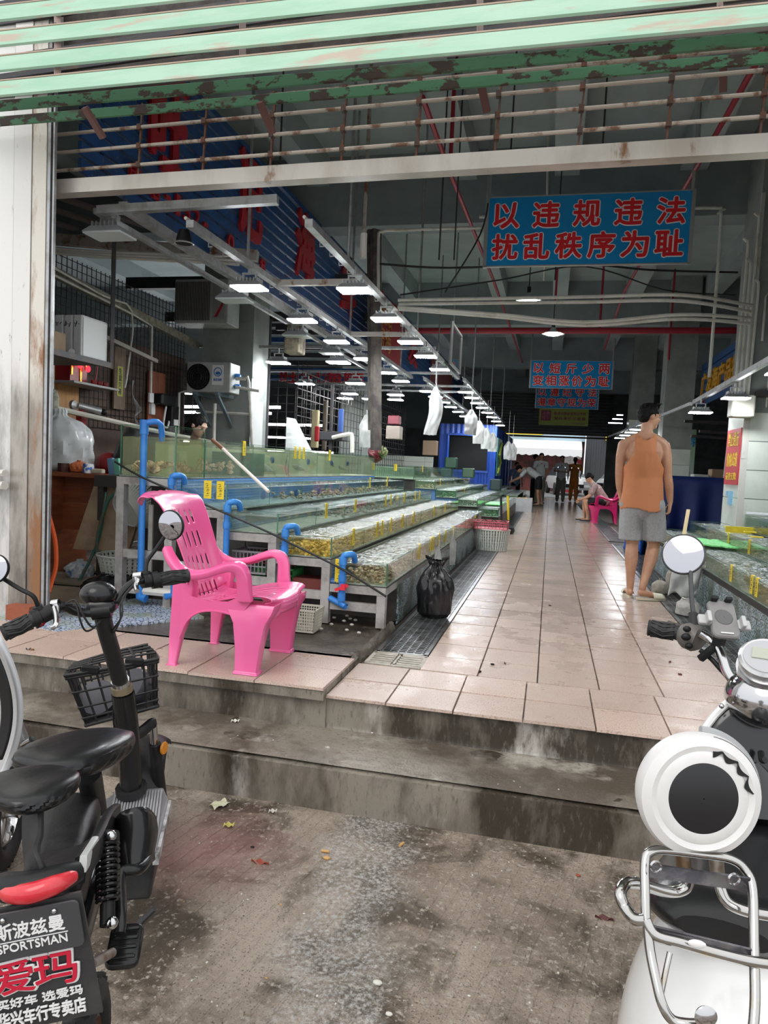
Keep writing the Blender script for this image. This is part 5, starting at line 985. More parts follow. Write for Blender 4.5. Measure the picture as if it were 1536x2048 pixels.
acunit((-4.12, 8.0, 1.84), .58, .36, .28, 'white air-conditioner unit with a round black fan on a wall bracket beside the column', True)
acunit((-4.22, 7.95, 2.66), .70, .52, .34, 'large grey air-conditioner unit with vertical fins hung above the white one', False)
for k, x in enumerate((-4.28, -3.98)):
    b = MB(); b.bar((x, 8.4, 1.82), (x, 7.95, 1.82), .04); b.bar((x, 7.98, 1.80), (x, 8.4, 1.45), .04, .03); tag(b.build('unit_bracket', mat('blue grey steel', (.13, .18, .2), .5)), 'blue grey steel bracket holding the white air-conditioner, %s one' % ('left', 'right')[k], 'bracket')
pipe([(-3.80, 8.1, 2.02), (-3.68, 8.1, 2.02), (-3.64, 8.12, 1.98), (-3.60, 8.2, 1.2)], .022, pvcw, 'white pipe from the upper blue coupling down the column', sp=2); pipe([(-3.80, 8.1, 1.92), (-3.68, 8.1, 1.9), (-3.5, 8.12, 1.88)], .018, pvcw, 'short white pipe from the lower blue coupling')
pipe([(-4.5, 8.0, 1.2), (-4.5, 8.0, 1.82), (-4.42, 8.0, 1.84), (-4.3, 8.0, 1.83)], .016, pvcw, 'white pipe rising left of the woman'); pipe([(-4.12, 8.2, 1.0), (-4.12, 8.2, 1.72)], .022, pvcw, 'white pipe standing right of the woman'); pipe([(-4.4, 8.25, 1.62), (-3.65, 8.2, 1.60)], .016, pvcw, 'white crossbar pipe behind the bracket struts')
b = MB(); b.grid(lambda u, v: V((-3.72+.0*u+.06*v, 8.38+.25*v, 1.15+1.0*u)), 12, 4, skip=lambda i, j: (i*7+j*3) % 5 == 0 and i > 6); tag(b.build('torn_poster', mat('torn white paper', (.55, .56, .55), .7), mods=[('SOLIDIFY', {'thickness': .004})]), 'torn white paper clinging to the left column', 'poster')
# desk, plastic bag and things on it
dk = mat('reddish desk veneer', (.30, .085, .03), .35, c2=(.2, .05, .02), sc=4, stretch=(.7, .7, 5), coat=.2)
t = thing('desk', 'reddish brown wooden desk in the stall behind the door jamb', 'desk', (-3.9, 5.4, PL)); b = MB(); b.bb((-4.55, 4.98, .84), (-3.48, 5.5, .875)); b.build('desk_top', dk, t)
for nm, a, c in (('side_panel', (-4.05, 5.02, .12), (-3.93, 5.46, .84)), ('side_panel', (-4.5, 5.02, .12), (-4.45, 5.46, .84)), ('modesty_panel', (-3.95, 5.16, .62), (-3.52, 5.18, .84)), ('modesty_panel', (-3.95, 5.14, .40), (-3.52, 5.16, .615)), ('side_panel', (-3.52, 5.05, .12), (-3.49, 5.46, .84)), ('plinth', (-4.5, 5.0, PL), (-3.93, 5.47, .12))): b = MB(); b.bb(a, c); b.build(nm, dk, t)
pl = glassy('white plastic film', (.6, .63, .63), base=(.72, .75, .75), basew=.75, rough=.18, bump=.6, bsc=7, ior=1.5)
def bag(c, h, r, m_, label, cat='plastic bag', grp=None, neck=.2, seed=1, squash=1.0, nm='plastic_bag', handles=False, lean=(0, 0), nu=40, nv=36, wr=.12):
    """knotted bag: c is the middle of its bottom"""
    c = V(c); rd_ = random.Random(seed); o = rd_.uniform(0, 50)
    prof = [(0, .45), (.015, .75), (.08, .93), (.25, 1.0), (.5, .98), (.68, .86), (.80, .62), (.88, neck*1.2), (.92, neck), (.96, neck*1.15), (1, neck*.9)]
    def R_(v):
        for (a, p), (b_, q) in zip(prof, prof[1:]):
            if v <= b_: return p+(q-p)*(v-a)/(b_-a)
        return prof[-1][1]
    def f(u, v):
        a = 2*PI*u; n_ = noise.noise(V((math.cos(a)*2.2+o, math.sin(a)*2.2, v*2.2)))+.5*noise.noise(V((math.cos(a)*6+o, math.sin(a)*6, v*3)))
        fold = (.9*abs(math.sin(a*5.5+2.2*math.sin(v*3+o)))-.5)*(.25+v**1.2)*1.6
        q = r*R_(v)*(1+wr*n_+wr*.8*fold); return c+V((q*math.cos(a)+lean[0]*v*h, q*squash*math.sin(a)+lean[1]*v*h, h*v+.02*h*n_*(v > .02)))
    b = MB(); b.grid(f, nu, nv); 
    if handles:
        for s in (-1, 1): b.sweep([c+V((s*r*.25+lean[0]*h*.9, 0, h*.86)), c+V((s*r*.5+lean[0]*h*.95, .01, h*1.0)), c+V((s*r*.62+lean[0]*h, 0, h*1.06)), c+V((s*r*.3+lean[0]*h, -.01, h*1.02))], [(r*.16, .01), (r*.12, .008), (r*.1, .006), (r*.14, .01)], 6, smooth_pts=3)
    return tag(b.build(nm, m_, smooth=True), label, cat, grp)
bag((-4.02, 5.2, .876), .52, .29, pl, 'big translucent white bag bulging on the desk', seed=3, squash=.7)
b = MB(); b.lathe([(.04, 0), (.045, .0), (.045, .07), (.043, .075)], 16, (-3.63, 5.05, .876)); t = tag(b.build('jar', mat('jar blue label', (.05, .14, .5), .3, c2=(.7, .7, .7), sc=20, th=(.5, .52)), smooth=True), 'blue labelled jar near the desk edge', 'jar')
b = MB(); b.lathe([(.045, 0), (.045, .11), (.05, .115)], 16, (-3.66, 5.16, .876)); tag(b.build('glass_jar', glass, smooth=True), 'clear glass jar behind the blue labelled jar', 'jar')
b = MB(); b.lathe([(.04, 0), (.045, .04), (.045, .07)], 14, (-3.86, 5.05, .876)); tag(b.build('cup', mat('dark brown cup', (.06, .02, .015), .4)), 'dark brown cup on the desk', 'cup')
b = MB(); b.rbox((-3.54, 5.05, .895), (.10, .06, .038), .015); tag(b.build('soap_dish', mat('beige dish', (.5, .46, .34), .5)), 'beige dish at the right end of the desk', 'dish')
bag((-3.77, 5.12, .876), .10, .07, mat('orange bag', (.5, .13, .04), .4), 'small orange bag beside the jars on the desk', seed=4)
t = thing('red_hood', 'dark red bag behind the jars on the desk', 'bag', (-3.6, 5.3, .876)); b = MB(); b.ball((-3.62, 5.3, .95), (.12, .09, .1), 14, 9); b.build('bag_body', mat('dark red bag', (.2, .01, .012), .5), t, smooth=True)
for i in range(2): b = MB(); b.box((-3.40+.055*i, 5.02, .94), (.045, .03, .13), R=Matrix.Rotation(-.15, 3, 'Y')); tag(b.build('carton', mat('teal carton %d' % i, ((.12, .25, .4), (.15, .42, .33))[i], .4)), ('small blue carton standing right of the desk', 'small green carton beside the blue one')[i], 'carton')
b = MB(); b.bb((-3.47, 4.9, .78), (-2.98, 5.1, .87)); b.bb((-3.45, 4.92, PL), (-3.40, 5.08, .78)); b.bb((-3.05, 4.92, PL), (-3.0, 5.08, .78)); tag(b.build('side_table', mat('dark side table', (.05, .04, .04), .5)), 'dark side table between the desk and the scallop tank', 'table')
b = MB(); b.sweep([(-3.5, 5.25, .45), (-3.45, 5.28, 1.0), (-3.38, 5.3, 1.25)], [(.12, .05), (.12, .06), (.05, .03)], 12, smooth_pts=3); tag(b.build('black_sack', mat('black sack', (.015, .016, .018), .35, bump=.4, bsc=12), smooth=True), 'black bags hanging behind the cartons', 'bag')
# folding table top leaning, green tube frame
t = thing('folded_table', 'folded plywood table on a green tube frame leaning at the desk', 'table', (-3.3, 4.9, PL)); b = MB()
b.hexa([(-3.62, 4.86, .28), (-3.16, 4.90, .28), (-3.16, 4.93, .28), (-3.62, 4.89, .28)], [(-3.50, 4.98, .86), (-3.05, 5.02, .86), (-3.05, 5.05, .86), (-3.50, 5.01, .86)]); b.build('table_top', mat('worn plywood', (.42, .31, .19), .6, c2=(.3, .2, .12), sc=5), t)
b = MB(); gt = mat('green tube', (.03, .16, .12), .4, c2=(.1, .1, .07), sc=20)
b.sweep([(-3.50, 4.78, PL), (-3.42, 4.83, .25), (-3.38, 4.86, .42), (-3.36, 4.9, .74)], .012, 8, smooth_pts=3); b.sweep([(-3.24, 4.78, PL), (-3.38, 4.82, .3), (-3.34, 4.85, .6), (-3.28, 4.88, .73), (-3.16, 4.9, .74), (-3.12, 4.9, .6)], .012, 8, smooth_pts=3); b.build('tube_frame', gt, t, smooth=True)
# floor boards in the stall
bw = mat('wet pale plywood', (.33, .27, .19), .4, c2=(.22, .17, .12), sc=4)
for i, p in enumerate((((-3.65, 3.95), (-2.88, 4.1), (-2.88, 4.6), (-3.9, 4.5)), ((-4.1, 4.6), (-3.05, 4.7), (-3.0, 5.1), (-4.0, 5.05)), ((-3.9, 5.2), (-3.0, 5.2), (-3.1, 5.7), (-3.9, 5.7)))):
    b = MB(); b.prism([(x, y, PL-.01+.004*i) for x, y in p], (0, 0, .018)); tag(b.build('floor_board', bw), 'wet plywood sheet on the stall floor, %s the door' % ('nearest', 'second from', 'third from')[i], 'board')
pipe([at(97, 1030, 4.35), at(110, 1080, 4.4), at(112, 1130, 4.42), at(103, 1165, 4.4), at(97, 1185, 4.35)], .014, mat('orange hose', (.75, .12, .03), .4), 'orange hose curving beside the door jamb', 'hose', sp=4, nm='hose')
# baskets by the trestle
lat = mat('white basket plastic', (.62, .64, .58), .45)
def basket_round(c, r0, r1, h, m_, label, R=None, nm='round_basket', rings=5, ribs=30, solid=.3, group=None, oval=1.0, parts=None):
    t = thing(nm, label, 'basket', c, group); R = R or Matrix.Identity(3); c = V(c); b = MB()
    for k in range(rings+1):
        q = k/rings; r = r0+(r1-r0)*q; b.sweep([c+R @ V((r*math.cos(2*PI*j/32), oval*r*math.sin(2*PI*j/32), h*q)) for j in range(32)], .004 if k < rings else .009, 5, closed=True, ref=tuple(R @ V((0, 0, 1))))
    for j in range(ribs):
        a = 2*PI*j/ribs; e = 1.0; p = c+R @ V((r0*math.cos(a), oval*r0*math.sin(a), 0)); q = c+R @ V((r1*math.cos(a), oval*r1*math.sin(a), h)); tt = R @ V((-math.sin(a), math.cos(a), 0)); b.bar(p, q, .003, r1*2*PI/ribs*.55, ref=tuple(tt))
    b.build('basket_lattice', m_, t); f = MB(); f.add([c]+[c+R @ V((r0*math.cos(2*PI*j/32), oval*r0*math.sin(2*PI*j/32), .002)) for j in range(32)], [(0, j+1, (j+1) % 32+1) for j in range(32)]); f.build('basket_base', m_, t); return t
basket_round((-2.98, 4.62, .14), .17, .21, .17, lat, 'square-holed white basket standing under the top trestle', rings=6, ribs=34)
basket_round((-3.06, 4.70, .62), .13, .28, .20, lat, 'large white colander basket tipped on its side behind the trestle leg', R=Matrix.Rotation(-1.05, 3, 'X') @ Matrix.Rotation(.35, 3, 'Y'), rings=5, ribs=60)
bag((-2.95, 4.45, PL), .16, .22, mat('black bin liner', (.012, .012, .014), .25, bump=.5, bsc=12), 'crumpled black plastic sheet on the floor under the top trestle', seed=8, neck=.4, nm='black_sheet', wr=.3)
b = MB(); b.rbox((-3.3, 5.0, .14), (.2, .15, .16), .02); tag(b.build('white_carton', sty), 'white carton on the floor under the folded table', 'box')
bag((-3.62, 4.95, PL), .15, .10, mat('white blue wrapper', (.55, .58, .62), .5, c2=(.1, .25, .6), sc=12, th=(.6, .65)), 'crumpled white and blue wrapper under the desk', seed=6, wr=.3, nm='wrapper')
b = MB(); b.box((-1.75, 4.5, .17), (.34, .2, .1)); tag(b.build('cloth_bundle', mat('grey cloth', (.3, .29, .28), .8, bump=.4)), 'grey cloth bundle lying behind the pink chair seat', 'cloth')
# ---------------- bags and baskets along the aisle
bin_l = mat('black bin bag', (.016, .015, .017), .22, bump=.35, bsc=9)
bag((-.74, 4.93, .002), .40, .125, bin_l, 'full black bin bag standing on the left grate at the corner of the tanks', seed=2, neck=.35, handles=True, nm='bin_bag', nu=60, nv=60, wr=.16)
wbag = mat('white carrier bag', (.55, .56, .55), .45, bump=.3, bsc=20)
def flatbag(p, w_, h, label, grp=None, seed=0, m_=None, rz=0, tw=0, logo=None):
    """hanging flat carrier bag, p = top middle"""
    p = V(p); r = random.Random(seed); o = r.uniform(0, 20); R = Matrix.Rotation(rz, 3, 'Z'); b = MB()
    def f(s):
        def g(u, v):
            ww = w_*(.25+.75*min(1, (1-v)*3.2)) if v > .7 else w_*(1-.12*(.7-v)); x = (u-.5)*ww+tw*(1-v)*w_*.4*math.sin(v*5+o); y = s*(.03*math.sin(PI*u)*math.sin(PI*min(1, v*1.1+.1))+.004)+.02*noise.noise(V((u*4+o, v*5, s)))
            return p+R @ V((x, y, -h*(1-v)+.02*h*noise.noise(V((u*5, v, o)))))
        return g
    b.grid(f(1), 12, 18); b.grid(f(-1), 12, 18)
    b.sweep([p+R @ V((0, 0, -.02)), p+R @ V((.008, 0, .03)), p+R @ V((0, 0, .06))], .006, 5)
    t = tag(b.build('carrier_bag', m_ or wbag, smooth=True), label, 'plastic bag', grp); return t
flatbag((-.915, 6.15, .36), .13, .30, 'white carrier bag with faint print hanging nearest on the lowest left tank', seed=1, rz=1.2); flatbag((-.915, 7.1, .38), .13, .30, 'white carrier bag hanging farther along the lowest left tank', seed=2, rz=1.2)
flatbag((-1.4, 8.5, 2.02), .17, .58, 'long twisted white bag strung high over the left tanks near the aisle', seed=3, rz=.2, tw=.6)
pipe([(-1.4, 8.5, 2.06), (-1.40, 8.5, 2.44)], .004, white, 'string holding the long twisted white bag', 'string', nm='string', n=4)
flatbag((-2.24, 8.5, 1.66), .17, .40, 'white glove-like bag hanging left over the top tank', seed=4); pipe([(-2.24, 8.5, 1.7), (-2.24, 8.5, 2.44)], .003, dsteel, 'wire holding the bag over the top tank', 'wire', nm='wire', n=4)
for i, (x, y, z) in enumerate(((-1.35, 12, 2.05), (-1.33, 13.2, 1.95), (-1.3, 14.5, 1.9), (-1.27, 15.8, 1.88), (-1.0, 17, 1.75), (-.95, 18.0, 1.75))): flatbag((x, y, z), .22, .42, 'white bag hanging in the row over the far left tanks, %s' % ORD[i], seed=5+i, rz=.3); pipe([(x, y, z+.04), (x, y, 2.46)], .003, white, 'string holding a white bag over the far tanks, %s' % ORD[i], 'string', nm='string', n=4)
b = MB(); b.grid(lambda u, v: V((-3.05+.25*v*(1-u), 7.9+.3*v, 1.14+.42*u)), 8, 5); tag(b.build('plastic_sheet', pl, mods=[('SOLIDIFY', {'thickness': .003})]), 'pointed scrap of translucent plastic standing behind the top tank', 'plastic')
basket_round((-.70, 9.45, .005), .20, .235, .27, lat, 'oval white lattice basket at the aisle edge under a pink crate', rings=7, ribs=40, oval=.75, nm='lattice_basket')
crate(-.93, -.50, 9.30, 9.62, .285, .38, mat('pink crate', (.55, .13, .16), .5), 'pink crate stacked on the white lattice basket', 9, 3, .006, nm='pink_crate')
for s in range(3): pipe([(-.85+.12*s, 9.3, .37), (-.8+.12*s, 9.32, .41), (-.74+.12*s, 9.34, .37)], .005, blackrub, 'black hose loops lying in the pink crate', 'hose', 'hose loops in the pink crate', nm='hose_loop', n=5, sp=3)
b = MB(); b.bar((-.72, 11.9, 0), (-.78, 12.0, .62), .03); b.ball((-.66, 12.1, .06), (.14, .14, .09), 10, 6); tag(b.build('broom', dsteel), 'dark broom handle leaning at the far stand', 'broom')
b = MB(); b.bar((-.66, 12.5, .2), (-.70, 12.6, .62), .03); tag(b.build('pole', yellow), 'yellow pole beside the dark broom', 'pole')
t = thing('fish_box', 'white styrofoam box with orange crabs standing by the aisle far inside', 'box', (-.68, 19.3, 0)); b = MB()
for nm, a, c in (('box_wall', (-.98, 19.1, 0), (-.42, 19.13, .36)), ('box_wall', (-.98, 19.6, 0), (-.42, 19.63, .36)), ('box_wall', (-.98, 19.13, 0), (-.95, 19.6, .36)), ('box_wall', (-.45, 19.13, 0), (-.42, 19.6, .36)), ('box_base', (-.95, 19.13, 0), (-.45, 19.6, .25))): b = MB(); b.bb(a, c); b.build(nm, sty, t)
heap('crab_heap', 'amber', -.93, -.48, 19.15, 19.55, .26, .1, 60, .05, 'orange crabs in the far styrofoam box', 50)
# right side bags
bag((1.10, 5.85, .0), .14, .09, mat('clear grey bag', (.42, .41, .38), .35, bump=.3, bsc=14), 'grey-white bag slumped on the right grate', seed=12, neck=.5, wr=.2)
b = MB()
def clothf(u, v): a = noise.noise(V((u*3, v*3, 4)))*.05; return V((1.03+.24*u+a*.6-.04*v, 6.12+.12*u+a*1.5, .46-.36*v+.03*math.sin(u*7)*v))
b.grid(clothf, 20, 20); tag(b.build('white_cloth', mat('white sheet plastic', (.62, .62, .60), .5), smooth=True, mods=[('SOLIDIFY', {'thickness': .006})]), 'white sheet bag hanging from the corner of the lowest right tank', 'bag')
for i, (x, y, hh, r) in enumerate(((1.17, 6.95, .27, .07), (1.04, 6.85, .14, .075))): bag((x, y, 0), hh, r, mat('beige bag', (.32, .30, .25), .5, bump=.3, bsc=14), ('upright beige bag leaning by the right tanks behind the man', 'low beige bag on the right grate beside the man')[i], seed=14+i)
# blue tarp and blue curtain on the right
tp = mat('blue tarpaulin', (.01, .06, .30), .3, c2=(.02, .1, .42), sc=9, bump=.6, bsc=18)
b = MB(); b.grid(lambda u, v: V((1.22+.12*math.sin(u*9)*(1-v)+.05*noise.noise(V((u*5, v*4, 1))), 9.9+1.5*u, .62*v+.02)), 30, 16); tag(b.build('tarpaulin', tp, smooth=True, mods=[('SOLIDIFY', {'thickness': .006})]), 'crumpled blue tarpaulin hanging over the right tank end beside the man', 'tarpaulin')
b = MB(); b.grid(lambda u, v: V((1.45+1.2*u, 11.2+.06*math.sin(u*20)*(1-v), .25+.85*v)), 30, 8); tag(b.build('blue_curtain', mat('navy curtain', (.003, .015, .11), .6), smooth=True, mods=[('SOLIDIFY', {'thickness': .01})]), 'dark blue curtain sheet closing the far end of the right tanks', 'curtain')
# back right clutter
for i, (x0, x1, y, z0, z1, c_) in enumerate(((2.35, 2.6, 13, .95, 1.15, (.5, .52, .5)), (2.65, 3.1, 13.1, 1.0, 1.25, (.3, .2, .12)))): b = MB(); b.rbox(((x0+x1)/2, y, (z0+z1)/2), (x1-x0, .3, z1-z0), .02); tag(b.build('storage_box', mat('storage %d' % i, c_, .6)), ('pale box on the counter behind the blue curtain', 'brown tray stack on the counter behind the blue curtain')[i], 'box')
b = MB(); b.bb((1.9, 12.8, .0), (3.6, 13.6, .95)); tag(b.build('counter', cgd), 'dark counter behind the blue curtain', 'counter')
for k in range(3): pipe([(2.55+.12*k, 11.6, .9), (2.58+.12*k, 11.6, 1.9)], .02, steel, 'steel shelf uprights behind the white column', 'post', 'shelf uprights at right', nm='shelf_post')
for k, z in enumerate((1.85, 1.65, 1.72)): pipe([(1.75+.1*k, 10.5, z), (3.4, 10.8, z-.02*k)], .02, dsteel, 'dark bars crossing behind the man head', 'bar', 'dark bars at right', nm='cross_bar')
lbx = thing('wall_box', 'beige electrical box on the column under the right lamp rail', 'box', (1.85, 7.9, 1.7)); b = MB(); b.rbox((1.86, 7.95, 1.82), (.22, .2, .22), .02); b.build('box_body', mat('beige metal', (.38, .37, .31), .5), lbx)
for k in range(2): pipe([(2.12+.03*k, 7.9, 1.95), (2.13, 7.92, 1.7), (2.20, 7.92, 1.60), (2.16-.03*k, 7.92, 1.52), (2.15, 7.9, 1.66), (2.14, 7.9, 1.4)], .005, mat('dark blue wire', (.02, .04, .07), .5), 'looped dark blue wire hanging on the white column', 'wire', 'wires on the white column', sp=5, nm='wire', n=5)
b = MB(); b.bb((2.0, 7.95, 1.93), (3.0, 8.05, 1.99)); tag(b.build('dark_shelf', dsteel), 'dark metal strip fixed across the right column above the wires', 'strip')
b = MB(); b.tube((1.9, 7.6, .745), (2.25, 7.45, .745), .02, 8); tag(b.build('brush', mat('white blue brush', (.6, .62, .65), .4)), 'white and blue brush lying on the top right tank', 'brush')
# ------------------------------------------------------------------ PINK CHAIR
def chair(name, label, mt, loc, rz=0, lying=False):
    t = thing(name, label, 'chair'); H = .225
    prof = smoothpts([(.292, 0, .275), (.305, 0, .315), (.285, 0, .343), (.22, 0, .352), (.10, 0, .335), (-.02, 0, .305), (-.09, 0, .292), (-.135, 0, .31), (-.165, 0, .37), (-.21, 0, .48), (-.255, 0, .60), (-.305, 0, .71), (-.345, 0, .775), (-.385, 0, .815), (-.425, 0, .822), (-.455, 0, .80)], 5)
    n = len(prof); NV = 49
    def hw(s):
        K = [(0, .17), (.04, .20), (.12, .232), (.3, .225), (.45, .19), (.55, .175), (.68, .195), (.80, .225), (.9, .228), (.96, .19), (1, .12)]
        for (a, p), (c, q) in zip(K, K[1:]):
            if s <= c: return p+(q-p)*(s-a)/(c-a)
        return .1
    def f(i, j):
        s = i/(n-1); v = -1+2*j/(NV-1); p = prof[i]; w_ = hw(s)
        cup = .028*abs(v)**2.6*(1 if .12 < s < .85 else .4)
        nr = (prof[min(i+1, n-1)]-prof[max(i-1, 0)]).normalized(); up = V((-nr.z, 0, nr.x)); up = -up if up.x < 0 and s > .5 else up
        up = V((nr.z, 0, -nr.x)) if s > .5 else V((0, 0, 1)); 
        q = V((p.x, w_*v, p.z))+up*cup*(1 if s > .5 else .7)
        if s > .78: q.z -= .06*abs(v)**4*(s-.78)/.22; q.x -= .03*(1-abs(v))*(s-.78)/.22
        if s < .12: q.x -= .05*abs(v)**3
        if .86 < s < .97: r_ = math.hypot((s-.915)/.05, v/.42); q += up*.006*math.cos(r_*7)*max(0, 1-r_)
        return q
    slots = []
    for (s0, s1, js) in ((.70, .745, (-10, -4, 3, 9)), (.63, .668, (-10, -4, 3, 9)), (.572, .602, (-13, -7, -1, 5, 11)), (.478, .525, (-13, -7, -1, 5, 11))): slots += [(s0, s1, j) for j in js]
    for (s0, s1, js) in ((.20, .29, (-12, -6, 0, 6, 12)), (.33, .40, (-9, -3, 3, 9))): slots += [(s0, s1, j) for j in js]
    def skip(i, j):
        s = i/(n-1)
        for s0, s1, jj in slots:
            if s0 <= s <= s1 and NV//2+jj-1 <= j <= NV//2+jj: return True
        return False
    b = MB(); b.add([f(i, j) for i in range(n) for j in range(NV)], [(i*NV+j, (i+1)*NV+j, (i+1)*NV+j+1, i*NV+j+1) for i in range(n-1) for j in range(NV-1) if not skip(i, j)])
    k = int(n*.49); shell = lambda a, c, nm: (lambda q: q.build(nm, mt, t, smooth=True, mods=[('SOLIDIFY', {'thickness': .007, 'offset': 0}), ('SUBSURF', {'levels': 1, 'render_levels': 1})]))((lambda q: (q.add([f(i, j) for i in range(a, c) for j in range(NV)], [(i*NV+j, (i+1)*NV+j, (i+1)*NV+j+1, i*NV+j+1) for i in range(c-a-1) for j in range(NV-1) if not skip(i+a, j)]), q)[1])(MB()))
    shell(0, k+1, 'seat'); shell(k, n, 'backrest')
    for s in (-1, 1):
        y0 = H*s
        # front leg: a deep tapering channel
        b = MB(); yi = s*.155; yo = s*.243; yb = s*.252; yq = s*.185
        def L_(z, xa, xb, yin, you): return [V((xa, yin, z)), V((xb, yin, z)), V((xb, you, z)), V((xa, you, z))]
        secs = [(0, .115, .235, yq, yb), (.012, .115, .235, yq, yb), (.014, .122, .228, s*.188, s*.250), (.12, .12, .24, s*.18, s*.249), (.24, .105, .262, s*.165, s*.247), (.295, .075, .292, s*.14, s*.24), (.33, .06, .30, s*.13, s*.225)]
        vs = []; fs = []
        for q in secs: vs += L_(*q)
        for i in range(len(secs)-1):
            for e in range(4): fs.append((i*4+e, i*4+(e+1) % 4, i*4+4+(e+1) % 4, i*4+4+e))
        fs += [(0, 1, 2, 3), tuple(range(len(secs)*4-4, len(secs)*4))]
        b.add(vs, fs); b.build('leg', mt, t, smooth=True, mods=[('BEVEL', {'width': .010, 'segments': 3})])
        b = MB(); secs = [(0, -.235, -.195, s*.205, s*.235), (.15, -.232, -.165, s*.195, s*.235), (.27, -.225, -.125, s*.175, s*.236), (.38, -.22, -.11, s*.17, s*.238), (.455, -.215, -.12, s*.19, s*.24)]
        vs = []; fs = []
        for q in secs: vs += L_(*q)
        for i in range(len(secs)-1):
            for e in range(4): fs.append((i*4+e, i*4+(e+1) % 4, i*4+4+(e+1) % 4, i*4+4+e))
        fs += [(0, 1, 2, 3), tuple(range(len(secs)*4-4, len(secs)*4))]
        b.add(vs, fs); b.build('leg', mt, t, smooth=True, mods=[('BEVEL', {'width': .008, 'segments': 3})])
        # armrest: band sweeping from the backrest over and down to the front leg
        b = MB(); b.sweep([(-.275, s*.20, .56), (-.235, s*.225, .515), (-.185, s*.24, .472), (-.12, s*.252, .452), (-.04, s*.258, .462), (.04, s*.26, .492), (.095, s*.26, .508), (.135, s*.258, .498), (.155, s*.255, .462), (.16, s*.250, .40), (.165, s*.247, .345)],
                  [(.022, .019), (.026, .019), (.028, .018), (.030, .017), (.031, .017), (.031, .018), (.030, .022), (.028, .030), (.025, .032), (.022, .034), (.017, .038)], 12, ref=(0.15, 0, 1) if 0 else None, smooth_pts=4, sec='rect')
        b.build('armrest', mt, t, smooth=True, mods=[('BEVEL', {'width': .004, 'segments': 2, 'limit_method': 'ANGLE'})])
        # side apron with its arch
        pts = [(-.17, .395), (-.12, .345), (-.04, .33), (.07, .335), (.12, .36), (.2, .36), (.14, .28), (.05, .285), (-.03, .285), (-.09, .265), (-.14, .22), (-.175, .14)]
        b = MB(); b.prism([(x, s*.238, z) for x, z in pts], (0, -s*.006, 0)); b.build('side_apron', mt, t)
        b = MB(); b.sweep([(-.175, s*.236, .14), (-.14, s*.236, .22), (-.09, s*.236, .265), (-.03, s*.236, .283), (.05, s*.236, .283), (.12, s*.236, .27)], .006, 6, smooth_pts=4); b.build('apron_lip', mt, t, smooth=True)
        b = MB(); b.prism([(-.225, s*.20, .44), (-.27, s*.20, .56), (-.235, s*.20, .52), (-.16, s*.21, .455), (-.13, s*.22, .40)], (0, s*.03, 0)); b.build('arm_web', mt, t)
    # front apron
    b = MB(); b.grid(lambda u, v: V((.303-.055*abs(2*u-1)**3-.01*v, .20*(2*u-1), .315-.055*v*(1 if abs(2*u-1) > .6 else .7))), 24, 5); b.build('front_apron', mt, t, smooth=True, mods=[('SOLIDIFY', {'thickness': .006})])
    b = MB(); b.grid(lambda u, v: V((-.17-.01*v, .2*(2*u-1), .39-.12*v+.05*math.sin(PI*u)*v)), 20, 5); b.build('back_apron', mt, t, smooth=True, mods=[('SOLIDIFY', {'thickness': .006})])
    t.location = loc; t.rotation_euler[2] = rz; return t
pink = mat('pink plastic', (.80, .11, .31), .25, coat=.4, c2=(.78, .13, .34), sc=2, sss=.0)
chair('leisure_chair', 'pink plastic armchair with a slotted reclining back standing on the tiled platform edge', pink, (-1.51, 3.295, PL+.001))
mag = mat('magenta plastic', (.60, .01, .13), .3, coat=.3)
cc = chair('leisure_chair', 'magenta plastic armchair far down the aisle, a man sitting on it', mag, (1.22, 16.6, 0), PI); cc.scale = (1.15,)*3
# ------------------------------------------------------------------ PEOPLE
def remesh(mb, vox, it=3, fac=.5):
    me = bpy.data.meshes.new('r'); me.from_pydata(mb.v, [], mb.f); o = bpy.data.objects.new('r', me); COL.objects.link(o)
    m1 = o.modifiers.new('a', 'REMESH'); m1.mode = 'VOXEL'; m1.voxel_size = vox; m2 = o.modifiers.new('b', 'SMOOTH'); m2.iterations = it; m2.factor = fac
    me2 = bpy.data.meshes.new_from_object(o.evaluated_get(bpy.context.evaluated_depsgraph_get())); bpy.data.objects.remove(o); bpy.data.meshes.remove(me)
    q = MB(); q.v = [tuple(v.co) for v in me2.vertices]; q.f = [tuple(p.vertices) for p in me2.polygons]; bpy.data.meshes.remove(me2); return q
def limb(b, pts, rad, n=14):
    """capsule chain with rounded ends"""
    P = [V(p) for p in pts]; P2, R2 = spline(P, list(rad), 5); b.sweep(P2, R2, n)
    for p, r in ((P2[0], R2[0]), (P2[-1], R2[-1])):
        r = r if isinstance(r, (int, float)) else min(r); b.ball(p, r*.98, 12, 8)
def keep(q, fn):
    """only the faces whose centre passes fn; drops loose vertices"""
    fs = [f for f in q.f if fn(V([sum(q.v[i][k] for i in f)/len(f) for k in range(3)]))]; ids = sorted({i for f in fs for i in f}); mp = {a: i for i, a in enumerate(ids)}
    r = MB(); r.v = [q.v[i] for i in ids]; r.f = [tuple(mp[i] for i in f) for f in fs]; return r
skin = mat('tanned skin', (.58, .32, .20), .5, c2=(.50, .26, .16), sc=9, sss=.06); hairm = mat('black hair', (.006, .005, .005), .6, spec=.2, bump=.5, bsc=160, stretch=(1, 1, .25)); lipm = mat('lips', (.42, .15, .12), .5)
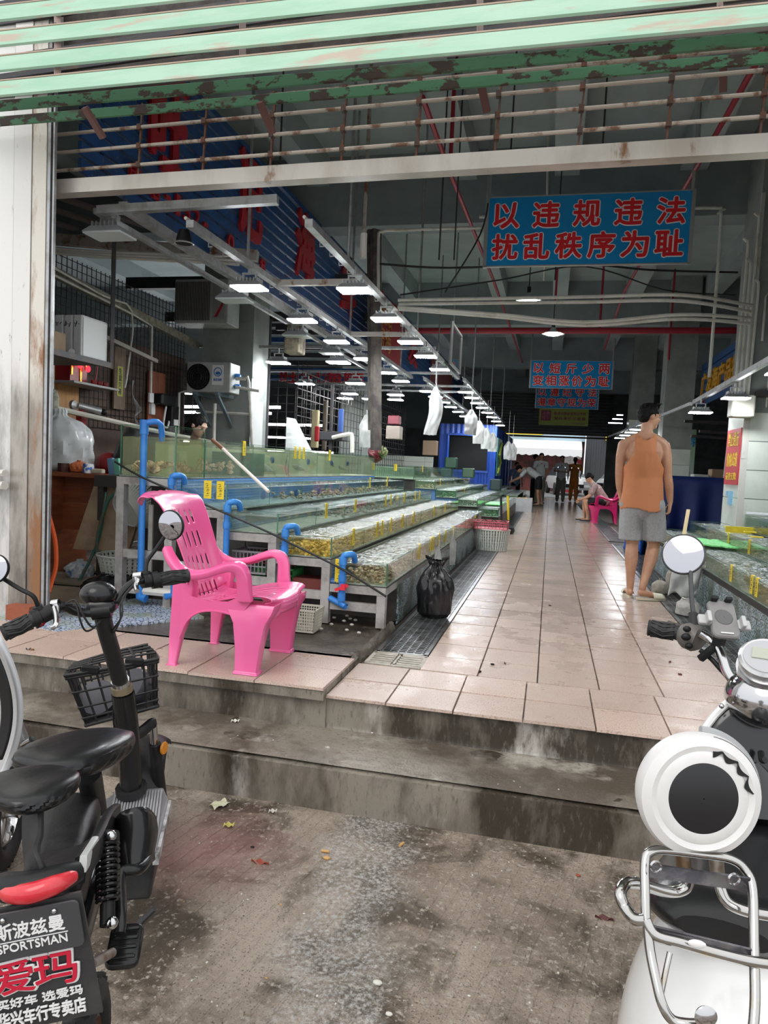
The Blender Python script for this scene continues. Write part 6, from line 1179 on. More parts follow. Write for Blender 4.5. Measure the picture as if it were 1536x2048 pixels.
def head(b, c, f, up, s=1.0):
    """adds skull, jaw, nose, ears to b; returns the frame"""
    f = V(f).normalized(); up = V(up).normalized(); sd = f.cross(up).normalized(); up = sd.cross(f); R = Matrix((f, sd, up)).transposed(); c = V(c); A = lambda x, y, z: c+R @ V((x*s, y*s, z*s))
    b.ball(A(-.012, 0, .025), (.096*s, .077*s, .088*s), 20, 14, R); b.ball(A(.022, 0, -.03), (.066*s, .062*s, .075*s), 16, 12, R); b.ball(A(.055, 0, -.078), (.034*s, .034*s, .026*s), 12, 8, R)
    b.sweep([A(.082, 0, .015), A(.096, 0, -.005), A(.106, 0, -.024), A(.085, 0, -.03)], [.008*s, .010*s, .014*s, .008*s], 8); b.ball(A(.078, 0, .028), (.018*s, .05*s, .012*s), 12, 8, R); b.ball(A(.084, 0, -.05), (.013*s, .024*s, .011*s), 10, 7, R)
    for q in (-1, 1): b.ball(A(-.006, .078*q, -.005), (.020*s, .010*s, .030*s), 10, 8, R @ Matrix.Rotation(.25*q, 3, 'Z')); b.ball(A(.055, .034*q, -.018), (.022*s, .022*s, .018*s), 10, 7, R)
    return A, R
def hand(b, w_, d, side, s=1.0, curl=.5, fwd=None):
    """palm and five separate bent fingers; w_ wrist, d pointing direction, side = thumb direction"""
    d = V(d).normalized(); th = V(side); th = (th-d*th.dot(d)).normalized(); pn = d.cross(th)      # pn: palm normal
    pn = pn if fwd is None or pn.dot(V(fwd)) > 0 else -pn; w_ = V(w_)
    P = lambda a, t_, q: w_+(d*a+th*t_+pn*q)*s
    b.sweep([P(-.02, 0, 0), P(.02, .0, 0), P(.06, 0, .002), P(.085, 0, .004)], [(.022*s, .022*s), (.030*s, .016*s), (.040*s, .014*s), (.038*s, .012*s)], 12, ref=tuple(pn), smooth_pts=2)
    for i, (t_, L) in enumerate(((.028, .068), (.010, .076), (-.009, .070), (-.027, .055))):
        c = curl+.12*i; p0 = P(.078, t_, .003); p1 = p0+(d*math.cos(c*.6)+pn*math.sin(c*.6))*L*.42*s; p2 = p1+(d*math.cos(c*1.5)+pn*math.sin(c*1.5))*L*.33*s; p3 = p2+(d*math.cos(c*2.3)+pn*math.sin(c*2.3))*L*.28*s
        b.sweep([p0, p1, p2, p3], [.0088*s, .0085*s, .0078*s, .0062*s], 8)
        b.ball(p3, .0064*s, 8, 5)
    a = P(.018, .024, .006); b.sweep([a, a+(d*.5+th*.75+pn*.35)*.034*s, a+(d*.5+th*.75+pn*.35)*.034*s+(d*.85+th*.15+pn*.5)*.030*s, a+(d*.5+th*.75+pn*.35)*.034*s+(d*.85+th*.15+pn*.5)*.052*s], [.013*s, .011*s, .009*s, .0065*s], 8)
def shirtnoise(q, amp, fr=9, dr=(0, 0, 1)):
    o = MB(); o.f = q.f; o.v = []
    for p in q.v:
        k = amp*(noise.noise(V((p[0]*fr, p[1]*fr, p[2]*fr*.45)))+.5*noise.noise(V((p[0]*fr*2.3, p[1]*fr*2.3, p[2]*fr)))); o.v.append((p[0]+k, p[1]-k, p[2]))
    return o
# ---- the man in the orange tank top
X, Y = .79, 6.5
man = thing('person', 'man in an orange tank top and grey shorts walking away, head turned right', 'person', (X, Y, 0))
b = MB()
limb(b, [(X, Y, .88), (X-.005, Y+.01, 1.00), (X-.01, Y, 1.14), (X-.012, Y-.01, 1.27), (X-.01, Y, 1.355)], [(.145, .10), (.122, .088), (.135, .095), (.152, .10), (.125, .075)], 22)
b.sweep([(X-.165, Y-.005, 1.345), (X-.08, Y-.01, 1.385), (X-.01, Y-.01, 1.40), (X+.06, Y-.005, 1.385), (X+.135, Y+.005, 1.345)], [.046, .048, .05, .048, .046], 12, smooth_pts=3)
limb(b, [(X-.012, Y-.012, 1.36), (X-.008, Y, 1.43), (X+.0, Y+.008, 1.50)], [.058, .052, .052])
SL, SR = V((X-.182, Y, 1.325)), V((X+.148, Y+.01, 1.325))
limb(b, [SL, (X-.20, Y, 1.22), (X-.205, Y+.01, 1.09)], [.052, .043, .034]); limb(b, [(X-.205, Y+.01, 1.09), (X-.19, Y+.05, .98), (X-.165, Y+.09, .855)], [.035, .035, .022])
limb(b, [SR, (X+.172, Y, 1.22), (X+.188, Y-.005, 1.09)], [.052, .045, .036]); limb(b, [(X+.188, Y-.005, 1.09), (X+.212, Y+.02, .985), (X+.235, Y+.05, .85)], [.037, .037, .023])
hand(b, (X-.162, Y+.095, .845), (.03, .1, -1), (.3, 1, 0), 1.0, .7, fwd=(1, 0, 0)); hand(b, (X+.237, Y+.052, .84), (-.02, .05, -1), (.1, 1, 0), 1.0, .95, fwd=(-1, .2, 0))
limb(b, [(X-.07, Y, .84), (X-.065, Y+.01, .66), (X-.055, Y+.02, .47)], [.092, .076, .053]); limb(b, [(X-.055, Y+.02, .47), (X-.058, Y-.01, .35), (X-.055, Y-.02, .20), (X-.052, Y-.02, .075)], [.052, .057, .038, .028])
limb(b, [(X+.07, Y, .84), (X+.105, Y+.05, .66), (X+.13, Y+.07, .48)], [.092, .078, .054]); limb(b, [(X+.13, Y+.07, .48), (X+.105, Y+.0, .36), (X+.065, Y-.06, .21), (X+.038, Y-.10, .10)], [.052, .056, .038, .029])
limb(b, [(X-.052, Y-.03, .050), (X-.055, Y+.06, .048), (X-.058, Y+.17, .032)], [(.030, .030), (.036, .024), (.036, .014)]); limb(b, [(X+.03, Y-.105, .065), (X+.10, Y-.075, .055), (X+.20, Y-.05, .034)], [(.029, .032), (.034, .026), (.036, .014)])
A, R = head(b, (X+.012, Y+.015, 1.575), (.93, .36, -.10), (.03, 0, 1), .94)
remesh(b, .0058, 4).build('body', skin, man, smooth=True)
def hair(A, R, s, m_, parent, low=-.03, long=0, vox=.006):
    b = MB(); b.ball(A(-.018, 0, .036), (.104*s, .085*s, .090*s), 26, 18, R); b.ball(A(-.045, 0, .01), (.070*s, .078*s, .075*s), 16, 12, R)
    if long: b.sweep([A(-.08, 0, .0), A(-.11, 0, -.06), A(-.10, 0, -.10-long)], [.05*s, .045*s, .02*s], 10, smooth_pts=3)
    q = remesh(b, vox, 2); Ri = R.inverted(); c = A(0, 0, 0)
    def ok(p):
        l = Ri @ (p-c)/s
        if l.x > .072 and l.z < .075: return False
        if l.x > .02 and l.z < .045 and abs(l.y) < .2: return l.z > .03 or long > 0 and abs(l.y) > .06
        if l.x > -.03: return l.z > .0 or long > 0
        return l.z > low or long > 0
    k = keep(q, ok); k.v = [tuple(V(p)+(V(p)-c).normalized()*.006*noise.noise(V(p)*60)) for p in k.v]
    return k.build('hair', m_, parent, smooth=True, mods=[('SOLIDIFY', {'thickness': .006, 'offset': -1})])
hair(A, R, .94, hairm, man, -.062)
b = MB()
for k in range(26): a = V((random.uniform(-.02, .06), random.uniform(-.05, .05), .118)); p = A(a.x, a.y, a.z-.4*abs(a.x)*0); b.sweep([p-V((0, 0, .01)), p+R @ V((.012, 0, .008)), p+R @ V((.026, random.uniform(-.01, .01), .006))], [.006, .004, .001], 5)
b.build('hair_tuft', hairm, man, smooth=True)
b = MB()
for q in (-1, 1): b.ball(A(.080, .031*q, .006), (.006, .013, .006), 8, 6, R); 
b.build('eye', mat('eye white', (.6, .58, .55), .2), man, smooth=True); b = MB()
for q in (-1, 1): b.ball(A(.0855, .031*q, .006), (.003, .005, .005), 8, 6, R)
b.build('iris', black, man, smooth=True); b = MB()
for q in (-1, 1): b.sweep([A(.083, .014*q, .026), A(.086, .032*q, .031), A(.074, .05*q, .026)], [.002, .0035, .0015], 6)
b.build('eyebrow', hairm, man); b = MB(); b.sweep([A(.083, -.022, -.052), A(.096, 0, -.050), A(.083, .022, -.052)], [.002, .0045, .002], 6, smooth_pts=3); b.build('lips', lipm, man, smooth=True)
# tank top
tt = mat('orange cotton', (.60, .235, .105), .8, c2=(.57, .22, .095), sc=5, bump=.25, bsc=11)
b = MB(); limb(b, [(X+.0, Y, .74), (X+.0, Y, .84), (X-.0, Y+.0, .95), (X-.005, Y+.01, 1.05), (X-.01, Y, 1.16), (X-.012, Y-.01, 1.27), (X-.01, Y, 1.36)], [(.182, .135), (.176, .132), (.165, .124), (.160, .128), (.168, .142), (.180, .148), (.150, .120)], 24)
b.sweep([(X-.15, Y-.005, 1.35), (X-.08, Y-.01, 1.389), (X-.01, Y-.01, 1.404), (X+.06, Y-.005, 1.389), (X+.13, Y+.005, 1.35)], [.066, .070, .070, .070, .066], 12, smooth_pts=3)
q = remesh(b, .009, 4)
def tank_ok(p):
    z = p.z; dx = p.x-(X-.015)
    if z < .775+.015*math.sin(p.x*20): return False
    if z > 1.12:
        k = (z-1.12)/.28; w_ = .175-.088*min(1, k*1.9)**.8
        if p.y > Y+.03: w_ -= .012
        if abs(dx) > w_: return False
    dip = .10*max(0, 1-(abs(dx)/.062)**2)
    return z < (1.412-(dip*.45 if p.y < Y else dip))
q = shirtnoise(keep(q, tank_ok), .004, 10); q.build('tank_top', tt, man, smooth=True, mods=[('SOLIDIFY', {'thickness': .004, 'offset': 1})])
sh = mat('heather grey jersey', (.40, .40, .40), .85, c2=(.33, .33, .335), sc=70, bump=.25, bsc=10)
b = MB(); limb(b, [(X, Y, .80), (X, Y, .88), (X, Y, .96)], [(.165, .118), (.160, .115), (.15, .105)], 22)
limb(b, [(X-.08, Y, .82), (X-.078, Y+.01, .66), (X-.074, Y+.02, .47)], [.100, .094, .092]); limb(b, [(X+.085, Y, .82), (X+.11, Y+.04, .66), (X+.13, Y+.065, .47)], [.100, .097, .095])
q = remesh(b, .010, 3); shirtnoise(keep(q, lambda p: .508 < p.z < .95), .008, 9).build('shorts', sh, man, smooth=True, mods=[('SOLIDIFY', {'thickness': .005, 'offset': 1})])
# slides
sl_ = mat('cream rubber sandal', (.62, .57, .44), .5, c2=(.06, .05, .04), sc=26, th=(.66, .68))
def sandal(a, c, z, nm='sandal'):
    a, c = V(a), V(c); d = (c-a).normalized(); t_ = MB(); pts = []
    for k in range(24):
        u = 2*PI*k/24; L = (c-a).length/2+.035; x = math.cos(u)*L; y = math.sin(u)*(.043 if math.cos(u) > 0 else .036); p = (a+c)/2+d*x+V((-d.y, d.x, 0))*y; pts.append((p.x, p.y, z))
    t_.prism(pts, (0, 0, .022)); o = t_.build(nm, sl_, man); g = MB(); m_ = a+(c-a)*.72; n_ = V((-d.y, d.x, 0))
    g.grid(lambda u, v: m_+d*(-.04+.10*u)+n_*(.045*math.cos(PI*v))+V((0, 0, z+.018+(.044-.012*u)*math.sin(PI*v))), 6, 12); g.build('sandal_strap', sl_, o, smooth=True, mods=[('SOLIDIFY', {'thickness': .005})])
sandal((X-.052, Y-.04, 0), (X-.058, Y+.16, 0), .002); sandal((X+.02, Y-.115, 0), (X+.21, Y-.045, 0), .004)
b = MB(); b.rbox((X+.222, Y+.10, .755), (.012, .07, .13), .005, R=Matrix.Rotation(.3, 3, 'X')); tag(b.build('phone', black), 'black phone held in the right hand of the man in the tank top', 'phone')
# ---- distant people
def person(label, J, top, bottom, sk=None, hr=True, vox=.014, sleeve=.5, shorts=True, f=(0, -1, 0), long=0, shoe=(.03, .03, .03), loc=(0, 0, 0), rz=0, s=1.0, skirt=False, nobody=False):
    """J: joints in a local frame; built there and moved into place"""
    t = thing('person', label, 'person'); sk = sk or skin; b = MB(); g = lambda k: V(J[k])
    limb(b, [g('pelvis'), (g('pelvis')+g('chest'))/2, g('chest')], [(.14, .10), (.12, .09), (.15, .10)], 14); limb(b, [g('chest'), g('neck'), g('head')-V((0, 0, .05))], [.09, .05, .045])
    b.sweep([g('shL'), g('neck')-V((0, 0, .03)), g('shR')], [.05, .055, .05], 10)
    for q in 'LR':
        limb(b, [g('sh'+q), g('el'+q)], [.05, .036]); limb(b, [g('el'+q), g('wr'+q)], [.036, .024]); d = (g('wr'+q)-g('el'+q)).normalized(); hand(b, g('wr'+q), d, V(f), 1.0, .5)
        limb(b, [g('hip'+q), g('kn'+q)], [.085, .055]); limb(b, [g('kn'+q), g('an'+q)], [.054, .032]); ft = g('toe'+q) if 'toe'+q in J else g('an'+q)+V(f)*.16-V((0, 0, .05)); limb(b, [g('an'+q)-V((0, 0, .03)), ft], [.03, .02])
    A, R = head(b, g('head'), J.get('face', f), J.get('hup', (0, 0, 1)), .98); remesh(b, vox, 2).build('body', sk, t, smooth=True)
    if hr: hair(A, R, .98, hairm, t, -.06, long, vox=.011)
    b = MB(); limb(b, [g('pelvis')-(g('chest')-g('pelvis')).normalized()*.03, (g('pelvis')+g('chest'))/2, g('chest')], [(.165, .125), (.155, .12), (.17, .122)], 14); b.sweep([g('shL'), g('neck')-V((0, 0, .035)), g('shR')], [.066, .068, .066], 10)
    for q in 'LR': e = g('sh'+q)+(g('el'+q)-g('sh'+q))*sleeve; limb(b, [g('sh'+q), e], [.07, .062])
    shirtnoise(remesh(b, .016, 2), .008).build('shirt', top, t, smooth=True)
    b = MB(); limb(b, [g('pelvis'), g('pelvis')+V((0, 0, .03))], [(.158, .118), (.15, .11)], 14)
    for q in 'LR': e = g('kn'+q) if shorts else g('an'+q); limb(b, [g('hip'+q), g('hip'+q)+(g('kn'+q)-g('hip'+q))*(.75 if shorts else 1)]+([] if shorts else [e]), [.10, .085]+([] if shorts else [.062]))
    remesh(b, .016, 2).build('shorts' if shorts else 'trousers', bottom, t, smooth=True)
    b = MB()
    for q in 'LR': a = g('an'+q); ft = g('toe'+q) if 'toe'+q in J else a+V(f)*.16; b.rbox(((a.x+ft.x)/2, (a.y+ft.y)/2, a.z-.055), (.09 if abs(f[1]) > .5 else .24, .24 if abs(f[1]) > .5 else .09, .03), .03)
    b.build('shoes', mat('shoe %d' % int(shoe[0]*1000), shoe, .5), t); t.location = loc; t.rotation_euler[2] = rz; t.scale = (s,)*3; return t
def stand(dx=0, lean=0):
    return dict(pelvis=(0, 0, .92), chest=(0, -lean*.2, 1.25), neck=(0, -lean*.35, 1.45), head=(0, -lean*.45-.02, 1.60), shL=(-.19, -lean*.3, 1.38), shR=(.19, -lean*.3, 1.38), elL=(-.24, .02, 1.12), elR=(.24, .02, 1.12), wrL=(-.24, -.06, .88), wrR=(.24, -.06, .88), hipL=(-.08, 0, .88), hipR=(.08, 0, .88), knL=(-.09, -.03, .48), knR=(.10, .02, .48), anL=(-.10, .02, .09), anR=(.11, .03, .09))
wt = mat('white cotton', (.66, .68, .68), .8, bump=.2, bsc=12); kh = mat('khaki cotton', (.24, .24, .19), .8); bkc = mat('black cotton', (.015, .015, .017), .8); org = mat('orange cotton dress', (.62, .22, .03), .7)
J = stand(); J['elR'] = (.24, -.02, 1.12); J['wrR'] = (.10, -.2, 1.12); J['wrL'] = (-.08, -.2, 1.14); J['elL'] = (-.25, -.02, 1.15)
person('man in a white polo shirt and khaki trousers facing the camera far down the aisle', J, wt, kh, loc=(.40, 27.2, 0), shorts=False, sleeve=.55)
J = stand(); J['wrL'] = (-.02, .13, .93); J['wrR'] = (.03, .14, .95)
person('man in white shirt and grey trousers with hands behind his back far down the aisle', J, wt, kh, loc=(-.32, 24.6, 0), shorts=False, rz=.3, f=(0, -1, 0))
person('person in a white shirt and cap standing behind the man with hands behind his back', stand(), wt, bkc, loc=(-.55, 26.4, 0), shorts=False, rz=1.9)
J = stand(); J['wrL'] = (-.22, .22, 1.0); J['elL'] = (-.27, .03, 1.15)
person('woman in an orange outfit seen from behind at the far end of the aisle', J, org, org, loc=(.92, 28.6, 0), shorts=False, rz=PI, long=.08, sleeve=.6)
J = dict(pelvis=(0, .1, .92), chest=(-.30, .05, 1.10), neck=(-.47, .02, 1.15), head=(-.60, .0, 1.13), shL=(-.42, -.16, 1.08), shR=(-.42, .18, 1.08), elL=(-.58, -.18, .86), elR=(-.60, .2, .88), wrL=(-.80, -.12, .74), wrR=(-.80, .15, .76), hipL=(.02, -.02, .86), hipR=(.02, .16, .86), knL=(0, -.03, .48), knR=(.06, .18, .48), anL=(.04, -.03, .09), anR=(.14, .18, .09), face=(-.6, 0, -.8), hup=(-.8, 0, .6))
person('person in a white top and black shorts bending over the left tanks far inside', J, wt, bkc, loc=(-.35, 22.8, 0), f=(-1, 0, 0), sleeve=.7)
J = dict(pelvis=(.16, 0, .50), chest=(-.02, 0, .76), neck=(-.12, 0, .90), head=(-.19, 0, 1.0), shL=(-.06, .18, .84), shR=(-.06, -.18, .84), elL=(-.16, .2, .60), elR=(-.16, -.2, .60), wrL=(-.34, .1, .50), wrR=(-.36, -.1, .50), hipL=(.12, .09, .47), hipR=(.12, -.09, .47), knL=(-.27, .12, .48), knR=(-.25, -.12, .48), anL=(-.24, .12, .09), anR=(-.16, -.12, .09), face=(-.75, 0, -.65), hup=(-.65, 0, .75))
person('man in a mauve striped shirt sitting bent forward on the magenta chair', J, mat('mauve striped shirt', (.33, .22, .22), .8, c2=(.45, .32, .3), sc=30), bkc, loc=(1.05, 16.6, 0), f=(-1, 0, 0), sleeve=.7, s=.98)
J = dict(pelvis=(.30, 0, .95), chest=(.06, 0, 1.16), neck=(-.10, 0, 1.16), head=(-.2, 0, 1.08), shL=(-.05, .17, 1.10), shR=(-.05, -.17, 1.10), elL=(-.10, .2, .82), elR=(-.10, -.2, .82), wrL=(-.16, .1, .60), wrR=(-.16, -.1, .60), hipL=(.3, .09, .88), hipR=(.3, -.09, .88), knL=(.3, .1, .48), knR=(.3, -.1, .48), anL=(.33, .1, .09), anR=(.33, -.1, .09), face=(-.3, 0, -1), hup=(-1, 0, .3))
person('person in a dark green top bending down behind the blue tarpaulin', J, mat('dark green cotton', (.02, .12, .08), .8), mat('navy cotton', (.02, .03, .12), .8), loc=(1.62, 15.4, 0), f=(-1, 0, 0), sleeve=.9, s=.95)
b = MB(); b.ball((-1.35, 23.5, .95), .1, 10, 8); J = stand(); person('dark-haired person in a pale blue shirt stooping beside the white car', J, mat('pale blue cotton', (.25, .35, .5), .8), bkc, loc=(-1.25, 27.5, -.3), rz=.5)
# woman behind the top tank
t = thing('person', 'woman with black hair tied back, head bowed, seen over the long top tank', 'person', (-3.35, 6.35, 0)); b = MB()
A, R = head(b, (-3.33, 6.3, 1.345), (.88, -.25, -.42), (.35, -.05, .93), .92); limb(b, [(-3.40, 6.38, 1.02), (-3.40, 6.37, 1.18), (-3.37, 6.34, 1.28)], [.09, .055, .042]); limb(b, [(-3.42, 6.42, .5), (-3.42, 6.4, .80), (-3.41, 6.39, 1.05)], [(.15, .1), (.14, .1), (.12, .08)], 14); b.sweep([(-3.36, 6.56, 1.08), (-3.41, 6.38, 1.12), (-3.44, 6.2, 1.08)], [.045, .06, .045], 10)
limb(b, [(-3.36, 6.56, 1.06), (-3.28, 6.6, .8)], [.045, .036]); limb(b, [(-3.44, 6.2, 1.06), (-3.35, 6.12, .82)], [.045, .036]); limb(b, [(-3.28, 6.6, .8), (-3.08, 6.45, .86)], [.034, .024]); limb(b, [(-3.35, 6.12, .82), (-3.1, 6.3, .86)], [.034, .024])
limb(b, [(-3.42, 6.45, .55), (-3.42, 6.45, .1)], [.09, .05]); hand(b, (-3.08, 6.45, .86), (1, -.3, 0), (0, 0, 1), .9); hand(b, (-3.1, 6.3, .86), (1, .2, 0), (0, 0, 1), .9)
remesh(b, .008, 3).build('body', mat('pale skin', (.55, .36, .27), .5, sss=.05), t, smooth=True); hair(A, R, .92, hairm, t, -.06, .03); b = MB(); limb(b, [(-3.42, 6.42, .45), (-3.42, 6.4, .80), (-3.41, 6.39, 1.06)], [(.17, .12), (.16, .12), (.14, .1)], 14); b.sweep([(-3.36, 6.56, 1.08), (-3.41, 6.38, 1.11), (-3.44, 6.2, 1.08)], [.058, .065, .058], 10); remesh(b, .014, 2).build('shirt', bkc, t, smooth=True)
b = MB()
for q in (-1, 1): b.ball(A(.083, .03*q, .004), (.004, .012, .004), 8, 6, R)
b.build('eye', black, t)
b = MB(); b.ball((-3.46, 6.36, 1.33), (.05, .05, .06), 12, 8); b.build('hair_bun', hairm, t, smooth=True)
# ------------------------------------------------------------------ FAR END AND BEYOND THE BACK DOOR
t = thing('roller_shutter', 'rolled dark slatted shutter over the back doorway', 'shutter', (0, 30.9, 3.2))
for k in range(16): b = MB(); b.bb((-3.4, 30.85, 2.55+k*.125), (2.4, 30.9, 2.62+k*.125)); b.build('slat', dsteel, t)
for k, px in enumerate((1188,)):
    for q in range(3): b = MB(); b.bb((1.72+.12*q, 24, 2.74+.13*q), (2.15, 24.05, 2.77+.13*q)); tag(b.build('tube_light', mat('tube light', (.9, .95, 1), .4, emit=8)), 'small tube light in a stack of three right of the yellow-green notice board', 'lamp', 'stacked tube lights at the back')
b = MB(); b.bb((-16, 31.1, -.14), (14, 60, -.04)); struct(b.build('street_back', mat('back street asphalt', (.2, .2, .2), .5)))
t = thing('shop_front', 'shop across the back street with a white scalloped awning and food pictures', 'shop', (0, 44, 0))
b = MB(); b.bb((-6, 44, -.04), (1.9, 48, 6)); b.build('shop_wall', mat('dark shop interior', (.06, .03, .03), .6, c2=(.2, .05, .04), sc=2), t); b = MB(); b.bb((-6, 43.8, 3.0), (1.9, 44, 7.5)); b.build('shop_fascia', mat('pale blue fascia', (.42, .55, .65), .5), t)
b = MB(); b.grid(lambda u, v: V((-5.2+6.9*u, 43.8-1.6*v, 3.0-.55*v)), 2, 2); b.grid(lambda u, v: V((-5.2+6.9*u, 42.2, 2.45-(.34+.07*abs(math.sin(u*52)))*v)), 160, 2); b.build('awning', mat('white awning', (.85, .86, .86), .7), t, mods=[('SOLIDIFY', {'thickness': .02})])
b = MB(); b.bb((-3.6, 43.6, 3.3), (-.6, 43.7, 3.7)); b.build('yellow_sign', yellow, t)
for i, (x, z) in enumerate(((-2.9, 1.9), (-2.9, .9), (1.25, 2.05), (1.25, 1.1), (1.25, .3))): b = MB(); b.box((x, 43.9, z), (.95, .05, .9)); b.build('food_picture', mat('picture board', (.65, .62, .6), .5, c2=(.35, .02, .03), sc=3, th=(.5, .56)), t)
t = thing('dark_shed', 'dark corrugated wall right of the shop with a yellow sign', 'wall', (4, 43, 0)); b = MB(); b.bb((1.95, 43.4, -.04), (9, 43.7, 5)); b.build('wall_panel', mat('corrugated charcoal', (.05, .055, .06), .6), t); b = MB()
for k in range(24): b.bb((2+.28*k, 43.36, -.04), (2.08+.28*k, 43.4, 3.4))
b.build('ribs', mat('corrugated charcoal'), t) if 0 else b.build('ribs', MC['corrugated charcoal'], t)
b = MB(); b.bb((3.0, 43.2, 3.1), (4.6, 43.3, 3.75)); b.build('yellow_sign', yellow, t); text('sign_letters', '1578', 1.1, .3, (3.8, 43.18, 3.42), XZ, black, t, .01, .02)
b = MB(); b.bb((-9, 43, -.04), (-6, 43.3, 7)); tag(b.build('far_wall', mat('pale far wall', (.6, .62, .62), .7)), 'pale wall left of the shop across the back street', 'wall')
def car(c, rz, label, cm):
    t = thing('car', label, 'car'); L, W_, = 4.3, 1.75
    st_ = [(-2.15, .45, .60, .80), (-2.05, .30, .78, .84), (-1.3, .28, .92, .86), (-.75, .28, 1.0, .86), (.9, .28, 1.0, .87), (1.7, .28, .96, .86), (2.1, .32, .85, .82), (2.15, .45, .6, .78)]
    b = MB(); vs = []; n = 12
    for x, z0, z1, hw_ in st_:
        for k in range(n): a = 2*PI*k/n+PI/n; c_, s_ = math.cos(a), math.sin(a); m_ = max(abs(c_), abs(s_))**.8; vs.append((x, hw_*c_/m_, (z0+z1)/2+(z1-z0)/2*s_/m_))
    b.add(vs, [(i*n+k, i*n+(k+1) % n, (i+1)*n+(k+1) % n, (i+1)*n+k) for i in range(len(st_)-1) for k in range(n)]+[tuple(range(n)), tuple(range(len(st_)*n-n, len(st_)*n))]); b.build('car_body', cm, t, smooth=True)
    b = MB(); b.hexa([(-.95, -.78, .95), (1.75, -.78, .95), (1.75, .78, .95), (-.95, .78, .95)], [(-.15, -.6, 1.42), (1.1, -.6, 1.42), (1.1, .6, 1.42), (-.15, .6, 1.42)]); b.build('car_windows', mat('dark car glass', (.04, .06, .07), .08), t); b = MB(); b.hexa([(-.2, -.61, 1.40), (1.15, -.61, 1.40), (1.15, .61, 1.40), (-.2, .61, 1.40)], [(0, -.52, 1.46), (1.0, -.52, 1.46), (1.0, .52, 1.46), (0, .52, 1.46)]); b.build('car_roof', cm, t)
    for x in (-1.35, 1.35):
        for y in (-.8, .8): b = MB(); b.lathe([(.12, -.1), (.30, -.1), (.32, -.06), (.32, .06), (.30, .1), (.12, .1)], 20, (x, y, .32), Matrix.Rotation(PI/2, 3, 'X')); b.build('wheel', blackrub, t)
    b = MB()
    for y in (-.6, .6): b.box((-2.1, y, .68), (.12, .35, .14))
    b.build('headlight', chrome, t); b = MB(); b.box((-2.16, 0, .5), (.04, .9, .18)); b.build('car_grille', black, t); b = MB(); b.box((-2.19, 0, .42), (.02, .44, .13)); b.build('number_plate', white, t)
    t.location = c; t.rotation_euler[2] = rz; return t
cw = mat('white car paint', (.72, .73, .74), .2, coat=.5)
car((3.3, 35.8, -.04), PI/2*.85, 'white car parked outside the back doorway on the right', cw); car((-2.6, 35.5, -.04), PI/2, 'silver-blue car parked outside the back doorway on the left', mat('silver blue paint', (.35, .42, .5), .25, .4)); car((.9, 39.2, -.04), PI/2*1.1, 'white car in the middle of the back doorway behind the woman in orange', cw)
# blue kiosk
t = thing('blue_kiosk', 'blue corrugated kiosk with a dark window at the far left', 'kiosk', (-2.2, 21, 0)); bkm = mat('blue corrugated steel', (.03, .10, .50), .4)
def cor(x0, y0, x1, y1, z0, z1):
    L = math.hypot(x1-x0, y1-y0); n = int(L/.04); nx, ny = (y1-y0)/L, -(x1-x0)/L
    b.grid(lambda u, v: V((x0+(x1-x0)*u+nx*.02*math.sin(u*L*40), y0+(y1-y0)*u+ny*.02*math.sin(u*L*40), z0+(z1-z0)*v)), n, 2)
b = MB(); cor(-3.2, 20.6, -1.55, 20.6, 2.05, 2.35); cor(-3.2, 20.6, -2.95, 20.6, .0, 2.05); cor(-1.75, 20.6, -1.55, 20.6, 0, 2.05); cor(-2.95, 20.6, -1.75, 20.6, 0, 1.0); cor(-1.6, 20.6, -1.56, 29.5, 0, 2.35); b.build('kiosk_walls', bkm, t)
b = MB(); b.bb((-2.95, 20.9, 1.0), (-1.75, 20.95, 2.05)); b.build('dark_window', black, t); b = MB()
for p, q in (((-2.95, 20.58, 1.0), (-2.95, 20.58, 2.05)), ((-1.75, 20.58, 1.0), (-1.75, 20.58, 2.05)), ((-2.95, 20.58, 2.05), (-1.75, 20.58, 2.05)), ((-2.95, 20.58, 1.0), (-1.75, 20.58, 1.0))): b.bar(p, q, .06)
b.build('window_frame', bkm, t); b = MB(); b.bb((-1.54, 20.8, .9), (-1.52, 22.6, 2.0)); b.build('teal_panel', mat('teal panel', (.02, .30, .33), .4), t)
b = MB()
for k in range(2): b.sweep([(-1.50, 21.0+.2*k, 1.0+.1*k), (-1.50, 21.9+.2*k, 1.3), (-1.50, 21.2+.2*k, 1.5), (-1.50, 22.1+.15*k, 1.9)], .035, 4)
b.build('yellow_chevrons', mat('lime stripe', (.55, .65, .1), .4), t)
b = MB(); b.bb((-5.2, 19.9, 0), (-3.25, 20.0, 1.35)); struct(b.build('trim_tiled_wall', ctile))
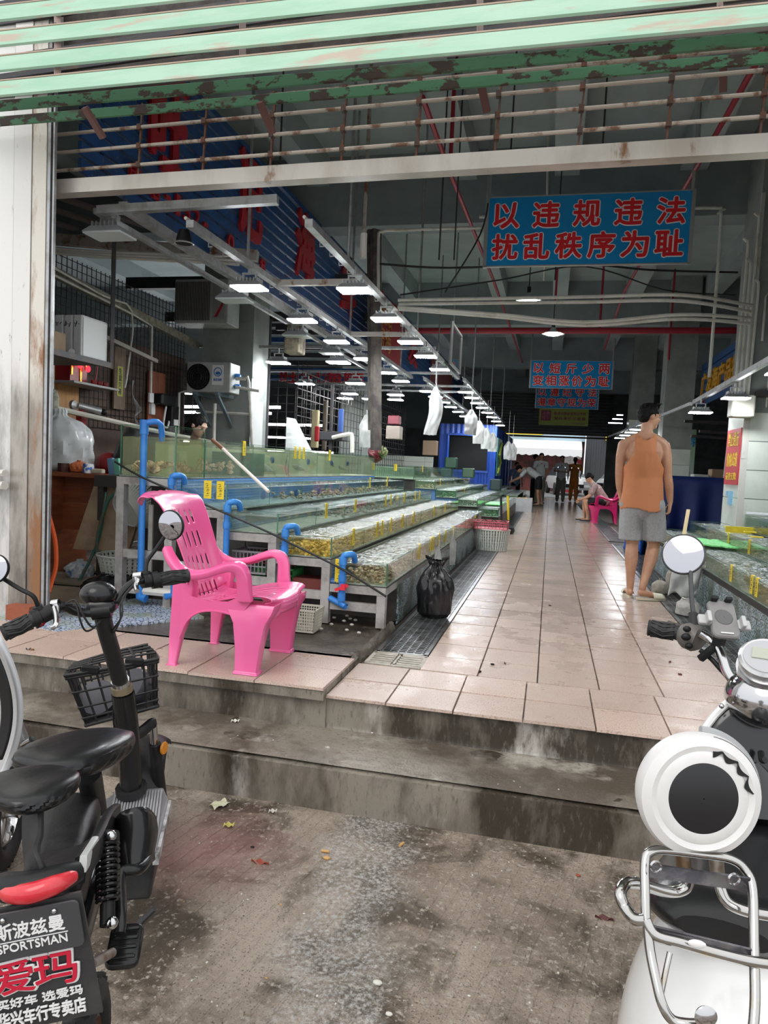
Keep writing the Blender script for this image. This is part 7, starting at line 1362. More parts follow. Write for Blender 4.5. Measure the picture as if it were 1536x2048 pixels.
# ---- back-left stalls: cages, shelves, fluorescent rows
t = thing('mesh_cage', 'dark wire mesh cages standing behind the left tanks', 'cage', (-4.5, 12, 0)); b = MB()
for y in np.arange(10.5, 19, .22): b.bb((-3.9, y, .4), (-3.89, y+.012, 2.6))
for z in np.arange(.5, 2.6, .14): b.bb((-3.9, 10.5, z), (-3.89, 19, z+.012))
for x in np.arange(-7.5, -3.9, .16): b.bb((x, 11.5, .8), (x+.012, 11.51, 2.5))
for z in np.arange(.9, 2.5, .14): b.bb((-7.5, 11.5, z), (-3.9, 11.51, z+.012))
stuff(b.build('mesh_wires', mesh_m, t))
for i, (x, y, z, L, rz) in enumerate(((-6.3, 13, 2.05, 2.6, -.25), (-7.2, 14, 2.0, 3.2, -.2), (-5.9, 15, 1.85, 2.2, -.2), (-7.5, 12.4, 2.25, 2.2, .0), (-6.6, 16, 1.6, 2.4, -.15), (-8.2, 15, 1.4, 3.0, 0), (-6.3, 17, 1.3, 2.0, 0))):
    b = MB(); b.box((x, y, z), (L, .07, .05), rz=rz); tag(b.build('fluorescent_tube', mat('fluorescent row', (.95, .97, 1), .4, emit=14)), 'distant fluorescent tube row glowing behind the left stall', 'lamp', 'fluorescent rows of the next hall')
b = MB(); b.bb((-9, 17.4, .7), (-5.5, 17.8, 1.15)); tag(b.build('far_counter', mat('warm far counter', (.5, .42, .3), .6, c2=(.3, .2, .12), sc=4)), 'warm-toned counter under the fluorescent rows of the next hall', 'counter')
b = MB(); b.bb((-4.42, 9.9, 0), (-4.26, 10.0, 2.4)); tag(b.build('blue_post', mat('blue post paint', (.02, .06, .28), .5)), 'dark blue steel post right of the left column', 'post')
t = thing('wall_fan', 'small fan clamped to the dark blue post', 'fan', (-4.3, 9.8, 1.9)); b = MB(); b.lathe([(.1, 0), (.11, .02), (.1, .04)], 16, (-4.34, 9.82, 1.85), Matrix.Rotation(PI/2, 3, 'X'), cap=False)
for k in range(4): a = PI*k/2+.4; b.box((-4.34+.05*math.cos(a), 9.81, 1.85+.05*math.sin(a)), (.07, .006, .035), R=Matrix.Rotation(-a, 3, 'Y'))
b.build('fan_blades', mat('pale fan', (.45, .52, .56), .4), t)
for i, (px0, py0, px1, py1, d, c_, s, nm) in enumerate(((618, 820, 637, 895, 11, (.42, .36, .2), 'tall cream board standing among the cages', 'board'), (625, 852, 636, 882, 10.8, (.4, .01, .015), 'red fire box beside the cream board', 'box'), (640, 800, 655, 900, 11.2, (.10, .08, .06), 'brown post beside the red fire box', 'post'), (672, 818, 686, 880, 11.5, (.03, .08, .28), 'blue bundle standing behind the tanks', 'bundle'), (775, 832, 800, 848, 14, (.09, .008, .015), 'dark red box high on the cage shelf', 'box'), (772, 853, 803, 878, 14, (.16, .13, .11), 'pale carton on the cage shelf', 'box'), (845, 882, 875, 910, 16, (.16, .10, .06), 'brown carton in the far cage', 'box'), (735, 900, 765, 925, 12.5, (.12, .008, .012), 'red cloth heap behind the second stand', 'cloth'), (757, 895, 772, 918, 12.4, (.10, .12, .03), 'olive bag on the red cloth heap', 'bag'), (640, 865, 690, 880, 10, (.04, .04, .045), 'dark shelf with small bottles behind the top tank', 'shelf'))):
    a, c = at(px0, py1, d), at(px1, py0, d); w_ = c.x-a.x; h = c.z-a.z; b = MB()
    (b.grid(lambda u, v: V(((a.x+c.x)/2, a.y+.1, a.z))+V((w_*.6*math.sin(PI*v*.93+.1)*math.cos(2*PI*u), .16*math.sin(PI*v*.93+.1)*math.sin(2*PI*u), h*v))*(1+.5*noise.noise(V((math.cos(2*PI*u)*2+i, math.sin(2*PI*u)*2, v*3)))), 24, 14) if nm in ('cloth', 'bag') else b.rbox(((a.x+c.x)/2, a.y+.1, a.z+h/2), (w_, min(.3, w_), h), .02)); tag(b.build(nm if nm != 'box' else 'storage_box', mat('clutter %d' % i, c_, .6, bump=.2)), s, nm)
pipe([at(665, 875, 9.9), at(698, 868, 9.8), at(704, 874, 9.8), at(704, 905, 9.8)], .03, pvcw, 'cream pipe bent down at the end of the bottle shelf', sp=2)
b = MB(); b.rbox(at(590, 680, 7.6), (.18, .2, .3), .02); tag(b.build('scale_box', mat('stained beige box', (.34, .3, .22), .6, c2=(.1, .07, .05), sc=9)), 'stained beige junction box hanging near the left column', 'box')
b = MB(); b.rbox(at(563, 655, 7.5), (.12, .05, .06), .01); tag(b.build('digit_display', black), 'small black digit display above the stained beige box', 'display')
for i, (px, y0, y1) in enumerate(((508, 780, 925), (660, 770, 900), (535, 640, 800))): q_ = at(px, y1, 10); pipe([(q_.x, q_.y, PL), (q_.x, q_.y, at(px, y0, 10).z)], .025, dsteel, 'dark uprights among the back left stalls', 'post', 'dark uprights at the back left', nm='upright')
# ------------------------------------------------------------------ LEFT E-BIKE
ebike = thing('electric_bike', 'small black electric bike with front basket, seen from behind at the left edge', 'electric bike', at(200, 1700, 1.7)*1.0)
ebike.location.z = ST; WM[ebike.name] = Matrix.Translation(ebike.location)
bp_ = mat('worn black bodywork', (.014, .014, .015), .45, spec=.35, c2=(.034, .034, .035), sc=7, th=(.5, .7), bump=.08, bsc=60); seatm = mat('black vinyl', (.009, .009, .010), .30, spec=.4, bump=.12, bsc=18, coat=.12)
def tb(nm, pts, r, m_, par=ebike, n=12, sp=4, ref=None, sec=None):
    b = MB(); b.sweep([p if isinstance(p, V) else at(*p) for p in pts], r, n, smooth_pts=sp, ref=ref, sec=sec); return b.build(nm, m_, par, smooth=True)
# handlebar
tb('handlebar', [(92, 1232, 1.86), (122, 1212, 1.90), (150, 1222, 1.93), (178, 1226, 1.96), (215, 1222, 1.99), (232, 1205, 2.02), (250, 1180, 2.05), (272, 1163, 2.08), (300, 1156, 2.10)], .0125, blackgl)
def grip(a, c, r, par, m_=blackrub):
    a, c = (p if isinstance(p, V) else at(*p) for p in (a, c)); b = MB(); d = (c-a); n = 30; pts = [a+d*(i/n) for i in range(n+1)]; rad = [r*(1.12 if i in (0, 1, n) else 1+.05*math.sin(i*.9)) for i in range(n+1)]; rad[0] = r*.9
    b.sweep(pts, rad, 16); dn = d.normalized(); u = dn.orthogonal().normalized(); w_ = dn.cross(u)
    for k in range(10):
        q = 2*PI*k/10; o = (u*math.cos(q)+w_*math.sin(q))*r*1.03; b.sweep([a+d*.12+o, a+d*.5+(u*math.cos(q+.5)+w_*math.sin(q+.5))*r*1.05, a+d*.85+(u*math.cos(q+.1)+w_*math.sin(q+.1))*r*1.03], r*.12, 5)
    return b.build('grip', m_, par, smooth=True)
grip((4, 1268, 1.80), (70, 1238, 1.84), .0195, ebike); grip((378, 1151, 2.17), (310, 1160, 2.12), .0195, ebike)
for a, c, r in (((66, 1240, 1.84), (80, 1234, 1.85), .026), ((80, 1234, 1.85), (104, 1222, 1.87), .021), ((316, 1159, 2.12), (303, 1161, 2.11), .026), ((303, 1160, 2.11), (284, 1163, 2.09), .021)): tb('control_collar', [a, c], r, black, sp=1)
tb('red_button', [(78, 1248, 1.84), (86, 1243, 1.84)], .009, red, sp=1)
for pts in (((108, 1215, 1.86), (112, 1232, 1.84), (112, 1250, 1.82), (104, 1255, 1.82)), ((276, 1160, 2.06), (272, 1172, 2.04), (274, 1182, 2.02))): tb('brake_lever', pts, .007, chrome, n=8)
for pts in (((104, 1208, 1.88), (118, 1206, 1.88)), ((268, 1152, 2.07), (284, 1150, 2.07)), ((112, 1210, 1.87), (112, 1226, 1.87)), ((272, 1150, 2.07), (274, 1166, 2.07))): tb('lever_clamp', pts, .011, chrome, sp=1)
# mirrors
skyg = mat('mirror silver', (.48, .48, .52), .04, 1.0)
def mirror(c, r, look, par, stem, rim=black, glassm=None):
    c = at(*c) if not isinstance(c, V) else c; nrm = V(look).normalized(); up = V((0, 0, 1)); x = up.cross(nrm).normalized(); y = nrm.cross(x); R = Matrix((x, y, nrm)).transposed()
    b = MB(); b.lathe([(r*.2, -.022), (r*.7, -.018), (r*1.0, -.004), (r*1.05, .002), (r*1.0, .006), (r*.95, .006)], 40, c, R); o = b.build('mirror_shell', rim, par, smooth=True)
    b = MB(); b.lathe([(0.0001, .0112), (r*.5, .0102), (r*.96, .0062)], 40, c, R, cap=False); b.build('mirror_glass', glassm or skyg, o, smooth=True)
    tb('mirror_stem', stem, .006, rim, par, n=8); return o
mirror((343, 1050, 2.12), .044, (-.15, -1, -.06), ebike, [(330, 1072, 2.14), (312, 1098, 2.13), (295, 1122, 2.12), (292, 1140, 2.11), (292, 1152, 2.11)])
mirror((-8, 1138, 1.82), .036, (.1, -1, .25), ebike, [(8, 1158, 1.84), (40, 1178, 1.84), (66, 1192, 1.84), (76, 1212, 1.85), (82, 1226, 1.86)])
for a, c in (((74, 1212, 1.85), (84, 1232, 1.86)), ((292, 1142, 2.11), (292, 1158, 2.11))): tb('mirror_boot', [a, c], .013, blackrub, sp=1)
# head pod and stem
b = MB(); c = at(197, 1188, 2.0); Rh = Matrix.Rotation(.35, 3, 'Z'); b.ball(c, (.050, .045, .036), 24, 16, Rh); b.rbox(at(203, 1212, 1.99), (.082, .06, .03), .015, Rh); b.build('display_pod', blackgl, ebike, smooth=True)
tb('pod_clamp', [(184, 1226, 1.97), (222, 1220, 1.98)], .021, black, sp=1); tb('pod_reflector', [(222, 1185, 2.01), (226, 1205, 2.0)], .006, red, sp=1)
tb('steering_stem', [(205, 1228, 1.98), (212, 1262, 2.02), (226, 1310, 2.08), (240, 1362, 2.14)], .0235, bp_)
tb('stem_collar', [(240, 1360, 2.14), (243, 1372, 2.155)], .027, chrome, sp=1); tb('stem_collar', [(243, 1372, 2.155), (245, 1384, 2.16)], .031, mat('worn brass', (.30, .24, .16), .4, .6), sp=1)
tb('head_tube', [(246, 1386, 2.16), (254, 1450, 2.19), (260, 1520, 2.23), (262, 1575, 2.25)], .034, blackgl); tb('tube_flange', [(262, 1572, 2.25), (263, 1584, 2.255)], .048, bp_, sp=1)
for k, (dx, dy) in enumerate(((0, 0), (12, -8), (20, 6), (8, 14))): tb('cable', [(120+dx*.5, 1212, 1.90), (150, 1208+dy, 1.9), (160+dx*.6, 1240+dy, 1.9), (172+dx, 1262+dy, 1.93), (192+dx*.6, 1252+dy, 1.96), (204, 1230, 1.98)] if k < 2 else [(270, 1166, 2.05), (240+dx*.3, 1190+dy, 2.0), (238+dx*.3, 1225+dy, 1.98), (228, 1250+dy, 2.0), (222, 1262, 2.03)], .0028, blackrub, n=6)
tb('cable', [(232, 1395, 2.15), (226, 1430, 2.17), (234, 1480, 2.2), (250, 1530, 2.22)], .003, blackrub, n=6)
# front basket: wires one by one in a loop
bk_ = thing('bike_basket', 'black plastic lattice basket on the front of the left electric bike holding dark lids', 'basket', at(225, 1440, 2.3)); 
P0, P1, P2, P3 = at(130, 1345, 2.22), at(300, 1285, 2.26), at(318, 1300, 2.55), at(160, 1340, 2.50)   # rim: near left, near right, far right, far left
P0, P1 = at(128, 1352, 2.24), at(318, 1318, 2.26); P3, P2 = at(150, 1330, 2.52), at(290, 1290, 2.52)
dn = V((0, 0, -.20)); B0, B1, B2, B3 = at(170, 1452, 2.26), at(318, 1412, 2.28), at(296, 1400, 2.5), at(182, 1430, 2.48)
b = MB(); T = [P0, P1, P2, P3]; Bt = [B0, B1, B2, B3]
for q, rr in ((0, .007), (.06, .006), (.35, .004), (.65, .004), (.86, .004), (1, .006)):
    L_ = [T[i].lerp(Bt[i], q) for i in range(4)]; pts = []
    for i in range(4):
        a, c, d_ = L_[i], L_[(i+1) % 4], L_[(i-1) % 4]; pts += [a+(d_-a)*.12, a+(c-a)*.12]
    b.sweep(smoothpts(pts, 4, True), rr, 6, closed=True)
for i in range(4):
    for k in range(1, 6):
        u = k/6; b.tube(T[i].lerp(T[(i+1) % 4], u), Bt[i].lerp(Bt[(i+1) % 4], u), .0038, 6)
for i in range(4): b.tube(T[i].lerp(T[(i+2) % 4], .06), Bt[i].lerp(Bt[(i+2) % 4], .06), .004, 6)
b.build('basket_lattice', bp_, bk_, smooth=True); b = MB(); b.prism(Bt, (0, 0, .006)); b.build('basket_floor', bp_, bk_)
b = MB()
for k in range(4): a, c = T[0].lerp(T[3], .2+.2*k)+V((0, 0, .012)), T[1].lerp(T[2], .2+.2*k)+V((0, 0, .012)); b.sweep([a, a.lerp(c, .5)+V((0, 0, .006)), c], .004, 6)
for k in (.25, .5, .75): a, c = T[0].lerp(T[1], k), T[3].lerp(T[2], k); b.sweep([a, a.lerp(c, .3)+V((0, 0, .018)), a.lerp(c, .7)+V((0, 0, .018)), c], .005, 6)
b.build('basket_lid', bp_, bk_, smooth=True)
for k in (.28, .74): b = MB(); a = T[0].lerp(T[1], k); b.rbox(a+V((0, 0, .006)), (.06, .02, .022), .008, Matrix.Rotation(.15, 3, 'Z')); b.build('lid_hinge', black, bk_)
gl_ = mat('dark grey lid', (.07, .07, .085), .45)
for i, (px, py, d, r) in enumerate(((195, 1395, 2.36, .058), (262, 1372, 2.40, .062))): b = MB(); b.lathe([(r*.9, -.05), (r, -.02), (r*1.04, -.015), (r*1.04, 0), (r, .006), (.001, .008)], 30, at(px, py, d), Matrix.Rotation(.9, 3, 'X') @ Matrix.Rotation(.3-.7*i, 3, 'Y')); tag(b.build('round_container', gl_, smooth=True), ('round dark grey container in the left half of the bike basket', 'round dark grey container in the right half of the bike basket')[i], 'container')
# fork and front wheel
tb('fork_crown', [(262, 1475, 2.26), (285, 1462, 2.32), (302, 1448, 2.36), (308, 1446, 2.37)], .018, bp_); tb('fork_leg', [(306, 1446, 2.37), (309, 1490, 2.40)], .013, chrome, sp=1); tb('fork_leg', [(309, 1488, 2.40), (322, 1600, 2.46)], .021, bp_, sp=1)
b = MB(); c = at(328, 1496, 2.40); b.lathe([(.02, -.004), (.022, 0), (.02, .004)], 14, c, Matrix.Rotation(PI/2, 3, 'Y')); b.build('orange_reflector', mat('amber reflector', (.7, .25, .02), .25), ebike)
ax = at(298, 1565, 2.58); ax.z = ST+.165; wdir = (at(262, 1575, 2.25)-at(80, 1800, 1.2)); wdir.z = 0; wdir.normalize(); side = V((wdir.y, -wdir.x, 0))
def wheel(c, r, w_, par, nm='wheel', spokes=6, side=side, rimm=None):
    b = MB(); up = V((0, 0, 1)); fw = up.cross(side); pts = [c+(fw*math.cos(2*PI*k/36)+up*math.sin(2*PI*k/36))*(r-w_/2) for k in range(36)]; b.sweep(pts, (w_/2, w_/2), 12, closed=True)
    for k in range(72): a = 2*PI*k/72; p = c+(fw*math.cos(a)+up*math.sin(a))*(r-.002)+side*(w_*.18*(1 if k % 2 else -1)); b.box(p, (w_*.35, .006, .008), R=Matrix((side, -fw*math.sin(a)+up*math.cos(a), fw*math.cos(a)+up*math.sin(a))).transposed())
    o = b.build(nm, blackrub, par, smooth=True); b = MB(); b.sweep([c+(fw*math.cos(2*PI*k/30)+up*math.sin(2*PI*k/30))*(r-w_*1.02) for k in range(30)], (w_*.36, .007), 8, closed=True); b.tube(c-side*w_*.7, c+side*w_*.7, .028, 14)
    for k in range(spokes): a = 2*PI*k/spokes; b.bar(c, c+(fw*math.cos(a)+up*math.sin(a))*(r-w_), .022, .012, ref=tuple(side))
    b.build('wheel_rim', rimm or bp_, o, smooth=True); return o
wheel(ax, .165, .055, ebike, 'front_wheel')
b = MB(); up_ = V((0, 0, 1))
def fenderf(u, v): a = math.radians(-20+155*u); rr = .20; q = (v-.5)*2; return ax+(wdir*math.cos(a)*-1+up_*math.sin(a))*(rr-.022*q*q)+side*.062*q
b.grid(fenderf, 24, 9); b.build('front_fender', bp_, ebike, smooth=True, mods=[('SOLIDIFY', {'thickness': .004})])
# deck
D = [at(203, 1592, 2.21), at(232, 1572, 2.30), at(328, 1570, 2.34), at(338, 1592, 2.26), at(312, 1700, 1.95), at(196, 1700, 1.90)]
for p in D: p.z = -.04
b = MB(); b.prism(D, (0, 0, -.022)); b.build('floor_board', mat('ribbed grey rubber', (.16, .16, .165), .5), ebike, mods=[('BEVEL', {'width': .008, 'segments': 2})]); b = MB(); a, c, d_, e = D[1], D[2], D[4], D[5]
for k in range(17): u = (k+.5)/17; b.bar(a.lerp(c, u)+V((0, 0, .003))-wdir*.03, e.lerp(d_, u)+V((0, 0, .003)), .006, .005)
b.build('deck_ribs', mat('pale rib rubber', (.30, .30, .31), .5), ebike); b = MB(); b.bar(D[3]+V((0, 0, -.02)), D[4]+V((0, 0, -.02)), .016, .03); b.build('deck_trim', mat('worn white strip', (.5, .5, .5), .4, c2=(.1, .1, .1), sc=12), ebike)
b = MB(); q = [p+V((0, 0, -.024)) for p in (D[3], D[4])]; r_ = [p+V((0, 0, -.135)) for p in (D[3], D[4])]; ins = -side*.20
b.hexa([r_[0]+ins, r_[0]-side*.012, r_[1]-side*.012, r_[1]+ins], [q[0]+ins, q[0], q[1], q[1]+ins]); b.build('battery_box', bp_, ebike, mods=[('BEVEL', {'width': .01, 'segments': 2})])
# saddles
def saddle(c, L_, W_, H_, d, m_, nm, tilt=0, flat=.35, back=1.0):
    c = at(*c); f_ = V(d).normalized(); s_ = V((f_.y, -f_.x, 0)).normalized(); u_ = s_.cross(f_); b = MB(); nu, nv = 44, 40; vs = []
    def f(u, v):
        a = 2*PI*u; phi = PI*(v-.5); x = math.sin(phi); k = math.cos(phi)**.6 if abs(x) < .9999 else 0; w_ = W_*(.42+.58*(1-(x*.5+.5))**.55) if x > -1 else W_
        yy = math.cos(a); zz_ = math.sin(a); sq = (abs(yy)**2.6+abs(zz_)**2.6)**(1/2.6); yy /= sq; zz_ /= sq
        p = c+f_*(x*L_/2)+s_*(yy*w_/2*k)+u_*(zz_*H_/2*k*(.9 if zz_ > 0 else .9)-.012*(1-yy*yy)*(zz_ > 0)*k)
        if zz_ < .2: p += (s_*yy)*.0025*math.sin(a*30+x*24)*(1-abs(zz_))
        return p
    b.grid(f, nu, nv); return b.build(nm, m_, ebike, smooth=True)
saddle((166, 1500, 1.52), .285, .205, .085, (.10, 1, -.12), seatm, 'saddle')
tb('seat_post', [(178, 1545, 1.54), (186, 1590, 1.62), (190, 1620, 1.64)], .026, bp_, sp=1)
saddle((70, 1572, 1.22), .15, .175, .060, (.35, 1, -.05), seatm, 'passenger_pad')
tb('pad_bracket', [(72, 1592, 1.20), (66, 1630, 1.18), (66, 1690, 1.15), (64, 1735, 1.12), (74, 1752, 1.12)], [(.024, .006), (.024, .006), (.026, .006), (.028, .006), (.02, .008)], bp_, ref=(0, 1, .2), sec='rect')
# rear body: battery seat box, side fairing, tail light
def quadbox(nm, near, far_, z0, z1, m_, bev=.012):
    b = MB(); a, c = near; d_, e = far_; lo = [V((p.x, p.y, z0)) for p in (a, c, e, d_)]; hi = [V((p.x, p.y, z1)) for p in (a, c, e, d_)]; b.hexa(lo, hi); return b.build(nm, m_, ebike, mods=[('BEVEL', {'width': bev, 'segments': 3})], smooth=True)
quadbox('seat_box', (at(30, 1735, 1.19), at(150, 1712, 1.21)), (at(92, 1612, 1.60), at(205, 1600, 1.60)), .16, .295, bp_, .03)
quadbox('rear_carrier', (at(12, 1755, 1.14), at(158, 1735, 1.16)), (at(70, 1640, 1.58), at(232, 1625, 1.60)), .14, .21, blackgl, .02)
tb('side_fairing', [(160, 1740, 1.18), (195, 1690, 1.32), (216, 1645, 1.45), (232, 1628, 1.56)], [(.010, .022)]*4, bp_, sec='rect', ref=(0, 0, 1)); tb('white_reflector_strip', [(166, 1728, 1.17), (180, 1705, 1.24), (190, 1688, 1.28)], [(.006, .014)]*3, mat('reflector strip', (.6, .62, .6), .3), sec='rect', ref=(0, 0, 1))
b = MB(); b.sweep([at(6, 1772, 1.11), at(20, 1786, 1.09), at(60, 1786, 1.08), at(110, 1770, 1.09), at(148, 1752, 1.12)], [(.010, .008), (.014, .014), (.015, .016), (.014, .015), (.009, .010)], 12, smooth_pts=5, ref=(0, 0, 1)); b.build('tail_light', mat('red lens', (.55, .015, .03), .25, coat=.4, c2=(.65, .06, .07), sc=6), ebike, smooth=True)
tb('tail_housing', [(4, 1762, 1.13), (20, 1774, 1.11), (60, 1774, 1.10), (110, 1760, 1.11), (156, 1742, 1.14)], [(.02, .014), (.026, .022), (.026, .024), (.026, .022), (.018, .016)], black, ref=(0, 0, 1), n=10)
b = MB(); b.hexa([at(50, 1800, 1.22), at(165, 1780, 1.24), at(178, 1850, 1.45), at(80, 1860, 1.45)], [at(50, 1740, 1.22), at(165, 1720, 1.24), at(200, 1660, 1.5), at(100, 1665, 1.5)]); b.build('under_seat_cover', bp_, ebike, mods=[('BEVEL', {'width': .01, 'segments': 2})])
# mudguard flap with the number plate and the dealer lettering
o_ = at(84, 1905, 1.09); rr_ = (at(165, 1880, 1.10)-at(5, 1912, 1.08)).normalized(); uu_ = (at(78, 1800, 1.10)-at(90, 2060, 1.13)).normalized(); RF = basis(rr_, uu_); nF = RF @ V((0, 0, 1))
if nF.dot(V((0, 0, CAMH))-o_) < 0: nF = -nF
def onp(a, c, d_=0): return o_+RF @ V((a, c, 0))+nF*d_
b = MB(); b.prism([onp(-.092, .078, -.008), onp(.066, .082, -.008), onp(.070, -.13, -.008), onp(-.092, -.13, -.008)], -nF*.005); b.build('mud_flap', mat('dusty black flap', (.028, .028, .03), .5, c2=(.05, .05, .05), sc=9), ebike)
npm = mat('dark plate', (.05, .05, .055), .45); b = MB(); b.rbox(onp(-.012, .038, 0), (.150, .078, .004), .008, R=RF); b.build('number_plate', npm, ebike)
wm_ = mat('white plate print', (.75, .75, .75), .5); text('plate_letters', '斯波兹曼', .098, .026, onp(-.010, .046, .003), RF, wm_, ebike, .001, .05); b = MB(); b.box(onp(-.010, .0295, .003), (.105, .0012, .001), R=RF); b.build('plate_line', wm_, ebike); text('plate_letters', 'SPORTSMAN', .100, .014, onp(-.010, .0195, .003), RF, wm_, ebike, .001, .04)
for x in (-.045, .028): b = MB(); b.ball(onp(x, .068, .004), .004, 8, 6); b.build('bolt', chrome, ebike, smooth=True)
for ch, x in (('爱', -.050), ('玛', .014)): text('dealer_letter_outline', ch, .067, .058, onp(x, -.035, -.004), RF, wm_, ebike, .001, .06); text('dealer_letter', ch, .062, .053, onp(x, -.035, -.002), RF, mat('dealer red', (.55, .01, .04), .5), ebike, .001, .03)
text('dealer_letters', '买好车 选爱玛', .126, .016, onp(-.016, -.079, -.004), RF, wm_, ebike, .001, .03); text('dealer_letters', '华兴车行专卖店', .128, .026, onp(-.016, -.106, -.004), RF, wm_, ebike, .001, .05)
# shock, chain guard, foot peg, wheel
sa, sb_ = at(216, 1668, 1.36), at(215, 1840, 1.26); b = MB(); dd = (sb_-sa); n = 150; ou = dd.normalized().orthogonal().normalized(); ov = dd.normalized().cross(ou)
b.sweep([sa+dd*(.10+.70*i/n)+(ou*math.cos(i*2*PI/15)+ov*math.sin(i*2*PI/15))*.019 for i in range(n+1)], .0036, 6); b.build('shock_spring', blackgl, ebike, smooth=True)
tb('shock_rod', [sa, sb_], .009, chrome, sp=1, n=10); tb('shock_cap', [sa, sa+dd*.12], .021, black, sp=1); tb('shock_foot', [sa+dd*.82, sb_+dd*.06], .013, black, sp=1)
for p in ((222, 1672, 1.34), (224, 1846, 1.24)): b = MB(); b.ball(at(*p), .011, 10, 6); b.build('shock_bolt', chrome, ebike, smooth=True)
b = MB(); b.grid(lambda u, v: at(240+54*u+3*math.sin(v*6), 1640+88*v+(1-u)*8-26*math.sin(PI*u)*(1-v)**2+12*math.sin(PI*u)*v*v, 1.52-.06*v-.05*math.sin(PI*u)), 14, 12); b.build('chain_guard', blackgl, ebike, smooth=True, mods=[('SOLIDIFY', {'thickness': .02, 'offset': -1})])
tb('crash_bar', [(292, 1682, 1.52), (296, 1712, 1.46), (278, 1738, 1.40), (245, 1742, 1.38), (240, 1765, 1.36), (242, 1830, 1.30), (238, 1865, 1.28)], .011, blackgl)
tb('axle_stub', [(292, 1664, 1.55), (312, 1662, 1.55)], .008, rustst, sp=1)
fp = at(250, 1892, 1.33); b = MB(); Rf = Matrix.Rotation(math.atan2(side.y, side.x), 3, 'Z') @ Matrix.Rotation(.25, 3, 'X'); b.rbox(fp, (.062, .09, .02), .016, Rf); 
for k in range(4): b.box(fp+Rf @ V((0, -.03+.02*k, .011)), (.045, .008, .004), R=Rf)
b.build('foot_peg', blackgl, ebike, smooth=True, mods=[('BEVEL', {'width': .004, 'segments': 2})]); tb('peg_arm', [(185, 1928, 1.22), (225, 1905, 1.29)], .008, rustst, sp=1)
rw = at(180, 1900, 1.36); rw.z = ST+.175; rw = rw-side*.012; wheel(rw, .175, .062, ebike, 'rear_wheel', rimm=mat('rusty hub', (.16, .08, .05), .5, .4, c2=(.06, .05, .05), sc=14))
b = MB(); b.sweep([at(330, 1700, 1.9)+V((0, 0, -.1)), at(325, 1760, 1.85)], .01, 8) if 0 else b.tube(V((D[4].x, D[4].y, -.2))+side*.0, V((D[4].x-.03, D[4].y, ST+.004))-side*.1, .009, 8); b.build('kick_stand', dsteel, ebike)
# ------------------------------------------------------------------ SLIVER OF A WHITE SCOOTER AT THE LEFT EDGE
ws = thing('scooter', 'silver-white scooter mostly cut off by the left edge of the photo', 'scooter', (-1.5, 1.6, ST)); pw = mat('silver white fairing', (.55, .56, .58), .3, coat=.4)
b = MB(); b.grid(lambda u, v: at(-60+95*math.sin(PI*(.18+.62*v))*1.0-40*u*(1)+0, 1275+285*v, 1.95+.25*u), 10, 24); b.build('leg_shield', pw, ws, smooth=True, mods=[('SOLIDIFY', {'thickness': .015})])
b = MB(); b.grid(lambda u, v: at(-40+62*math.sin(PI*(.15+.62*v))-20*u, 1300+220*v, 1.90+.02*u), 8, 20); b.build('shield_panel', black, ws, smooth=True, mods=[('SOLIDIFY', {'thickness': .006})])
tb('fork_leg', [(28, 1440, 2.25), (44, 1480, 2.27), (52, 1500, 2.28)], .022, steel, ws, sp=1); tb('fork_bolt', [(46, 1488, 2.26), (64, 1478, 2.24)], .011, chrome, ws, sp=1); tb('mud_guard', [(0, 1455, 2.3), (22, 1490, 2.3), (20, 1530, 2.3)], [(.04, .012)]*3, pw, ws)
fwc = at(10, 1540, 2.35); fwc.z = ST+.19; wheel(fwc, .19, .07, ws, 'front_wheel', rimm=chrome)
# ------------------------------------------------------------------ RIGHT SCOOTER
sc_ = thing('scooter', 'retro white scooter with chrome rack and round white back pad at the right edge', 'scooter', (.42, 1.35, ST)); gw = mat('white scooter paint', (.78, .78, .77), .22, coat=.6); wv = mat('white vinyl', (.74, .73, .72), .38, c2=(.66, .65, .64), sc=6)
bl = mat('black leg shield', (.008, .008, .010), .16, coat=.3)
f2 = (at(1500, 1400, 1.75)-at(1420, 1980, .98)); f2.z = 0; f2.normalize(); s2 = V((f2.y, -f2.x, 0))
# leg shield seen from behind: black inside, pale rim
def shieldp(u, v):
    a = 2*PI*u; return at(1545+172*math.cos(a)*v, 1590+215*math.sin(a)*v*(1 if math.sin(a) < 0 else 1.3), 1.62+.03*v-.04*(1-v))
b = MB(); b.grid(shieldp, 60, 8); b.build('leg_shield', bl, sc_, smooth=True, mods=[('SOLIDIFY', {'thickness': .012, 'offset': -1})])
b = MB(); b.sweep([shieldp(i/60, 1.0) for i in range(60)], .009, 8, closed=True); b.build('shield_rim', gw, sc_, smooth=True)
b = MB(); b.sweep([at(1500, 1530, 1.60), at(1515, 1570, 1.58), at(1525, 1640, 1.55)], [(.02, .02), (.09, .02), (.10, .02)], 12); b.build('glove_box', bl, sc_, smooth=True); tb('shield_hook', [(1522, 1505, 1.58), (1524, 1520, 1.56), (1530, 1520, 1.55)], .007, black, sc_)
b = MB(); b.ball(at(1443, 1412, 1.62), .006, 8, 6); b.build('shield_screw', chrome, sc_, smooth=True)
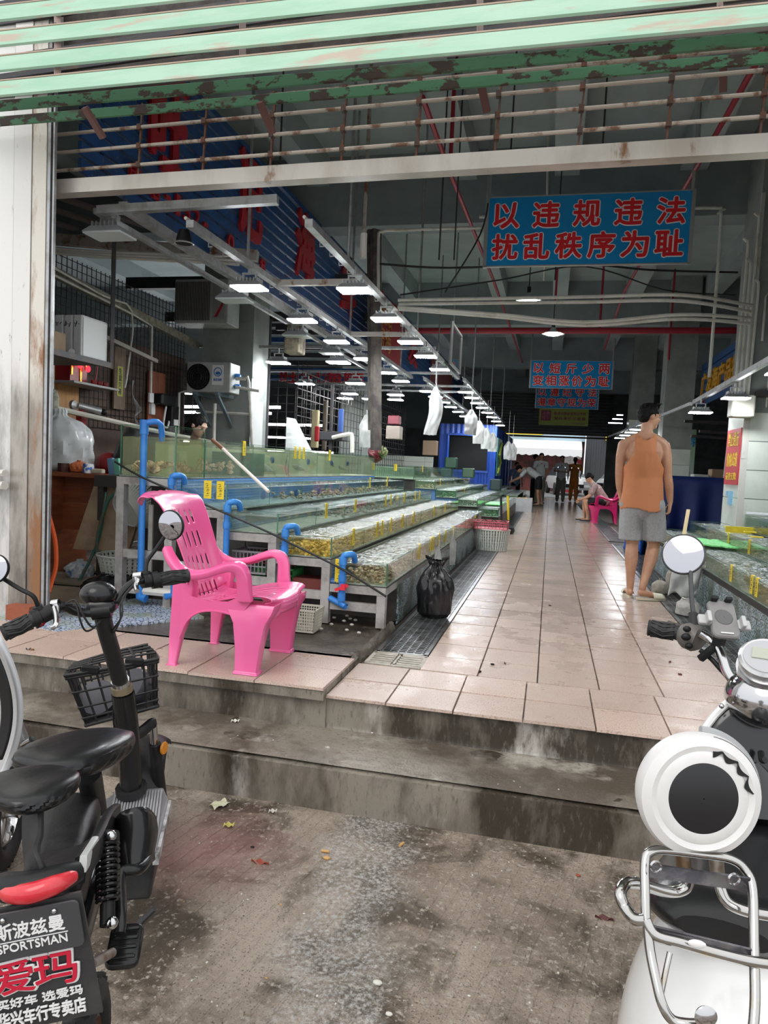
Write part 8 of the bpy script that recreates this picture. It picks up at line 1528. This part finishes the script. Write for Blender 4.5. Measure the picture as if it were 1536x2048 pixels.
# chrome head with meter
b = MB(); b.ball(at(1530, 1395, 1.62), (.085, .08, .068), 28, 18); b.build('head_cowl', chrome, sc_, smooth=True)
mc = at(1532, 1318, 1.58); Rm = basis(RT, UP*.35+V((0, .9, .25))); Rm = basis(s2, f2*.8+V((0, 0, .6)))
b = MB(); b.lathe([(.050, -.03), (.055, -.02), (.056, .004), (.050, .010), (.044, .008)], 36, mc, Rm); b.build('meter_housing', mat('silver bezel', (.6, .6, .6), .25, .6), sc_, smooth=True); b = MB(); b.lathe([(.001, .0105), (.046, .0105), (.046, .0085)], 36, mc, Rm, cap=False); m1 = b.build('meter_face', mat('grey dial', (.42, .42, .44), .3), sc_); b = MB(); b.box(mc+Rm @ V((.0, .004, .012)), (.056, .030, .003), R=Rm); b.build('meter_screen', mat('lcd', (.40, .42, .34), .2), m1); b = MB(); b.lathe([(.058, -.055), (.06, -.03), (.05, -.03)], 30, mc, Rm); b.build('chrome_neck', chrome, sc_, smooth=True)
# handlebar
tb('handlebar', [(1400, 1266, 1.80), (1418, 1277, 1.79), (1434, 1292, 1.77), (1446, 1318, 1.74), (1456, 1345, 1.71), (1474, 1368, 1.68), (1500, 1385, 1.66)], .0125, chrome, sc_)
grip((1295, 1255, 1.87), (1358, 1266, 1.84), .020, sc_); tb('switch_cluster', [(1360, 1266, 1.84), (1372, 1270, 1.83), (1392, 1277, 1.82), (1402, 1282, 1.81)], [.022, .034, .036, .026], mat('warm grey switch', (.13, .12, .11), .4), sc_, sp=2, n=16)
b = MB(); 
for p, r in (((1374, 1258, 1.79), .010), ((1372, 1274, 1.785), .012), ((1378, 1292, 1.79), .010)): b.ball(at(*p), (r, r*.6, r*.8), 10, 7)
b.build('switch_buttons', black, sc_, smooth=True); tb('brake_lever', [(1336, 1246, 1.9), (1345, 1250, 1.89), (1368, 1256, 1.87)], .008, mat('brown black lever', (.07, .05, .045), .35), sc_, sp=3)
mirror((1367, 1109, 1.98), .055, (-.30, -1, .32), sc_, [(1381, 1142, 1.96), (1383, 1190, 1.90), (1387, 1232, 1.85), (1388, 1250, 1.83)], rim=mat('dark mirror rim', (.04, .04, .045), .25)); tb('mirror_boot', [(1386, 1228, 1.85), (1388, 1258, 1.82)], .012, blackrub, sc_, sp=1)
# phone holder
ph = thing('phone_holder', 'grey spring phone holder clamped on the handlebar of the right scooter', 'phone holder', at(1450, 1250, 1.76)); cph = at(1446, 1240, 1.76); Rp = basis(V((.94, .12, -.02))+s2*.0, V((.24, .62, .62))); hm = mat('phone holder grey', (.20, .195, .19), .45)
b = MB(); b.rbox(cph, (.066, .105, .014), .014, R=Rp); b.build('holder_plate', hm, ph, smooth=False); b = MB(); b.lathe([(.001, .0085), (.020, .0085), (.022, .007)], 24, cph+Rp @ V((0, .004, 0)), Rp, cap=False); b.build('holder_disc', mat('dark disc', (.10, .10, .10), .4), ph)
for sx, sy in ((-1, -.1), (1, -.25)): b = MB(); b.rbox(cph+Rp @ V((.046*sx, .05*sy, .002)), (.03, .026, .012), .004, R=Rp); b.rbox(cph+Rp @ V((.04*sx, .05*sy, .014)), (.010, .03, .022), .003, R=Rp); b.build('holder_arm', mat('pale grey arm', (.45, .45, .45), .35), ph)
for sx in (-.016, .018): b = MB(); b.rbox(cph+Rp @ V((sx, .052, .012)), (.016, .010, .02), .003, R=Rp); b.build('holder_claw', black, ph)
b = MB(); b.box(cph+Rp @ V((0, -.042, .009)), (.03, .003, .002), R=Rp); b.build('holder_slot', white, ph); b = MB(); b.bar(cph-Rp @ V((0, .02, .01)), at(1432, 1300, 1.77), .022); b.bar(at(1400, 1318, 1.76), at(1440, 1285, 1.77), .014); b.build('holder_clamp', black, ph)
tb('lower_lever', [(1400, 1300, 1.79), (1425, 1320, 1.77), (1450, 1345, 1.74), (1480, 1355, 1.72)], .006, black, sc_)
# seat, back pad
pc = at(1396, 1588, 1.03); nP = (V((0, 0, CAMH))-pc).normalized(); Rpad = basis(RT+V((0, 0, 0)), V((0, .10, 1))); 
def padf(r, z0, n=64, cut=-.074):
    out = []
    for i in range(n): a = 2*PI*i/n; x, y = r*math.cos(a)*1.0, r*math.sin(a); y = max(y, cut) if cut else y; out.append((x, y, z0))
    return out
b = MB(); vs = []; n = 64; layers = [(.070, -.018), (.086, -.016), (.0895, 0), (.086, .012), (.074, .018), (.066, .0155), (.062, .018), (.050, .018)]
for r, z in layers: vs += [pc+Rpad @ V(p) for p in padf(r, z, n, -.078 if r > .075 else None)]
b.add(vs, [(i*n+j, i*n+(j+1) % n, (i+1)*n+(j+1) % n, (i+1)*n+j) for i in range(len(layers)-1) for j in range(n)]+[tuple(range(n))[::-1]]); b.build('back_pad', wv, sc_, smooth=True)
b = MB(); b.lathe([(.001, .0192), (.046, .0192), (.0525, .0165)], 48, pc, Rpad, cap=False); b.build('pad_center', mat('black pad centre', (.012, .012, .014), .35), sc_, smooth=True)
b = MB(); b.sweep([pc+Rpad @ V((.0905*math.cos(a), .0905*math.sin(a), -.010)) for a in [math.radians(k) for k in range(-12, 86, 6)]], .006, 8); b.build('pad_piping', mat('grey piping', (.35, .36, .37), .4), sc_, smooth=True); b = MB(); b.grid(lambda u, v: pc+Rpad @ V(((.070+.0175*v-.010*abs(math.sin(u*11))*(1-v))*math.cos(math.radians(5+72*u)), (.070+.0175*v-.010*abs(math.sin(u*11))*(1-v))*math.sin(math.radians(5+72*u)), .0192-.010*v)), 40, 4); b.build('torn_vinyl_gap', mat('exposed black foam', (.01, .01, .011), .9, bump=.6, bsc=80), sc_, smooth=True)
cr = mat('rack chrome', (.50, .49, .475), .13, 1.0, c2=(.5, .42, .30), sc=16, th=(.6, .75))
for x0, x1 in ((1362, 1366), (1430, 1432)): tb('pad_support', [(x0, 1680, 1.05), (x1, 1715, 1.07), (x1+2, 1740, 1.08)], .011, mat('dull aluminium', (.4, .38, .34), .4, .7, c2=(.2, .12, .06), sc=14), sc_, sp=1)
# rack: rounded frame
def rk(pts, r, nm='rack_tube', closed=False, sp=5):
    b = MB(); b.sweep(smoothpts([at(*p) for p in pts], sp, closed), r, 12, closed=closed); return b.build(nm, cr, sc_, smooth=True)
rk([(1292, 1850, .99), (1290, 1780, 1.01), (1290, 1722, 1.03), (1300, 1704, 1.035), (1330, 1700, 1.04), (1400, 1708, 1.04), (1460, 1718, 1.04), (1490, 1740, 1.035), (1505, 1780, 1.02), (1508, 1900, .98), (1510, 2000, .95), (1505, 2070, .93)], .0068)
rk([(1294, 1840, .99), (1300, 1900, .975), (1312, 1960, .955), (1325, 2010, .94), (1345, 2040, .935), (1375, 2048, .93), (1410, 2048, .93)], .0068)
rk([(1292, 1840, .99), (1310, 1870, .98), (1360, 1885, .975), (1430, 1905, .97), (1500, 1922, .965), (1560, 1930, .965)], .0075)
rk([(1292, 1840, .99), (1270, 1838, 1.0), (1250, 1815, 1.02), (1240, 1788, 1.03), (1250, 1768, 1.05), (1275, 1766, 1.06), (1320, 1780, 1.08), (1350, 1784, 1.09), (1372, 1776, 1.09), (1378, 1760, 1.09), (1376, 1740, 1.09)], .0088, 'grab_rail'); rk([(1438, 1740, 1.09), (1440, 1775, 1.08), (1455, 1805, 1.07), (1490, 1822, 1.06), (1545, 1832, 1.06)], .0088, 'grab_rail')
rk([(1340, 1905, .97), (1330, 1950, .96), (1320, 2000, .95)], .004, 'rack_stay'); 
for ya, yb, hh, yx in ((1728, 1758, .013, 0), (1850, 1900, .014, 0)):
    a, c = at(1292, ya, 1.025 if ya < 1800 else .985), at(1502, yb, 1.02 if ya < 1800 else .975); b = MB(); u_ = V((0, .35, -.93)).normalized(); b.hexa([a, c, c+u_*hh*2.0, a+u_*hh*2.0], [p+V((0, .003, .001)) for p in (a, c, c+u_*hh*2.0, a+u_*hh*2.0)]); b.build('rack_plate', mat('scuffed dark chrome', (.10, .10, .12), .22, .7, c2=(.22, .21, .22), sc=30), sc_)
b = MB(); b.ball(at(1394, 1888, .962), (.012, .003, .006), 12, 6); b.build('plate_hole', white, sc_, smooth=True); b = MB(); b.lathe([(.013, -.004), (.015, 0), (.010, .004), (.001, .005)], 20, at(1412, 2035, .915), Rpad); b.build('lock_barrel', chrome, sc_, smooth=True)
for p in ((1312, 1733, 1.005), (1468, 1758, 1.0)): b = MB(); b.lathe([(.009, 0), (.0075, .003), (.006, 0)], 16, at(*p), Rpad, cap=False); b.build('plate_ring', chrome, sc_, smooth=True)
# seat and body shell
b = MB(); b.sweep([at(1446, 1868, 1.10), at(1450, 1835, 1.16), at(1462, 1780, 1.30), at(1480, 1715, 1.46), at(1500, 1660, 1.60)], [(.07, .02), (.125, .048), (.135, .052), (.125, .045), (.08, .03)], 20, smooth_pts=5, ref=(0, .2, 1)); b.build('seat', seatm, sc_, smooth=True)
RB = Matrix((s2, f2, V((0, 0, 1)))).transposed(); bc = at(1478, 2110, 1.22)
b = MB(); b.ball(bc, (.195, .36, .265), 44, 28, RB); q = keep(b, lambda p: p.z > ST+.06); q.build('rear_body', gw, sc_, smooth=True, mods=[('SOLIDIFY', {'thickness': .006})])
wheel(bc+RB @ V((0, -.05, 0))+V((0, 0, ST+.20-bc.z)), .20, .085, sc_, 'rear_wheel', side=s2, rimm=chrome); wheel(V((.60, 2.02, ST+.20)), .20, .085, sc_, 'front_wheel', side=s2, rimm=chrome)
b = MB(); q = V((.47, 1.45, ST+.16)); b.rbox(q, (.26, .42, .06), .03, Matrix.Rotation(math.atan2(f2.y, f2.x)-PI/2, 3, 'Z')); b.build('floor_board', bl, sc_, smooth=False)
# ------------------------------------------------------------------ LITTER ON THE STREET AND STEPS
def lit(px, py, z, s, m_, label, cat, nm, kind='bit', grp=None, rz=0):
    r = FW+RT*((px-768)/1420)+UP*((1024-py)/1420); t_ = (z-CAMH)/r.z; p = V((0, 0, CAMH))+r*t_; b = MB(); R = Matrix.Rotation(rz, 3, 'Z')
    if kind == 'butt': b.tube(p+R @ V((-s, 0, .006)), p+R @ V((s*.3, 0, .006)), .005, 8); b.build  
    elif kind == 'paper': b.grid(lambda u, v: p+R @ V(((u-.5)*s*2, (v-.5)*s*1.3+.2*s*u, .004+.012*abs(math.sin(u*5+v*3)))), 8, 6)
    elif kind == 'leaf': b.grid(lambda u, v: p+R @ V(((u-.5)*s*2, (v-.5)*s*.7*math.sin(PI*min(.98, u+.02)), .004+.006*math.sin(u*9+v*4))), 12, 5)
    else: b.ball(p+V((0, 0, s*.3)), (s, s*.7, s*.4), 7, 5, R)
    o = b.build(nm, m_, mods=[('SOLIDIFY', {'thickness': .0015})] if kind in ('paper', 'leaf') else None); tag(o, label, cat, grp); return p
wp = mat('litter white', (.62, .60, .54), .6); yl = mat('litter yellow', (.62, .55, .16), .6); co_ = mat('cork brown', (.55, .32, .12), .6); rl_ = mat('rust red leaf', (.30, .06, .03), .6); dkp = mat('dark red rag', (.09, .02, .02), .6)
lit(440, 1613, ST, .035, mat('cream wrapper', (.62, .60, .42), .5), 'crumpled cream and yellow wrapper on the street by the step', 'wrapper', 'wrapper', 'paper', rz=.9); lit(457, 1655, ST, .018, yl, 'small yellow paper scrap near the cream wrapper', 'paper', 'paper_scrap', 'paper')
lit(545, 1627, ST, .014, wp, 'white paper scrap on the street below the lower step', 'paper', 'paper_scrap', 'paper'); lit(520, 1726, ST, .032, rl_, 'rust-red dead leaf lying flat on the street', 'leaf', 'leaf', 'leaf'); lit(1208, 1838, ST, .028, dkp, 'dark red rag scrap on the street left of the right scooter', 'rag', 'rag', 'leaf')
lit(805, 1690, ST, .020, co_, 'orange cigarette butt standing near the step, rightmost of two', 'cigarette butt', 'cigarette_butt', 'butt', rz=1.2); lit(655, 1706, ST, .022, co_, 'orange cigarette butt left of the other one', 'cigarette butt', 'cigarette_butt', 'butt', rz=.1)
lit(653, 1718, ST, .014, co_, 'brown crumb beside the left cigarette butt', 'crumb', 'crumb'); lit(505, 1695, ST, .008, black, 'black seed on the street above the red leaf', 'seed', 'seed'); lit(1156, 1752, ST, .009, rl_, 'brown nut on the street at the right', 'nut', 'nut')
lit(745, 1466, TR, .014, wp, 'whitish shell standing on the step tread below the aisle', 'shell', 'shell'); lit(470, 1446, TR, .016, wp, 'crumpled white tissue on the left of the step tread', 'tissue', 'tissue', 'paper'); lit(655, 1497, TR, .010, wp, 'white feather on the middle of the step tread', 'feather', 'feather', 'leaf')
lit(60, 1300, PL, .024, mat('black orange wrapper', (.03, .03, .03), .4, c2=(.6, .2, .02), sc=30, th=(.55, .57)), 'small black and orange wrapper on the platform edge at far left', 'wrapper', 'wrapper', 'leaf')
lit(755, 1968, ST, .014, wp, 'white crumb near the bottom edge left of centre', 'crumb', 'crumb'); lit(778, 2030, ST, .010, wp, 'white crumb at the bottom edge', 'crumb', 'crumb')
rn = random.Random(21)
for i in range(60):
    zone = rn.random(); px, py, z = (rn.uniform(330, 1230), rn.uniform(1660, 2030), ST) if zone < .75 else (rn.uniform(420, 1200), 0, TR)
    if z == TR: py = 1462+(px-420)*.125+rn.uniform(0, 40)
    lit(px, py, z, rn.uniform(.002, .005), wp if rn.random() < .8 else co_, 'tiny pale crumb scattered over the street and the step', 'crumb', 'crumb', grp='crumbs on the street and step', rz=rn.uniform(0, 3))
# small dark bits on the tiled aisle
for i, (px, py) in enumerate(((985, 1330), (960, 1345), (1010, 1328), (1100, 1212), (1340, 1325), (1235, 1212), (1360, 1350))): lit(px, py, 0.001, .010, dkp if i > 2 else black, 'dark wet speck lying on the aisle tiles', 'speck', 'speck', 'leaf', grp='specks on the aisle tiles', rz=i)

# ------------------------------------------------------------------ LABELS OF REPEATS THAT ORDER TELLS APART
ORD += ['thirteenth', 'fourteenth', 'fifteenth', 'sixteenth', 'seventeenth', 'eighteenth', 'nineteenth', 'twentieth']
def order(label, key, phrase, base=None):
    L_ = sorted([o for o in COL.objects if o.get('label') == label and o.parent is None], key=key)
    for i, o in enumerate(L_): o['label'] = '%s, %s %s' % (base or label, ORD[i], phrase)
bx = lambda o: o.bound_box[0][0]+o.location.x; by = lambda o: o.bound_box[0][1]+o.location.y; bz = lambda o: -(o.bound_box[0][2]+o.location.z)
order('ribbed blue aeration disc on the glass of the long top tank', by, 'from the door'); order('ribbed blue aeration disc along the fourth step tank', by, 'from the door')
order('white plastic conduits climbing the front of the white-tiled column', bx, 'from the left', 'white conduit climbing the front of the white-tiled column')
order('dark bars crossing behind the man head', bz, 'from the top', 'dark bar crossing behind the walking man head'); order('short red drop rods holding the sprinkler pipes under the ceiling', bx, 'from the left', 'short red drop rod under the ceiling')
order('small distant LED flood lamp over the far left tanks', lambda o: o.location.y+.3*o.location.x, 'from the door'); order('distant LED flood lamp over the back left stalls', lambda o: o.location.x, 'from the left'); order('small distant LED flood lamp on the far right rail', lambda o: o.location.y, 'from the camera')
order('distant fluorescent tube row glowing behind the left stall', bz, 'from the top'); order('thin dark threaded rods hanging from the concrete ceiling', bx, 'from the left', 'thin dark rod hanging from the concrete ceiling')
order('dark boards laid flat above the stall shelf', bx, 'from the left', 'dark board laid flat above the stall shelf'); order('white pipes slung across the aisle in front of the red pipe, upper bowed pair', bz, 'from the top', 'white pipe of the upper pair bowed across the aisle'); order('white pipes slung across the aisle in front of the red pipe, lower sagging pair', bz, 'from the top', 'white pipe of the lower pair sagging across the aisle')
order('pair of short white pipe stubs sticking out at the left photo edge by the jamb', bz, 'from the top', 'short white pipe stub at the left edge by the jamb'); order('white pipes tied under the rusty stall cross beam', bz, 'from the top', 'white pipe tied under the rusty stall cross beam')
order('small yellow card on the tanks of the second left stand', lambda o: o.location.x, 'from the left'); order('steel shelf uprights behind the white column', bx, 'from the left', 'steel shelf upright behind the white column'); order('small tube light in a stack of three right of the yellow-green notice board', bz, 'from the top', 'small tube light right of the yellow-green notice board')
order('dark uprights among the back left stalls', bx, 'from the left', 'dark upright among the back left stalls')
